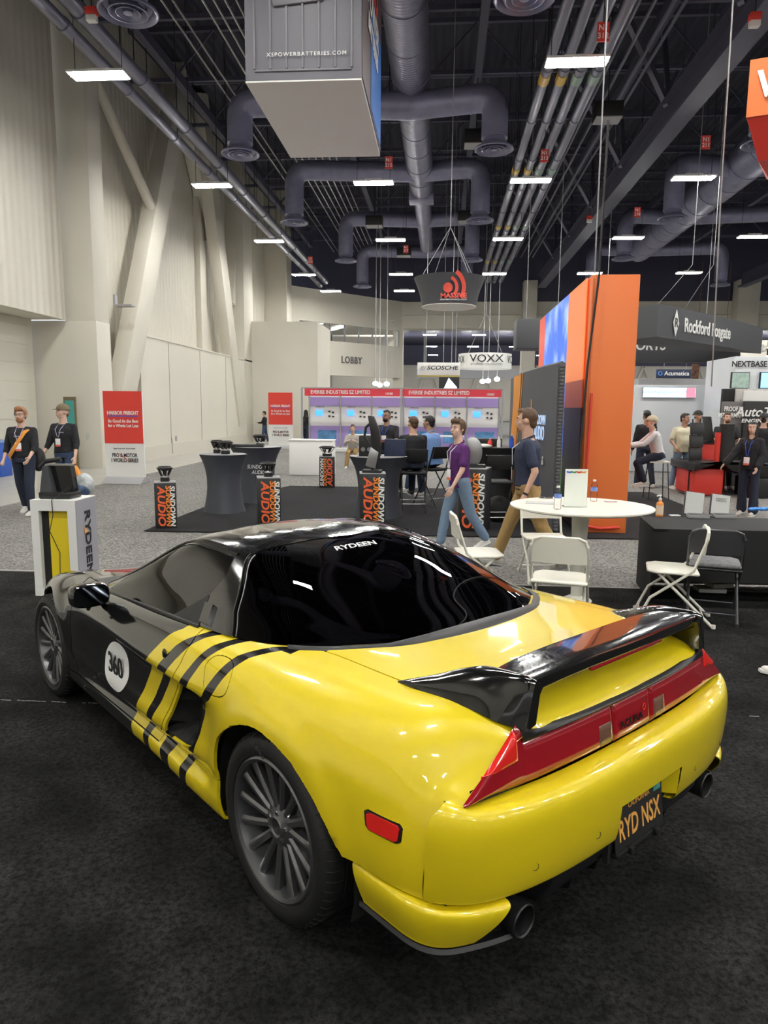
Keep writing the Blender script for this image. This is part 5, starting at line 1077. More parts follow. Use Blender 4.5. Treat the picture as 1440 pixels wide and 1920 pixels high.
# ---- stretch-covered bistro tables
def bistro(px, ytop, Y, r, lab, m=M['lycra'], qr=False):
    p = atY(px, ytop, Y); h = p.z; t = thing('cocktail_table', lab, 'table', (p.x, Y, 0.01), .3, 'tall tables with stretch covers'); h -= .01; rows = []
    for k in np.linspace(0, 1, 14):
        rad = r*(.70+.30*abs(2*k-1.05)**2.2) if k > .5 else r*(.70+.16*abs(2*k-1)**1.6); rad = r*.70+(r*.30*max(0, (k-.45)/.55)**2.4)+(r*.18*max(0, (.5-k)/.5)**1.8)
        rows.append([(rad*(1+.05*math.cos(4*a))*math.cos(a), rad*(1+.05*math.cos(4*a))*math.sin(a), h*k) for a in np.linspace(0, 2*PI, 49)[:-1]])
    MB().grid(rows, closed=True).add(rows[-1], [tuple(range(48))]).build('stretch_cover', m, t, smooth=50); MB().lathe([(0, h+.001), (r*.97, h+.001), (r*1.0, h+.008), (0, h+.012)], 48).build('table_top', M['grey'] if m is M['lycra'] else M['black'], t)
    if qr: pass
    return t, p.x, Y, h+.022
bt1, bx1, by1, bz1 = bistro(419, 852, 11.75, .38, 'tall dark grey covered table, left one of the pair behind the pedestals'); bt2, bx2, by2, bz2 = bistro(480, 838, 13.2, .46, 'tall dark grey covered table, right one of the pair behind the pedestals')
text('SUNDOWN\nAUDIO', .10, WH, bt2, (.02, -.40, .62), (PI/2, 0, -.3), sx=.8, shear=.2)
bt3, bx3, by3, bz3 = bistro(710, 856, 11.6, .46, 'tall dark grey covered table in front of the seated men'); bt4, bx4, by4, bz4 = bistro(922, 838, 12.6, .50, 'black covered table with bottles and boxes behind the man in navy polo', M['cloth_black'])
woofer(bz1, bx1+.05, by1-.05, 'small flat speaker driver on the left dark covered table', .12); woofer(bz2, bx2+.08, by2, 'speaker driver on the right dark covered table', .13)
tag(MB().box((0, 0, .03), (.9, .14, .06)).build('sound_bar', M['black_satin'], loc=(bx2-.25, by2-.25, bz2-.01), rz=.1, bevel=.01), 'long black bar lying on the right dark covered table', 'sound bar')
woofer(bz1, bx1-.16, by1+.16, 'second small speaker driver at the back of the left covered table', .10)
am = thing('amplifier', 'black amplifier on the table in front of the seated men', 'amplifier', (bx3-.14, by3, bz3-.01)); MB().box((0, 0, .17), (.34, .30, .34)).build('case', M['black_satin'], am, bevel=.01)
for k in range(3): MB().cyl((-.10+.1*k, -.155, .12), (-.10+.1*k, -.165, .12), .035, n=16).build('dial', M['steel'], am)
tag(MB().box((0, 0, .14), (.34, .22, .28)).build('carton', M['navy'], loc=(bx3+.26, by3+.1, bz3-.01), bevel=.01), 'dark blue box on the table in front of the seated men', 'box')
# drinks and things on table four
for k, (dx, dy, r, h, m, lab) in enumerate(((-.30, -.30, .035, .20, M['green'], 'green bottle on the black covered table'), (-.05, -.28, .04, .16, M['red'], 'red cup on the black covered table'), (.10, -.30, .035, .19, M['white'], 'white bottle on the black covered table'), (.32, -.20, .04, .22, M['blue'], 'blue bottle on the black covered table'))):
    t = thing('bottle', lab, 'bottle', (bx4+dx, by4+dy, bz4-.01)); MB().lathe([(0, 0), (r, 0), (r, h*.65), (r*.4, h*.85), (r*.4, h*.95), (0, h*.95)], 16).build('bottle_body', m, t, smooth=50); MB().cyl((0, 0, h*.95), (0, 0, h), r*.45, n=12).build('cap', WH, t)
tag(MB().box((0, 0, .07), (.45, .25, .14)).build('carton', M['black'], loc=(bx4-.05, by4+.1, bz4-.01), bevel=.01), 'low black box among the bottles on the black covered table', 'box')
tag(MB().ell((0, 0, .03), (.16, .08, .04)).build('white_cloth', WH, loc=(bx4-.18, by4-.36, bz4-.01), smooth=50), 'crumpled white cloth on the black covered table', 'cloth')
# ---- white counter and the purple and white booth
c0_ = gnd(540, 892); ct = thing('counter', 'low plain white counter in front of the red-fascia booth', 'counter', (c0_.x+.55, 18.9, 0)); MB().box((0, 0, .45), (1.15, .55, .90)).build('counter_body', WH, ct, bevel=.005); MB().box((0, 0, .915), (1.19, .59, .03)).build('counter_top', WH, ct, bevel=.004)
bo = thing('exhibition_booth', 'white and purple shell booth under a red EVERISE INDUSTRIES fascia', 'booth', (0, 0, 0)); yb_ = 31.2; yf_ = 29.5; x0, x1 = -5.77, 2.45; zt_ = atY(700, 728, yf_).z; pur = mat('purple_panel', (.38, .28, .62), .5)
MB().box(((x0+x1)/2, yb_+.05, zt_/2-.05), (x1-x0, .06, zt_-.1)).build('back_wall', WH, bo)
for a, b_ in ((x0+.12, (x0+x1)/2-.05), ((x0+x1)/2+.05, x1-.05)):
    MB().box(((a+b_)/2, yf_, zt_-.17), (b_-a, .05, .30)).build('fascia', mm('fascia_red', (.72, .045, .07), .45), bo)
    o = text('EVERISE INDUSTRIES SZ LIMITED', .21, WH, bo, (a+.25, yf_-.035, zt_-.17), ax='LEFT', bold=.004, sx=.82); text('10300', .13, WH, bo, (b_-.45, yf_-.035, zt_-.22), bold=.002)
n_ = 6; pw = (x1-x0)/n_
scr = mat('tablet_screen', (.05, .25, .8), .2, emit=.8)
for k in range(n_+1): MB().box((x0+pw*k, yb_-.02, zt_/2), (.06, .08, zt_)).build('frame_post', M['grey'], bo)
for k in (0, n_/2, n_): MB().box((x0+pw*k, yf_, zt_/2), (.07, .07, zt_)).build('front_post', M['grey'], bo)
MB().box(((x0+x1)/2, yf_, zt_), (x1-x0, .07, .04)).build('top_rail', M['grey'], bo); MB().box(((x0+x1)/2, yf_-1.1+.9, .06), (x1-x0, .6, .12)).build('plinth', WH, bo)
for k in range(n_):
    xc = x0+pw*(k+.5); MB().box((xc, yb_-.01, 2.04), (pw-.08, .03, .38)).build('purple_band', pur, bo); MB().box((xc, yb_-.01, .55), (pw-.08, .03, .88)).build('purple_band', pur, bo)
    MB().box((xc-.25, yb_-.02, 1.55), (.30, .03, .24)).build('shown_tablet', scr, bo, bevel=.01); text('EVERUCK', .08, M['black'], bo, (xc-.2, yb_-.02, 1.80), sx=1.1)
    for dx, dz in ((.2, .06), (.36, .02), (.2, -.14), (.37, -.16)): MB().box((xc+dx, yb_-.03, 1.55+dz), (.09, .05, .07)).build('shown_camera', M['black'], bo, bevel=.01)
    MB().box((xc+.1, yb_-.03, .55), (pw*.6, .02, .5)).build('car_picture', mm('car_picture', (.10, .28, .55), .5, noise=(2.5, .5)), bo)
for k, x in enumerate((-3.0, .3)):
    t = thing('plastic_table', 'white table inside the red-fascia booth, %s' % ['left one' if k == 0 else 'right one'][0], 'table', (x, 27.5 if k else 27.5, 0)); MB().box((0, 0, .74), (1.1, .7, .04)).build('table_top', WH, t); 
    for a in (-.4, .4): MB().bar((a, -.25, 0), (a, .25, .73), .03).bar((a, .25, 0), (a, -.25, .73), .03).build('leg', M['steel'], t)
# spotlights above the booth
for k, (px, py) in enumerate(((704, 719), (712, 722), (725, 720), (905, 715), (915, 714), (932, 711))):
    p = atY(px, py, 40); t = thing('spotlight', 'small glowing round spotlight above the red booth, %s of six' % ORD[k], 'spotlight', tuple(p)); MB().ell((0, 0, 0), (.16, .16, .12), 14, 8).build('bulb', mm('spot_glow', (1, 1, 1), emit=6), t); MB().cyl((0, 0, .1), (0, 0, 13.95-p.z), .02, n=5).build('rod', M['grey'], t)
# ---- right hand distance
t = thing('hanging_sign', 'big black hanging sign with white ROCKFORD FOSGATE lettering', 'hanging sign', (0, 0, 0)); cA = atY(1235, 569, 22.5); zt2, zb2 = cA.z, atY(1235, 631, 22.5).z
nearR = gnd(1379, 600, zt2); farL = gnd(1198, 575, zt2)
q = [Vector((farL.x-.6, farL.y+1.2, 0)), Vector((cA.x, cA.y, 0)), Vector((nearR.x, nearR.y, 0)), Vector((nearR.x+2.0, nearR.y+2.5, 0)), Vector((farL.x+3, farL.y+4, 0))]
MB().prism([(p.x, p.y) for p in q], zb2, zt2).build('sign_body', M['dark_grey'], t); d_ = (q[2]-q[1]); a_ = math.atan2(d_.y, d_.x); n_ = Vector((d_.y, -d_.x, 0)).normalized(); L2 = d_.length; hh = zt2-zb2; P_ = lambda f, z: tuple(q[1]+d_*f+n_*.02+Vector((0, 0, zb2+hh*z)))
rf = text('Rockford Fosgate', hh*.62, WH, t, P_(.62, .48), (PI/2, 0, a_), bold=.008, ext=.01); sx_ = L2*.62/max(.1, rf.dimensions.x); rf.scale.x = sx_ if sx_ > 0 else 1
c_ = Vector(P_(.20, .5)); u_ = d_.normalized(); MB().add([c_-u_*hh*.20+n_*.01, c_-Vector((0, 0, hh*.42))+n_*.01, c_+u_*hh*.20+n_*.01, c_+Vector((0, 0, hh*.42))+n_*.01], [(0, 1, 2, 3)]).build('diamond_logo', WH, t, solid=.01)
text('R', hh*.4, M['dark_grey'], t, tuple(c_+n_*.03), (PI/2, 0, a_), bold=.01)
mb = MB(); mb.cyl(q[1]+Vector((0, 0, zt2)), q[1]+Vector((.9, 0, zt2+1.1)), .007, n=4); mb.cyl(q[1]+d_*.3+Vector((0, 0, zt2)), q[1]+Vector((1.5, 0, zt2+1.1)), .012, n=4); mb.cyl(q[1]+Vector((.9, 0, zt2+1.1)), q[1]+Vector((.9, 0, 13.9)), .012, n=4); mb.cyl(q[1]+Vector((1.5, 0, zt2+1.1)), q[1]+Vector((1.5, 0, 13.9)), .012, n=4); mb.build('hanging_cable', M['grey'], t)
p = atY(1240, 645, 28); t = plainsign('hanging_sign', 'dark hanging sign with white MOTORSPORTS lettering below the ROCKFORD sign', p.x+.3, 30, p.z-.1, 6.5, .9, M['dark_grey'], .6); txt_on(t, 'MOTORSPORTS', .52, WH, -1.3, .18, -.32, bold=.012, shear=.1, sx=.9)
p = atY(1265, 701, 60); t = plainsign('hanging_sign', 'small navy ACUMATICA banner hung in the far hall', p.x, 60, p.z, 2.9, .72, M['navy'], .1); txt_on(t, 'Acumatica', .46, WH, .15, .02, -.07, bold=.006); MB().tube([(-1.15+.14*math.cos(a), -.07, .02+.14*math.sin(a)) for a in np.linspace(0, 2*PI, 16)[:-1]], .03, 5, closed=True).build('logo', mat('logo_blue', (.1, .35, .9), .5), t)
for k, px in enumerate((1303, 1355)):
    p = atY(px, 705, 50); tag(MB().box((0, 0, 0), (.45, .1, 1.6)).cyl((0, 0, .8), (0, 0, 11.4-p.z), .015, n=4).build('hanging_banner', mat('banner_print%d' % k, (.25, .12, .08), .6, noise=(5, .6)), loc=tuple(p)), 'narrow brown printed banner hanging in the far hall, %s one' % ['left', 'right'][k], 'banner')
def boothbox(lab, px0, px1, pt, Y, d, m, name='booth_wall', zb=0, cat='booth wall'):
    a, b = atY(px0, pt, Y), atY(px1, pt, Y); z1 = (a.z+b.z)/2; return tag(MB().box((0, 0, (z1+zb)/2), (b.x-a.x, d, z1-zb)).build(name, m, loc=((a.x+b.x)/2, Y+d/2, 0), bevel=.01), lab, cat), a, b, z1
lw = mat('booth_white', (.62, .65, .68), .5)
o, a, b, z1 = boothbox('pale grey booth wall behind the group of men at right', 1192, 1357, 722, 21.5, .3, lw)
t = thing('light_box', 'lit pale blue company name panel on the pale booth wall', 'sign', ((atY(1205, 727, 21.45).x+atY(1305, 727, 21.45).x)/2, 21.44, atY(1255, 736, 21.45).z)); wd = atY(1305, 727, 21.45).x-atY(1205, 727, 21.45).x; MB().box((0, 0, 0), (wd, .06, .31)).build('frame', M['grey'], t); MB().box((0, -.035, 0), (wd-.03, .01, .27)).build('lit_face', em('lightbox', (.55, .78, .95), .75), t); txt_on(t, 'Shenzhen Xingcheng Electric Co., LTD', .10, M['blue'], -.12, .01, -.045, sx=.82); MB().box((wd*.40, -.042, 0), (wd*.17, .008, .27)).build('pink_end', em('pink', (.9, .25, .35), .35), t)
boothbox('grey partition top beyond the pale booth wall', 1198, 1330, 710, 26, 2.0, M['grey'])
o, a, b, z1 = boothbox('white NEXTBASE booth tower at the right edge', 1380, 1470, 668, 19.0, 2.0, lw); text('NEXTBASE', .20, M['black'], None, (a.x+.33, 18.97, z1-.20), bold=.004, sx=.9); bpy.context.scene.collection.objects[-1]; nb = [o_ for o_ in bpy.data.objects if o_.name.startswith('lettering')][-1]
tl = [x for x in bpy.data.objects if x.parent is None and x.name.startswith('lettering')][0]; tl.name = 'wall_lettering'; tag(tl, 'black NEXTBASE lettering on the white booth tower', 'sign')
for k, (px0, px1, m) in enumerate(((1379, 1411, mat('tv_trees', (.10, .14, .10), .3, emit=.35, emit_col=(.3, .38, .34), noise=(12, .5))), (1434, 1470, em('tv_blue', (.2, .5, .9), .8)))):
    a, b = atY(px0, 697, 18.7), atY(px1, 728, 18.7); t = thing('television', ['television with grey-green picture on the white booth tower', 'television with blue picture at the right edge'][k], 'television', ((a.x+b.x)/2, 18.955, (a.z+b.z)/2)); MB().box((0, 0, 0), (b.x-a.x, .08, a.z-b.z)).build('tv_body', M['black'], t); MB().box((0, -.045, 0), (b.x-a.x-.03, .01, a.z-b.z-.03)).build('screen', m, t)
o, a, b, z1 = boothbox('cream room block with NH 2A lettering under the far column', 1386, 1440, 638, 40, 4, cr); text('NH 2A', .50, M['sign_grey'] if 'sign_grey' in M else M['grey'], None, (atY(1420, 652, 39.9).x, 39.95, atY(1420, 652, 39.9).z)); tl = [x for x in bpy.data.objects if x.parent is None and x.name.startswith('lettering')][0]; tl.name = 'wall_lettering'; tag(tl, 'grey NH 2A lettering on the cream room block', 'sign')
dr_ = boothbox('white pleated drape across the back booths at right', 1382, 1470, 729, 18.2, .15, mat('drape', (.60, .59, .56), .9, stripes=('X', .08, .8)), 'drape', .9*1.95, 'drape')
tag(MB().box((0, 0, 0), (.6, .02, .25)).build('paper_sign', WH, loc=(atY(1418, 742, 18.1).x, 18.1, atY(1418, 742, 18.1).z)), 'small white name card pinned on the pleated drape', 'sign')
boothbox('black drape beside the white pleated drape', 1357, 1383, 729, 18.3, .15, M['cloth_black'], 'drape', 1.7, 'drape')
o, a, b, z1 = boothbox('grey printed wall reading PROOF IN PERFORMANCE', 1356, 1397, 753, 17.6, .1, mat('proof_grey', (.13, .12, .12), .6)); t1 = text('PROOF IN\nPERFORMANCE', .15, WH, o, (.0, -.07, z1-.25), bold=.004, sx=.65)
o, a, b, z1 = boothbox('black AUTOTECH printed wall at the right edge', 1397, 1480, 753, 17.5, .1, M['black']); t1 = text('AutoTech', .30, WH, o, (-.10, -.07, z1-.25), bold=.006, shear=.25); t1 = text('ENGINEERED', .12, WH, o, (-.1, -.07, z1-.45), bold=.003, sx=1.3, shear=.2)
# red kiosk, black vehicle body section
rk = thing('display_counter', 'red counter with a monitor behind the black truck-bed section', 'counter', (atY(1330, 820, 16.9).x, 16.9, 0)); zk = atY(1330, 831, 16.9).z; MB().box((0, 0, zk/2), (.62, .6, zk)).build('counter_body', RED, rk, bevel=.02); MB().box((0, 0, zk+.015), (.66, .64, .03)).build('counter_top', M['black'], rk)
mo = thing('monitor', 'thin black monitor seen from the side on the red counter', 'monitor', (atY(1325, 820, 16.8).x-.02, 16.7, zk+.03)); MB().obox((0, 0, .30), (.03, 0, .0), (0, .5, 0), (-.10, 0, .55)).build('panel', M['black'], mo, bevel=.005); MB().box((.05, 0, .02), (.2, .2, .03)).build('foot', M['black'], mo)
tb_ = thing('truck_bed_display', 'black and red vehicle body section on show behind the woman in black', 'vehicle display', (0, 0, 0)); yk = 15.3; A_ = atY(1303, 868, yk); B_ = atY(1303, 884, yk)
mb = MB(); xr = atY(1470, 900, yk).x+.3; mb.prism([(A_.x, A_.z), (xr, A_.z-.02), (xr, .35), (A_.x+1.2, .42), (A_.x+.75, .55), (A_.x+.55, .72), (A_.x, B_.z)], yk, yk+1.6, 'Y'); mb.build('upper_body', M['black_satin'], tb_, bevel=.02)
MB().box((A_.x+.38, yk+.8, (A_.z-.14)/2), (.60, 1.2, A_.z-.14)).build('red_base', RED, tb_, bevel=.03); MB().box(((A_.x+xr)/2+.4, yk+.3, .2), (xr-A_.x-1.4, .8, .4)).build('lower_body', M['black'], tb_, bevel=.02)
for k, (px, c, lab, h) in enumerate(((1347, M['red'], 'tall pink and red tube box on the black vehicle section', .62), (1362, M['black'], 'tall black ribbed cover roll standing on the black vehicle section', .80))):
    p = atY(px, 866, 15.7); tag(MB().lathe([(0, 0), (.07 if k == 0 else .15, 0), (.07 if k == 0 else .15, h), (0, h)], 20).build('tube_box', c, loc=(p.x, 15.8, A_.z), smooth=40), lab, 'tube')
# orange and red hanging sign upper right
t = thing('hanging_sign', 'orange box sign with red lower skirt hung at the upper right', 'hanging sign', (0, 0, 0)); zt3, zm3 = 5.91, 5.27; MB().prism([(3.58, 9.5), (6.2, 8.6), (6.6, 11.5), (4.85, 11.9)], zm3, zt3).build('upper_box', M['orange'], t)
MB().add([(3.60, 9.52, zm3), (6.2, 8.62, zm3), (6.5, 11.4, zm3), (4.8, 11.8, zm3), (3.86, 9.75, 4.85), (6.0, 9.0, 4.85), (6.3, 11.2, 4.85), (4.95, 11.5, 4.85)], [(0, 1, 5, 4), (1, 2, 6, 5), (2, 3, 7, 6), (3, 0, 4, 7), (4, 5, 6, 7)]).build('lower_skirt', RED, t)
text('VOXX', .42, WH, t, (4.20, 9.26, 5.60), (PI/2, 0, -.331), bold=.01, shear=.1); text('V', .25, WH, t, (4.15, 9.44, 5.1), (PI/2+.4, 0, -.331)); MB().cyl((4.2, 10, zt3), (4.2, 10, 13.9), .012, n=4).cyl((6, 10.5, zt3), (6, 10.5, 13.9), .012, n=4).build('hanging_cable', M['grey'], t)
# ---------- pedestal, round table, chairs, cloth table and what stands on them
zr = .91; a = Vector((-3.73, 6.18)); b = Vector((-3.31, 6.19)); c = Vector((-3.32, 6.60)); d_ = (b-a); 
rp_ = thing('display_plinth', 'white frame plinth with yellow panel and RYDEEN lettering beyond the front wheel', 'plinth', (a.x, a.y, .008), math.atan2(d_.y, d_.x)); Wd = d_.length; Dp = max(.30, (c-b).length)
mb = MB(); H1 = zr-.01; fr = .075
mb.box((Wd/2, Dp/2, H1-.05), (Wd, Dp, .10)); mb.box((fr/2, Dp/2, H1/2-.02), (fr-.001, Dp-.002, H1-.158)); mb.box((Wd-fr/2, Dp/2, H1/2-.02), (fr-.001, Dp-.002, H1-.158)); mb.box((Wd/2, Dp/2, .03), (Wd, Dp, .06)); mb.build('frame', WH, rp_, weld=False)
MB().box((Wd/2+.035, .06, H1/2-.03), (Wd-2*fr-.07, .02, H1-.16)).build('yellow_panel', mat('panel_yellow', (.80, .62, .02), .5), rp_); MB().box((fr+.035, .062, H1/2-.03), (.07, .018, H1-.16)).build('black_panel', M['black_matte'], rp_)
MB().box((Wd+.004, Dp/2, H1/2), (.006, Dp-.01, H1-.01)).build('side_panel', mat('side_lilac', (.36, .36, .40), .5), rp_); o = text('RYDEEN', .15, M['black'], rp_, (Wd+.012, Dp/2, H1*.52), (PI/2, 0, PI/2), bold=.003, sx=1.15); o.rotation_euler = (PI/2, PI/2, PI/2)
ya = MB().add([(Wd+.014, Dp/2-.07, H1*.71), (Wd+.014, Dp/2-.07, H1*.63), (Wd+.014, Dp/2+.0, H1*.65)], [(0, 1, 2)]).build('yellow_wedge', M['orange_txt'], rp_, solid=.001)
q = Matrix.Rotation(math.atan2(d_.y, d_.x), 3, 'Z')@Vector((Wd*.46, Dp*.45, 0)); px_, py_ = a.x+q.x, a.y+q.y
rig = thing('display_stand', 'black angled product stand with silver bar on the white plinth', 'stand', (px_, py_, zr)); MB().box((0, 0, .03), (.30, .22, .06)).build('base', M['black_satin'], rig, bevel=.01); MB().prism([(-.14, .06), (-.02, .06), (-.07, .30), (-.10, .30)], -.10, .0, 'Y').build('left_wing', M['dark_grey'], rig); MB().prism([(-.08, .30), (.12, .30), (.15, .06), (-.05, .06)], -.02, .06, 'Y').build('screen_body', M['black_gloss'], rig); MB().box((.02, -.02, .31), (.30, .05, .015)).build('silver_bar', M['steel'], rig); MB().tube([(-.16, -.04, .28), (-.10, -.03, .34), (.04, -.03, .36)], .022, 8).build('clamp', M['rubber'], rig)
tag(MB().tube([Vector((px_, py_, zr+.06))+Vector(v) for v in ((.12, -.06, .05), (.05, -.13, -.03), (.02, -.19, -.06), (.03, -.20, -.2), (-.02, -.18, -.35), (.06, -.17, -.55), (.04, -.15, -.75))], .004, 5).build('cord', M['black']), 'thin black wire dangling across the yellow panel of the plinth', 'cord')
# round table
rt = thing('round_table', 'round white pedestal table with bottles and an acrylic sign on it', 'table', (1.29, 6.60, 0.008)); R0 = .64; zt = .90
MB().lathe([(0, zt-.045), (R0*.90, zt-.04), (R0, zt-.02), (R0, zt-.008), (R0*.99, zt-.008), (0, zt-.008)], 72).build('table_top', M['white_plastic'], rt, smooth=30); MB().lathe([(.12, zt-.046), (.10, zt-.06), (.078, zt-.12), (.070, .62), (.058, .35), (.055, .05), (.13, .012), (.14, .0)], 40).build('pedestal', M['white_plastic'], rt, smooth=50)
def on_table(px, py, z=.90): p = gnd(px, py, z); return (p.x, p.y, z+.002)
def bottle(px, py, lab, z=.90, h=.20):
    x, y, z = on_table(px, py, z); t = thing('water_bottle', lab, 'bottle', (x, y, z)); r = .032
    MB().lathe([(0, .004), (r*.8, 0), (r, .01)]+[(r*(1-.05*(k % 2)), .015+.011*k) for k in range(1, 8)]+[(r, .10), (r, .135), (r*.85, .155), (r*.42, .178), (r*.40, .190)], 28).build('bottle_body', M['glass_clear'], t, smooth=50)
    MB().lathe([(r*1.01, .098), (r*1.02, .10), (r*1.02, .132), (r*1.01, .134)], 28).build('bottle_label', mm('label_blue', (.16, .26, .62), .5), t); MB().lathe([(0, .207), (.015, .206), (.0155, .19), (0, .189)], 18).build('bottle_cap', WH, t)
    pass
bottle(1045, 955, 'clear water bottle with blue label left of the acrylic sign'); bottle(1113, 940, 'clear water bottle with blue label right of the acrylic sign')
x, y, z = on_table(1078, 951); ac = thing('table_sign', 'clear acrylic stand with a white sheet and coloured strip on the round table', 'table sign', (x, y, z), .05)
w_, h_ = .205, .345; MB().box((0, 0, h_/2), (w_, .004, h_)).build('acrylic_sheet', M['acrylic'], ac); MB().box((0, .04, .003), (w_, .08, .004)).build('acrylic_foot', M['acrylic'], ac); MB().box((0, -.0035, h_/2), (w_-.004, .002, h_-.006)).build('paper', mat('paper_green', (.80, .84, .78), .7), ac)
for k, (c, dx) in enumerate((('blue', -.065), ('green', -.025), ('red', .02), ('strap_orange', .06))): MB().prism([(dx-.025, .325), (dx, .318), (dx+.028, .326), (dx+.015, .305), (dx-.02, .308)], -.0065, -.005, 'Y').build('color_mark', M[c], ac)
txt_on(ac, 'REFRESHMENTS\nFOR GUESTS', .010, M['black'], -.06, .27, -.004) if False else None
x, y, z = on_table(1145, 941); tag(MB().box((0, 0, .001), (.11, .06, .002)).box((0, 0, .0025), (.085, .028, .001), mi=1).build('card', [mat('card_maroon', (.20, .03, .03), .5), WH], loc=(x, y, z), rz=.1), 'dark red printed card on the round table', 'card')
x, y, z = on_table(1024, 934); tag(MB().box((0, 0, .005), (.13, .07, .010)).build('phone', M['black_gloss'], loc=(x, y, z), rz=-.1, bevel=.003), 'black phone on the left side of the round table', 'phone')
x, y, z = on_table(1012, 943); tag(MB().box((0, 0, .001), (.26, .16, .002)).build('paper', mat('paper_grey', (.55, .56, .55), .4), loc=(x, y, z), rz=-.15), 'printed sheet lying on the left side of the round table', 'paper')
# folding chairs: built facing +y, seat centre at origin
def folding_chair(lab, m, ms, cushion=False, h=.80):
    t = thing('folding_chair', lab, 'chair'); w = .42; r = .012; hb = h
    for s in (-1, 1):
        x = s*w/2
        MB().tube([(x, .30, .0), (x, .20, .22), (x, -.12, .62 if False else .47), (x, -.21, hb-.06)], r, 10).build('front_leg', m, t)
        MB().tube([(x*.90, -.30, .0), (x*.90, .16, .44)], r, 10).build('rear_leg', m, t)
    MB().tube([(-w/2, -.205, hb-.08), (-w/2+.02, -.215, hb-.02), (-w/2+.07, -.218, hb), (w/2-.07, -.218, hb), (w/2-.02, -.215, hb-.02), (w/2, -.205, hb-.08)], r, 10).build('back_frame', m, t)
    rows = []
    for f_ in np.linspace(0, 1, 7): rows.append([(x_, -.190-.02*f_-.03*(1-(2*x_/w)**2), hb-.20+f_*(.204-.055*abs(2*x_/w)**5)) for x_ in np.linspace(-w/2+.004, w/2-.004, 13)])
    MB().grid(rows).build('backrest', m, t, smooth=60, solid=.016)
    sq = [(-w/2-.005, -.17), (w/2+.005, -.17), (w/2+.01, .16), (w/2-.05, .235), (-w/2+.05, .235), (-w/2-.01, .16)]
    MB().prism(sq, .425, .450).build('seat', ms, t, bevel=.014, seg=3)
    if cushion: MB().prism([(x_*.95, y_*.95) for x_, y_ in sq], .452, .49).build('cushion', mat('cushion_grey', (.20, .20, .21), .8, noise=(30, .3)), t, bevel=.018, seg=3)
    MB().cyl((-w/2, .275, .06), (w/2, .275, .06), .007, n=8).build('crossbar', m, t); MB().cyl((-w*.45, -.22, .08), (w*.45, -.22, .08), .007, n=8).build('crossbar', m, t)
    for s in (-1, 1):
        for q in ((.30, w/2), (-.30, w*.45)): MB().cyl((s*q[1], q[0], 0), (s*q[1], q[0]-.0, .03), .016, n=10).build('foot_cap', m, t)
    return t
wc = folding_chair('white folding chair with its back to the camera at the round table', M['white_plastic'], M['white_plastic']); wc['group'] = 'white folding chairs at the round table'; wc.location = (.96, 5.60, .008); wc.rotation_euler[2] = -.24
dup(wc, (.34, 6.55, .008), -PI/2+.15, 'white folding chair seen from the side, left of the round table'); dup(wc, (2.0, 6.08, .008), PI/2-.24, 'white folding chair seen from the side in front of the black cloth table'); dup(wc, (1.10, 7.50, .008), PI+.1, 'white folding chair on the far side of the round table')
ge = folding_chair('grey metal folding chair with padded seat at the black cloth table', mat('chair_grey', (.10, .10, .11), .35, .6), M['black_satin'], True, .78); ge.location = (2.36, 6.22, .008); ge.rotation_euler[2] = -.30
# black cloth table at right
tc_ = thing('trestle_table', 'long trestle table hidden under a black fitted cloth at right', 'table', (0, 0, 0.008)); P1, P2, P3 = gnd(1228, 992, .75), gnd(1200, 968, .75), gnd(1440, 995, .75)
ZT_ = .70; a = gnd(1228, 992, ZT_); b = gnd(1200, 968, ZT_); c = gnd(1440, 996, ZT_); xl, yn, yf = a.x, a.y+.02, b.y; x1_ = 4.6; dy = (c.y-a.y)/(c.x-a.x)
NL, NR, FR, FL = (xl, yn), (x1_, yn+dy*(x1_-xl)), (x1_, yf+.1), (b.x, yf); zt_c = ZT_-.01
def sheet(pts, th=.012): return quadprism(pts, th, None)
mb = MB().add([(p[0], p[1], zt_c) for p in (NL, NR, FR, FL)]+[(p[0], p[1], zt_c-.03) for p in (NL, NR, FR, FL)], [(0, 1, 2, 3), (7, 6, 5, 4), (0, 4, 5, 1), (1, 5, 6, 2), (2, 6, 7, 3), (3, 7, 4, 0)])
def wallp(p, q, z0, z1, n=14, wob=.012): mb.grid([[(p[0]+(q[0]-p[0])*k/n, p[1]+(q[1]-p[1])*k/n+(wob*math.sin(k*1.7)*(1-z) if z < 1 else 0), z0+(z1-z0)*z) for z in (0, .5, 1)] for k in range(n+1)])
wallp(NL, FL, 0, zt_c, 6, .004); wallp(FL, FR, 0, zt_c); wallp(NL, NR, .20, zt_c, 20, .008); mb.build('cloth_cover', M['cloth_black'], tc_, smooth=40, weld=False)
def at_cloth(px, py): p = gnd(px, py, ZT_); return Vector((p.x, p.y, ZT_))
p = at_cloth(1236, 968); sp = thing('soap_bottle', 'orange soap pump bottle on the black cloth table', 'bottle', tuple(p)); MB().lathe([(0, 0), (.033, 0), (.036, .01), (.036, .125), (.030, .142), (.014, .152), (.013, .165)], 28).build('bottle_body', mat('soap_orange', (.85, .28, .05), .3), sp, smooth=50); MB().lathe([(.0365, .02), (.0368, .02), (.0368, .115), (.0365, .115)], 28).build('bottle_label', mat('soap_label', (.80, .62, .45), .5), sp); MB().cyl((0, 0, .165), (0, 0, .185), .016, n=16).cyl((0, 0, .185), (0, 0, .205), .006, n=10).tube([(.008, 0, .21), (-.01, 0, .214), (-.035, 0, .206)], .008, 8).build('pump', WH, sp)
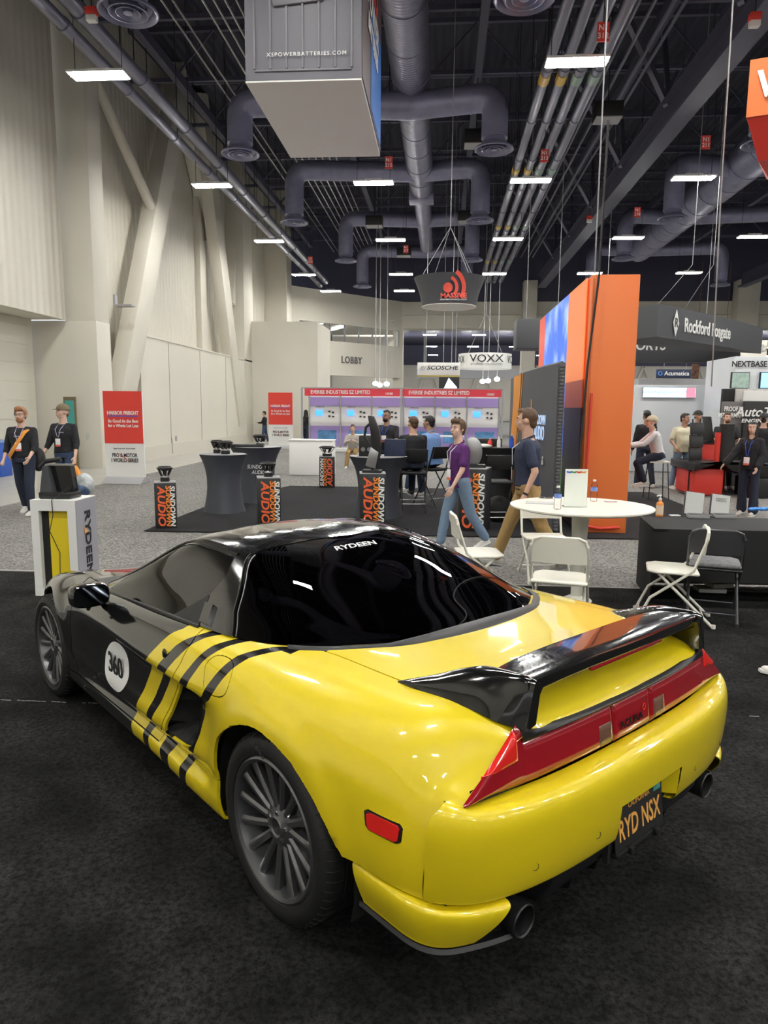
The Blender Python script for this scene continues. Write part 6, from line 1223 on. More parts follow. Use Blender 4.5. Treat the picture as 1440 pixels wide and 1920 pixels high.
for k, (px, py, w1, h1, lab) in enumerate(((1308, 972, .185, .235, 'grey open display box with white card, left one on the black cloth table'), (1358, 972, .185, .21, 'grey open display box with CONNECT card, right one on the black cloth table'))):
    p = at_cloth(px-6, py-2); t = thing('display_box', lab, 'box', tuple(p), -.12+.04*k, 'open product boxes on the black cloth table'); MB().box((.03, .0, .016), (.20, .13, .032)).build('box_base', mm('box_grey', (.32, .32, .32), .5), t, bevel=.002); MB().box((.03, 0, .034), (.185, .115, .004)).build('box_inlay', M['dark_grey'], t)
    MB().obox((.0, .085, h1/2+.01), (w1, 0, -.02), (0, .02, 0), (.02, .05, h1)).build('box_lid', M['dark_grey'], t); f_ = MB().obox((.006, .072, h1/2+.015), (w1-.012, 0, -.02), (0, .004, 0), (.02, .05, h1-.015)).build('white_card', mm('card_white', (.55, .56, .54), .5), t)
    if k: text('CONNECT\nTHE DOTS', .022, M['dark_grey'], t, (.012, .076, h1*.80), (PI/2-.22, .09, 0), ext=.0005)
p = at_cloth(1265, 967); tag(MB().box((0, 0, .004), (.10, .06, .008)).build('card_stack', WH, loc=tuple(p), rz=.1), 'small stack of white cards beside the orange soap bottle', 'cards')
for k in range(3): p = gnd(1322+12*k, 1092-k*3, .05); tag(MB().box((0, 0, .02+.0*k), (.26-.05*k, .18, .04)).build('paper_stack', WH, loc=(p.x-.02, 7.1+.03*k, .01+.045*k), rz=.2*k, bevel=.004), 'white paper pack under the black cloth table, %s one' % ['lowest', 'middle', 'topmost'][k], 'paper')
for k in range(4): p = at_cloth(1410+9*k, 958); tag(MB().ell((0, 0, .02), (.04, .035, .02), 12, 8).build('wrapped_snack', mm('foil_blue', (.05, .25, .75), .25, .3), loc=(p.x, p.y+.02*(k % 2), ZT_), smooth=50), 'blue foil pack on the black cloth table, %s from left' % ORD[k], 'snack pack', 'blue foil packs')
# blue bin at the left edge
bn = thing('waste_bin', 'blue bin cut by the left edge of the photo', 'bin', (gnd(-6, 893).x, gnd(0, 893).y, 0)); MB().box((0, 0, .42), (.52, .5, .84), taper=1.05).build('bin_body', mat('bin_blue', (.03, .10, .45), .5), bn, bevel=.02); MB().box((0, 0, .87), (.58, .56, .06)).build('bin_lid', mat('bin_lid', (.20, .30, .55), .5), bn, bevel=.01)
# tall black folding chairs and a stool
def tall_chair(lab, x, y, rz, sh=.66, m=M['black_satin']):
    t = thing('tall_folding_chair', lab, 'chair', (x, y, .012), rz, 'tall black folding chairs'); w = .44
    for s in (-1, 1):
        MB().tube([(s*w/2, .30, 0), (s*w/2, -.10, sh), (s*w/2, -.24, sh+.42)], .013, 8).build('front_leg', m if s < 0 else M['steel'], t); MB().tube([(s*w*.45, -.32, 0), (s*w*.45, .18, sh-.02)], .013, 8).build('rear_leg', m, t)
    MB().box((0, .02, sh), (w, .40, .05)).build('seat', M['black'], t, bevel=.02); MB().obox((0, -.225, sh+.31), (w-.02, 0, 0), (0, .03, 0), (0, -.06, .22)).build('backrest', M['black'], t, bevel=.012); MB().cyl((-w/2, .20, .16), (w/2, .20, .16), .01, n=8).cyl((-w*.45, -.22, .14), (w*.45, -.22, .14), .01, n=8).build('crossbar', M['steel'], t); return t
pa = atY(775, 900, 12.3); pb = atY(812, 900, 13.1); pc = atY(930, 950, 10.9)
TCA = tall_chair('tall black folding chair under the man in the black sweater', pa.x, 12.3, .1); TCB = tall_chair('tall black folding chair under the man in the sky blue shirt', pb.x, 13.1, .75)
tall_chair('empty tall black folding chair beside the rightmost pedestal', pc.x, 10.95, .15); pbk = gnd(915, 975); tag(MB().ell((0, 0, .2), (.20, .14, .22), 16, 10).build('backpack', M['black'], loc=(pbk.x+.15, 11.3, .0), smooth=60), 'black backpack on the dark carpet behind the empty tall chair', 'backpack')
def stool(lab, x, y, sh=.74):
    t = thing('bar_stool', lab, 'stool', (x, y, 0)); 
    for a, b in ((-1, -1), (1, -1), (1, 1), (-1, 1)): MB().cyl((a*.20, b*.20, 0), (a*.15, b*.15, sh), .010, n=8).build('leg', M['black'], t)
    MB().box((0, 0, sh+.015), (.40, .36, .03)).build('seat', M['white_plastic'], t, bevel=.012); MB().tube([(-.185, -.185, .25), (.185, -.185, .25), (.185, .185, .25), (-.185, .185, .25)], .008, 6, closed=True).build('foot_ring', M['black'], t); return t
ST_ = atY(1237, 855, 14.6); stool('bar stool with pale seat under the man in the white shirt', ST_.x, 14.7)
lr_ = thing('literature_rack', 'tall black leaflet rack between the men and the red counter', 'rack', (atY(1302, 850, 15.8).x, 15.8, 0))
for k in range(4): MB().obox((0, -.05, .62+.26*k), (.26, 0, 0), (0, .10, 0), (.0, .05, .25)).build('tray', M['black_satin'], lr_, bevel=.005)
MB().cyl((-.08, 0, 0), (-.08, 0, 1.6), .015, n=8).cyl((.08, 0, 0), (.08, 0, 1.6), .015, n=8).build('post', M['black'], lr_); MB().box((0, 0, .01), (.4, .4, .02)).build('base', M['black'], lr_)
# ---------- people: joints by angles, limbs as capsules fused by a voxel remesh
def remesh(mb, vox, sm=4):
    me = mb.mesh('tmp'); o = bpy.data.objects.new('tmp', me); COL.objects.link(o)
    m = o.modifiers.new('r', 'REMESH'); m.mode = 'VOXEL'; m.voxel_size = vox; s = o.modifiers.new('s', 'SMOOTH'); s.iterations = sm; s.factor = .5
    dg = bpy.context.evaluated_depsgraph_get(); me2 = bpy.data.meshes.new_from_object(o.evaluated_get(dg)); bpy.data.objects.remove(o); bpy.data.meshes.remove(me)
    me2.polygons.foreach_set('use_smooth', [True]*len(me2.polygons)); return me2
def capsule(mb, a, b, ra, rb, n=14, sy=1.0):
    a, b = Vector(a), Vector(b); d = (b-a).normalized(); P, R = [], []
    for k in range(5): t = k/5*PI/2; P.append(a-d*ra*math.cos(t)); R.append(max(ra*math.sin(t), ra*.05))
    P.append(a); R.append(ra); P.append(b); R.append(rb)
    for k in range(1, 6): t = k/5*PI/2; P.append(b+d*rb*math.sin(t)); R.append(max(rb*math.cos(t), rb*.05))
    mb.tube(P, R, n, sy=sy)
def rotv(v, ax, a): return Matrix.Rotation(a, 3, ax)@v
D2R = math.radians
def person(lab, x, y, rz, H=1.76, z0=0, seat=None, lean=0, legs=((8, 5, 3), (-8, 5, 3)), arms=((5, 8, 15, 10), (5, 8, 15, 10)), hyaw=0, hpitch=0, skin='skin', hair='hair_brown', hstyle='short', shirt='tee_black', sleeve=1, pants='denim', shoes='shoe_white',
           bulk=1.0, belly=0, badge=None, cap=None, beard=False, glasses=False, long_shirt=False, far=False, extra=None, collar=False, jacket=False, female=False):
    S_ = H/1.78; vx = .011 if not far else .018
    t = thing('person', lab, 'person', (x, y, z0), rz, None)
    U3 = lambda a, b, c: Vector((a, b, c))*S_
    hipz = .93*S_; footz = .075*S_
    L1_, L2_ = .43*S_, .42*S_
    J = {}
    def leg(s, sw, kn, ab):
        hip = Vector((s*.095*S_, 0, 0)); d = rotv(rotv(Vector((0, 0, -1)), 'X', D2R(sw)), 'Y', -s*D2R(ab)); knee = hip+d*L1_; d2 = rotv(rotv(Vector((0, 0, -1)), 'X', D2R(sw-kn)), 'Y', -s*D2R(ab*.6)); return hip, knee, knee+d2*L2_, sw-kn
    lg = [leg(s, *legs[i]) for i, s in enumerate((-1, 1))]
    low = min(l[2].z for l in lg); root = Vector((0, 0, -low+footz)) if seat is None else Vector((0, 0, seat+.10*S_))
    lg = [(a+root, b+root, c+root, f_) for a, b, c, f_ in lg]
    sp = lambda h, f=0: root+rotv(Vector((0, f, h*S_)), 'X', -D2R(lean))
    sh_ = [sp(.462)+Vector((s*(.184 if not female else .160)*S_*(.45+.55*bulk), 0, 0)) for s in (-1, 1)]
    ar = []
    for i, s in enumerate((-1, 1)):
        sw, ab, el, iy = arms[i][:4]; d = rotv(rotv(Vector((0, 0, -1)), 'X', D2R(sw)), 'Y', -s*D2R(ab)); e = sh_[i]+d*.285*S_
        d2 = rotv(rotv(Vector((0, 0, -1)), 'X', D2R(sw+el)), 'Y', -s*D2R(ab)); d2 = rotv(d2, 'Z', s*D2R(iy)); w = e+d2*.255*S_; ar.append((sh_[i], e, w, d2))
    # trunk sections: height, half width, half depth, forward shift
    bw = bulk; T = [(-.06, .160*bw, .120*bw, -.01), (.03, .166*bw, .120*bw, 0), (.13, .155*bw, .110*bw+belly*.6, belly*.5), (.22, .160*bw, .115*bw+belly*.5, belly*.5), (.33, .182*bw, .125*bw, 0), (.42, .194*bw, .120*bw, -.005), (.465, .165*bw, .100*bw, -.01), (.505, .105*bw, .078, -.012), (.540, .062, .058, -.014)]
    if female: T = [(h, w*(.90 if h > .05 else 1.0), d*.92, f) for h, w, d, f in T]
    def trunk(mb, grow, h0=-1, h1=2):
        rows = []
        for h, w, dd, f in T:
            if h < h0 or h > h1: continue
            rows.append([sp(h, f*S_)+rotv(Vector(((w+grow)*S_*math.cos(a), (dd+grow)*S_*math.sin(a), 0)), 'X', -D2R(lean)) for a in np.linspace(0, 2*PI, 25)[:-1]])
        mb.grid(rows, closed=True); mb.add(rows[0], [tuple(range(24))[::-1]]); mb.add(rows[-1], [tuple(range(24))])
    # head
    hc = sp(.50)+rotv(Vector((0, .02*S_, .208*S_)), 'X', -D2R(lean*.4)); HR = Matrix.Rotation(D2R(hyaw), 3, 'Z')@Matrix.Rotation(D2R(-hpitch), 3, 'X'); hp = lambda a, b, c: hc+HR@(Vector((a, b, c))*S_*1.06)
    body = MB()
    body.ell(hp(0, -.012, .022), (.078*S_, .098*S_, .098*S_), 20, 14, R=HR); body.ell(hp(0, .028, -.045), (.056*S_, .062*S_, .070*S_), 18, 12, R=HR); body.ell(hp(0, .055, -.085), (.026*S_, .028*S_, .020*S_), 12, 8, R=HR)
    capsule(body, hp(0, .082, .015), hp(0, .104, -.022), .009*S_, .014*S_, 10); body.ell(hp(0, .083, .030), (.045*S_, .012*S_, .010*S_), 12, 8, R=HR)
    for s in (-1, 1): body.ell(hp(s*.078, -.010, -.005), (.010*S_, .020*S_, .030*S_), 10, 8, R=HR); body.ell(hp(s*.040, .055, -.025), (.026*S_, .026*S_, .026*S_), 10, 8, R=HR)
    body.ell(hp(0, .088, -.055), (.022*S_, .010*S_, .012*S_), 12, 8, R=HR)
    capsule(body, sp(.44), hp(0, -.015, -.06), .066*S_*(.8+.2*bulk), .056*S_*(.8+.2*bulk)); trunk(body, -.014)
    for q in sh_: capsule(body, sp(.500), q, .040*S_, .040*S_)
    for a, b, c, f_ in lg: capsule(body, a, b, .070*S_, .048*S_); capsule(body, b, c, .048*S_, .034*S_)
    for (a, b, c, d) in ar: capsule(body, a, b, .045*S_, .038*S_); capsule(body, b, c, .037*S_, .024*S_)
    me = remesh(body, vx)
    bm = bmesh.new(); bm.from_mesh(me); bpy.data.meshes.remove(me)
    for i, (a, b, c, d) in enumerate(ar):
        if len(arms[i]) > 4 and arms[i][4] == 'pocket': 
            hb = MB(); capsule(hb, c, c+d*.07*S_, .026*S_, .034*S_); m2 = remesh(hb, .010); bm.from_mesh(m2); bpy.data.meshes.remove(m2); continue
        s = -1 if i == 0 else 1; hb = MB(); d = d.normalized(); u = Vector((0, 0, 1)).cross(d); u = u.normalized() if u.length > .2 else Vector((0, 1, 0)); u = Vector((0, 1, 0))-d*d.y if abs(d.y) < .85 else Vector((1, 0, 0))*(-s)-d*(-s*d.x); u.normalize(); n_ = d.cross(u)
        capsule(hb, c-d*.02*S_, c+d*.02*S_, .024*S_, .024*S_, 10)
        for k in (-1, -.33, .33, 1): capsule(hb, c+d*.015*S_+u*k*.014*S_, c+d*.085*S_+u*k*.028*S_, .015*S_, .012*S_, 8)
        inn = n_ if n_.x*s < 0 else -n_
        for k, ln in ((-1.5, .060), (-.5, .074), (.5, .080), (1.5, .070)):
            p0 = c+d*.085*S_+u*k*.0185*S_; p1 = p0+d*ln*.5*S_+inn*.008*S_; p2 = p1+d*ln*.35*S_+inn*.022*S_; capsule(hb, p0, p1, .0085*S_, .0078*S_, 8); capsule(hb, p1, p2, .0078*S_, .0066*S_, 8)
        p0 = c+d*.030*S_+u*.030*S_; p1 = p0+(d*.7+u*.6).normalized()*.038*S_+inn*.01*S_; p2 = p1+(d+u*.15).normalized()*.028*S_; capsule(hb, p0, p1, .011*S_, .0095*S_, 8); capsule(hb, p1, p2, .0095*S_, .008*S_, 8)
        m2 = remesh(hb, .0048 if not far else .008, 2); bm.from_mesh(m2); bpy.data.meshes.remove(m2)
    me = bpy.data.meshes.new('body'); bm.to_mesh(me); bm.free(); me.polygons.foreach_set('use_smooth', [True]*len(me.polygons)); me.materials.append(M[skin]); bo_ = bpy.data.objects.new('body', me); COL.objects.link(bo_); bo_.parent = t
    def part(name, mb, m, vox=None, sm=3):
        me = remesh(mb, vox or vx, sm); me.materials.append(M[m] if isinstance(m, str) else m); o = bpy.data.objects.new(name, me); COL.objects.link(o); o.parent = t; me.name = name; return o
    # shirt
    sh = MB(); trunk(sh, .010+(.018 if jacket else 0), -.10 if long_shirt or jacket else -.04, .53)
    for q in sh_: capsule(sh, sp(.485)+(q-sp(.485))*.25, q, .052*S_*(.7+.3*bulk)+(.015 if jacket else 0), .052*S_*(.8+.2*bulk)+(.015 if jacket else 0))
    for (a, b, c, d) in ar:
        g = .013 if not jacket else .032; capsule(sh, a, a.lerp(b, .9 if sleeve > .5 else .72), .052*S_*(.8+.2*bulk)+g*.3, .046*S_+g)
        if sleeve > .75: e = b.lerp(c, .88 if sleeve >= 1 else .35); capsule(sh, b, e, .042*S_+g, .032*S_+g)
    so = part('jacket' if jacket else 'shirt', sh, shirt)
    if collar: 
        cm_ = MB().tube([sp(.524)+rotv(Vector((.068*S_*math.cos(a), .002+.066*S_*math.sin(a), -.026*math.sin(a))), 'X', -D2R(lean)) for a in np.linspace(0, 2*PI, 18)[:-1]], .014, 8, closed=True).build('collar', M[shirt], t)
    pn = MB(); trunk(pn, .004, -.10, .06)
    for a, b, c, f_ in lg: capsule(pn, a+Vector((0, 0, .02)), b, .098*S_*(.6+.4*bulk), .074*S_); capsule(pn, b, c+Vector((0, 0, .03*S_)), .072*S_, .062*S_ if pants != 'denim_wide' else .095*S_)
    part('trousers', pn, 'denim_dark' if pants == 'denim_wide' else pants)
    for i, (a, b, c, f_) in enumerate(lg):
        toe = D2R(f_ if seat is None else f_*.4); fw = rotv(Vector((0, 1, 0)), 'X', max(min(toe*.6, .5), -.7)); so_ = MB(); base = c+Vector((0, 0, -.035*S_))
        so_.ell(base+fw*-.02*S_+Vector((0, 0, .01*S_)), (.040*S_, .060*S_, .045*S_), 12, 8); capsule(so_, base-fw*.035*S_-Vector((0, 0, .012*S_)), base+fw*.155*S_-Vector((0, 0, .014*S_)), .033*S_, .034*S_, 12, .75); capsule(so_, base+Vector((0, 0, .01)), base+fw*.10*S_-Vector((0, 0, .006*S_)), .034*S_, .030*S_, 12)
        shoe_o = part('shoe', so_, shoes, .009, 2); sl = MB(); upv = Vector((1, 0, 0)).cross(fw); q0 = base-upv*.038*S_; sl.grid([[q0-fw*.07*S_+Vector((w_*.036*S_, 0, 0)), q0+fw*.06*S_+Vector((w_*.042*S_, 0, 0)), q0+fw*.14*S_+Vector((w_*.045*S_, 0, 0)), q0+fw*.195*S_+Vector((w_*.020*S_, 0, 0))] for w_ in (-1, -.5, 0, .5, 1)]); sl.build('sole', M['white'] if shoes == 'shoe_white' else M['grey'], shoe_o, solid=.020)
    # hair
    if hstyle:
        hr = MB()
        if hstyle in ('short', 'messy', 'bald'):
            g = {'short': .0, 'messy': .012, 'bald': -.006}[hstyle]-(.012 if cap else 0)
            hr.ell(hp(0, -.020, .034), ((.083+g)*S_, (.102+g)*S_, (.100+g)*S_), 20, 14, R=HR); hr.ell(hp(0, -.062, -.025), ((.062+g*.5)*S_, .048*S_, .060*S_), 14, 10, R=HR); hr.ell(hp(0, .052 if not cap else 0, .090+g*.5 if not cap else .03), ((.060+g)*S_, (.040+g)*S_, (.034+g)*S_), 14, 10, R=HR)
            if hstyle == 'messy':
                for k in range(16): a = random.uniform(0, 2*PI); q = random.uniform(.2, 1.0); hr.ell(hp(.070*q*math.cos(a), -.01+.085*q*math.sin(a), .120-.055*q*q), (.024*S_, .026*S_, .022*S_), 8, 6, R=HR)
            o = part('hair', hr, hair, .0085, 2); bm = bmesh.new(); bm.from_mesh(o.data); iv = HR.inverted()
            def face_zone(v):
                q = iv@(v.co-hc)/S_/1.06; ln = .062+.018*(1 if hstyle != 'messy' else .2)-.10*max(0, abs(q.x)-.045)
                return (q.y > .035 and q.z < ln) or (q.y > -.005 and q.z < -.012) or (q.y > -.03 and q.z < -.03) or q.z < -.085
            bmesh.ops.delete(bm, geom=[v for v in bm.verts if face_zone(v)], context='VERTS'); bm.to_mesh(o.data); bm.free()
        elif hstyle == 'long':
            hr.ell(hp(0, -.022, .025), (.088*S_, .108*S_, .104*S_), 16, 12, R=HR)
            for s in (-1, 1): capsule(hr, hp(s*.072, -.01, .02), sp(.36)+Vector((s*.07*S_, .075*S_, 0)), .030*S_, .034*S_)
            capsule(hr, hp(0, -.05, .0), sp(.30)+Vector((0, -.10*S_, 0)), .075*S_, .08*S_); o = part('hair', hr, hair, .010, 3)
            # clear the face
            bm = bmesh.new(); bm.from_mesh(o.data); iv = HR.inverted(); dl = [v for v in bm.verts if (lambda q: q.y > .035 and q.z < .066 and q.z > -.16 and abs(q.x) < .060)(iv@(v.co-hc)/S_/1.06)]; bmesh.ops.delete(bm, geom=dl, context='VERTS'); bm.to_mesh(o.data); bm.free()
    if cap:
        cp = MB(); rows = []
        for i in range(8):
            a = PI*.50*i/7; rows.append([hc+HR@(Vector((.094*math.sin(a)*math.cos(b), .114*math.sin(a)*math.sin(b)-.014, .105*math.cos(a)+.036))*S_*1.06) for b in np.linspace(0, 2*PI, 25)[:-1]])
        cp.grid(rows, closed=True); sg_ = cap[1] if len(cap) > 1 else 1
        o = cp.build('cap', M[cap[0]], t, smooth=60, solid=.004)
        br_ = MB(); br_.grid([[hc+HR@(Vector((.075*math.cos(b)*k, sg_*(.085+.075*math.sin(b)*1.0*k)-.0, .044-.020*k*math.sin(b)))*S_*1.06) for b in np.linspace(.05, PI-.05, 12)] for k in (.15, .6, 1.0)]); br_.build('cap_brim', M[cap[0]], o, smooth=60, solid=.005)
    if not far or True:
        for s in (-1, 1):
            MB().ell(hp(s*.030, .079, .012), (.0105*S_, .005*S_, .0048*S_), 10, 6, R=HR).build('eye', M['badge'] if not far else M['eye'], bo_, smooth=60); MB().ell(hp(s*.030, .0835, .012), (.0052*S_, .003*S_, .0050*S_), 8, 6, R=HR).build('iris', M['eye'], bo_, smooth=60)
            MB().tube([hp(s*.014, .0905, .030), hp(s*.030, .090, .034), hp(s*.048, .080, .029)], .0042*S_, 6).build('eyebrow', M[hair], bo_)
        MB().ell(hp(0, .0965, -.056), (.021*S_, .005*S_, .0055*S_), 12, 6, R=HR).build('mouth', M['lips'], bo_, smooth=60)
    if beard:
        b_ = MB(); b_.ell(hp(0, .040, -.075), (.058*S_, .060*S_, .045*S_), 14, 10, R=HR); b_.ell(hp(0, .093, -.040), (.030*S_, .010*S_, .008*S_), 12, 8, R=HR); part('beard', b_, hair, .008, 1)
    if glasses:
        g_ = MB()
        for s in (-1, 1): g_.tube([hp(s*.032+.022*math.cos(a), .094, .010+.017*math.sin(a)) for a in np.linspace(0, 2*PI, 14)[:-1]], .0022*S_, 5, closed=True); g_.tube([hp(s*.054, .092, .014), hp(s*.084, .0, .012)], .0022*S_, 5)
        g_.build('glasses', M['black'], t)
    if badge:
        f = lambda px, h: sp(h, 0)+rotv(Vector((px*S_, (.128*bulk+belly*.9+.022+(.03 if jacket else 0))*S_, 0)), 'X', -D2R(lean)); z_ = badge[1] if len(badge) > 1 else .17
        MB().tube([f(-.055, .475)-Vector((0, .07*S_, 0)) if False else sp(.535, .02)+Vector((-.06*S_, .0, 0)), f(-.05, .42), f(-.01, z_+.09)], .0045, 5).tube([sp(.535, .02)+Vector((.06*S_, 0, 0)), f(.05, .42), f(.01, z_+.09)], .0045, 5).build('lanyard', M[badge[0]], t)
        c_ = f(0, z_); MB().box(tuple(c_+Vector((0, .008, 0))), (.095, .004, .135)).build('badge', M['badge'], t, bevel=.002); MB().box(tuple(c_+Vector((0, .0105, -.05))), (.095, .003, .03)).build('badge_stripe', M['red_badge'], t)
    t['joints'] = 0; del t['joints']
    return t, dict(root=root, sh=sh_, ar=ar, lg=lg, hc=hc, sp=sp, S=S_)
X_ = lambda px, Y: atY(px, 900, Y).x
def local(t, mb, name, m, **k): return mb.build(name, m, t, **k)
# two men at left
P, J = person('man in black T-shirt with ginger hair, glasses and orange strap, walking, hand in pocket', X_(47, 11.1), 11.1, PI+.12, 1.76, legs=((14, 12, 3), (-10, 14, 3)), arms=((18, 10, 32, 15), (-8, 16, 38, 20, 'pocket')), skin='skin_pale', hair='hair_ginger', hstyle='messy', sleeve=.8, pants='denim_dark', badge=('lanyard', .20), beard=True, glasses=True, bulk=1.05)
s_ = J['sp']; bs_ = MB(); pts = [s_(.50, -.02)+Vector((-.12, 0, .0)), s_(.44, .135)+Vector((-.10, 0, 0)), s_(.25, .155)+Vector((.03, 0, 0)), s_(.05, .14)+Vector((.16, 0, 0)), s_(-.02, 0)+Vector((.20, 0, 0))]
bs_.tube(pts, [.035, .038, .038, .035, .03], 10, sy=.35); bs_.build('shoulder_strap', M['strap_orange'], P, smooth=60); MB().ell(s_(.02, -.16)+Vector((-.16, 0, -.04)), (.12, .09, .20), 14, 10).build('bag', M['rim_dark'], P, smooth=60)
text('SOUND', .030, M['lanyard'], P, tuple(s_(.37, .150)), (PI/2, 0, PI), sx=1.3, ext=.001)
P, J = person('man in black long-sleeve shirt and olive cap standing behind the white plinth', X_(125, 11.9), 11.9, PI-.15, 1.80, legs=((4, 3, 4), (-6, 6, 4)), arms=((6, 12, 22, 0), (12, 12, 20, 0)), hyaw=-22, hpitch=-6, skin='skin_pale', hair='hair_brown', hstyle='short', cap=('olive',), sleeve=.9, pants='denim', badge=('lanyard', .20), bulk=1.1)
text('AUDIO', .028, M['lanyard'], P, tuple(J['sp'](.37, .155)+Vector((-.06, 0, 0))), (PI/2, 0, PI), sx=1.2, ext=.001)
hw = J['ar'][0][2]+J['ar'][0][3]*.12; gb = thing('carrier_bag', 'orange and clear plastic carrier bags held by the man in the olive cap', 'bag', (0, 0, 0)); mw = Matrix.Translation(P.location)@Matrix.Rotation(P.rotation_euler[2], 4, 'Z'); wp = mw@hw
MB().tube([wp, wp+Vector((.03, 0, -.10)), wp+Vector((.08, 0, -.2))], [.03, .06, .08], 10, sy=.5).build('orange_bag', M['strap_orange'], gb, smooth=60); MB().ell(wp+Vector((.16, -.02, -.36)), (.17, .12, .20), 16, 12).build('clear_bag', mat('bag_plastic', (.42, .45, .46), .35, noise=(9, .35)), gb, smooth=60); MB().ell(wp+Vector((.15, -.06, -.44)), (.14, .11, .12), 14, 10).build('bag_contents', mat('bag_in', (.05, .09, .18), .5, noise=(12, .6)), gb, smooth=60)
# man in purple polo
P, J = person('young man in purple polo and light blue jeans walking past the pedestals', X_(862, 9.0), 9.0, PI/2+.45, 1.68, lean=3, legs=((-16, 16, 2), (18, 8, 2)), arms=((12, 8, 20, 8), (-16, 8, 22, 8)), hyaw=22, hpitch=-4, skin='skin_pale', hair='hair_brown', hstyle='messy', shirt='purple', sleeve=.5, pants='denim_light', long_shirt=True, badge=('badge', .12), collar=True)
# man in navy polo
P, J = person('man in navy polo shirt and khaki trousers walking left with a hand in his pocket', X_(990, 7.95), 7.95, PI/2-.10, 1.86, lean=2, legs=((-22, 10, 2), (24, 6, 2)), arms=((-16, 14, 34, 18, 'pocket'), (-4, 9, 14, 20, 'pocket')), hyaw=-8, skin='skin', hair='hair_brown', hstyle='short', shirt='navy', sleeve=.5, pants='khaki', shoes='shoe_grey', badge=('badge', .16), collar=True, bulk=1.08)
w = J['ar'][0]; 
for k in (0,): a_, d_ = w[2]-w[3]*.01, w[3].normalized(); MB().cyl(a_-d_*.012, a_+d_*.012, .030, n=18).build('watch', M['black'], P)
MB().tube([J['sp'](.0)+Vector((.178*math.cos(a), .128*math.sin(a), 0)) for a in np.linspace(0, 2*PI, 24)[:-1]], .015, 6, closed=True).build('belt', M['brown_dark'], P)
# seated men at the tall tables
person('man in black sweater seated with his back to the camera on a tall chair', pa.x, 12.32, .35, 1.78, z0=.012, seat=.69, lean=6, legs=((80, 62, 8), (76, 60, 8)), arms=((30, 10, 60, 20), (30, 10, 60, 20)), hyaw=18, skin='skin', hair='hair_brown', hstyle='short', shirt='tee_black', sleeve=1, pants='denim_dark', shoes='black', bulk=1.12)
person('man in sky blue shirt and jeans seated on a tall chair', pb.x, 13.12, .95, 1.80, z0=.012, seat=.69, lean=10, legs=((78, 70, 6), (66, 70, 6)), arms=((28, 8, 45, 15), (28, 8, 45, 15)), hyaw=12, skin='skin_tan', hair='hair_black', hstyle='short', shirt='sky_shirt', sleeve=.5, pants='denim', shoes='shoe_white', badge=('badge', .25), collar=True, bulk=1.18, long_shirt=True)
person('bearded man in black polo and glasses standing behind the covered table', X_(724, 14.6), 14.6, PI-.2, 1.76, z0=.0, arms=((28, 10, 62, 30), (28, 10, 62, 30)), hyaw=-16, skin='skin_tan', hair='hair_black', hstyle='bald', shirt='tee_black', sleeve=.5, pants='denim_dark', badge=('blue', .25), beard=True, glasses=True, bulk=1.18, belly=.03)
person('man looking at his phone, seated inside the red-fascia booth', X_(662, 21.5), 21.5, PI, 1.68, seat=.40, lean=12, legs=((84, 80, 12), (84, 80, 12)), arms=((30, 12, 85, 25), (30, 12, 85, 25)), hpitch=-18, skin='skin', hair='hair_black', hstyle='short', shirt='shoe_grey', sleeve=1, pants='khaki', far=True)
sc_ = thing('plastic_chair', 'white chair under the man looking at his phone', 'chair', (X_(662, 21.5), 21.55, 0)); MB().box((0, 0, .40), (.44, .44, .04)).build('seat', WH, sc_, bevel=.01); MB().box((0, .21, .66), (.44, .03, .45)).build('backrest', WH, sc_, bevel=.01)
for a in (-.2, .2):
    for b in (-.2, .2): MB().cyl((a, b, 0), (a*.9, b*.9, .41), .014, n=8).build('leg', M['steel'], sc_)
person('distant person in dark clothes standing at the left wall beside the pylon sign', X_(494, 35.2)+.1, 35.2, PI/2, 1.60, arms=((20, 8, 70, 20), (20, 8, 70, 20)), skin='skin', hair='hair_black', hstyle='short', shirt='tee_black', sleeve=1, pants='denim', far=True)
person('dark-clothed person half hidden beside the left post of the red-fascia booth', X_(571, 31.5)-.05, 32.2, -.4, 1.7, skin='skin', hair='hair_black', hstyle='long', shirt='tee_black', sleeve=1, pants='denim_dark', far=True, female=True)
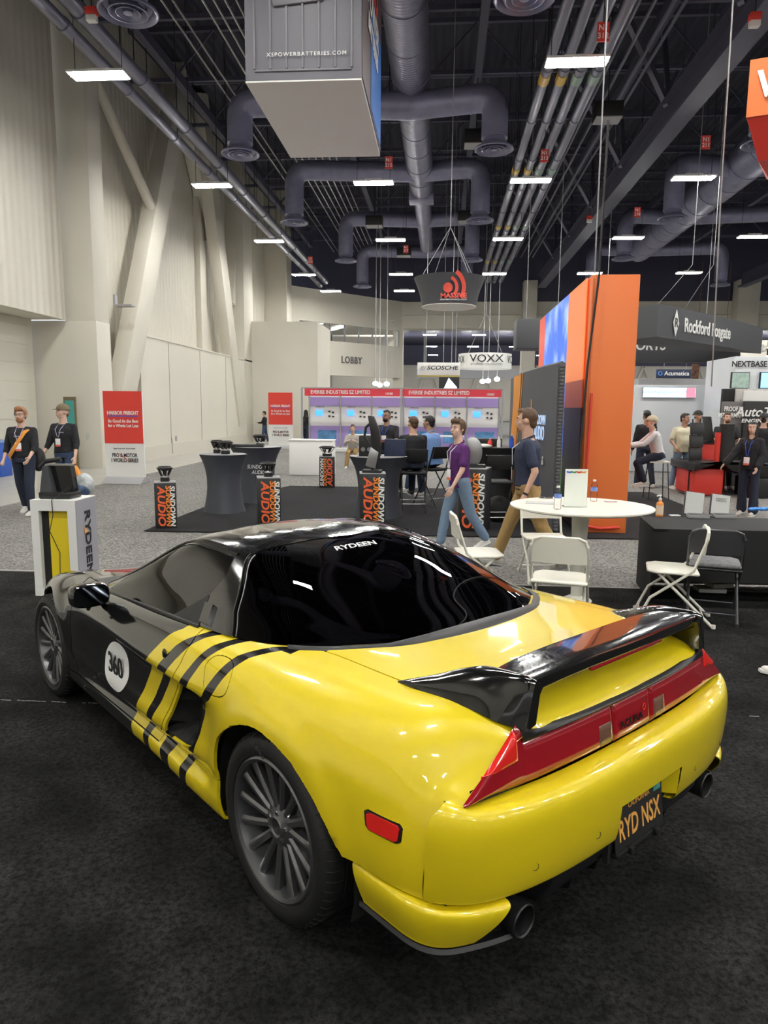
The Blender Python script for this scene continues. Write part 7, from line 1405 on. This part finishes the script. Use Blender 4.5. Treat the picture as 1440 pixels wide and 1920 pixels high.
# people at right
person('man in white shirt and cream cap seated on a bar stool', ST_.x, 14.68, PI/2-.1, 1.74, seat=.77, lean=16, legs=((74, 92, 6), (68, 86, 6)), arms=((46, 6, 34, 6), (46, 6, 34, 6)), hpitch=-8, skin='skin_pale', hair='hair_black', hstyle='short', cap=('shirt_cream',), shirt='shirt_white', sleeve=1, pants='denim_dark', shoes='shoe_white', far=False, collar=True)
person('heavy man in cream T-shirt and light jeans standing with hands at his belt', X_(1276, 16.8), 16.8, PI+.25, 1.74, legs=((2, 2, 7), (-4, 4, 7)), arms=((4, 22, 34, 30), (4, 22, 40, 34)), hyaw=24, skin='skin_tan', hair='hair_black', hstyle='short', shirt='shirt_cream', sleeve=.5, pants='denim_light', bulk=1.3, belly=.05, long_shirt=True)
person('smiling man in black jacket and backward black cap behind the man in cream', X_(1300, 18.1), 18.1, PI+.2, 1.80, arms=((4, 8, 12, 8), (4, 8, 12, 8)), hyaw=10, skin='skin_tan', hair='hair_black', hstyle='bald', cap=('black', -1), shirt='tee_black', sleeve=1, pants='denim_dark', bulk=1.15, jacket=True, far=True)
person('man in black with a backpack strap, back turned, beside the orange wall', X_(1206, 16.9), 16.9, .2, 1.80, legs=((4, 3, 4), (-8, 6, 4)), skin='skin_tan', hair='hair_black', hstyle='short', shirt='tee_black', sleeve=1, pants='denim_dark', shoes='shoe_white', far=True, bulk=1.1)
person('bearded man in black T-shirt with blue print behind the red counter', X_(1354, 17.1), 17.1, PI-.05, 1.76, arms=((24, 14, 55, 25), (24, 14, 55, 25)), hpitch=-10, skin='skin', hair='hair_brown', hstyle='short', shirt='tee_black', sleeve=.5, pants='denim_dark', beard=True, bulk=1.3, far=True)
P, J = person('young woman with long black hair, black jacket and wide jeans, badge hanging', X_(1404, 12.7), 12.7, PI-.75, 1.62, legs=((3, 2, 3), (-5, 4, 3)), arms=((4, 12, 35, 20), (20, 22, 22, -10)), hyaw=14, skin='skin_pale', hair='hair_black', hstyle='long', shirt='tee_black', sleeve=1, pants='denim_wide', shoes='shoe_white', badge=('blue', .10), jacket=True, female=True)
person('man with dark cap and black shirt turned away at the right edge', X_(1423, 16.4), 16.4, -.5, 1.76, skin='skin', hair='hair_black', hstyle='short', cap=('black', -1), shirt='tee_black', sleeve=.5, pants='denim_dark', far=True)
person('person mostly beyond the right edge, only a white shoe showing by the car', X_(1540, 4.93), 4.93, PI/2, 1.72, arms=((-6, 3, 8, 0), (-6, 3, 8, 0)), legs=((12, 4, 1), (-14, 8, 1)), skin='skin', hair='hair_brown', shirt='tee_black', sleeve=1, pants='denim_dark', shoes='shoe_white')
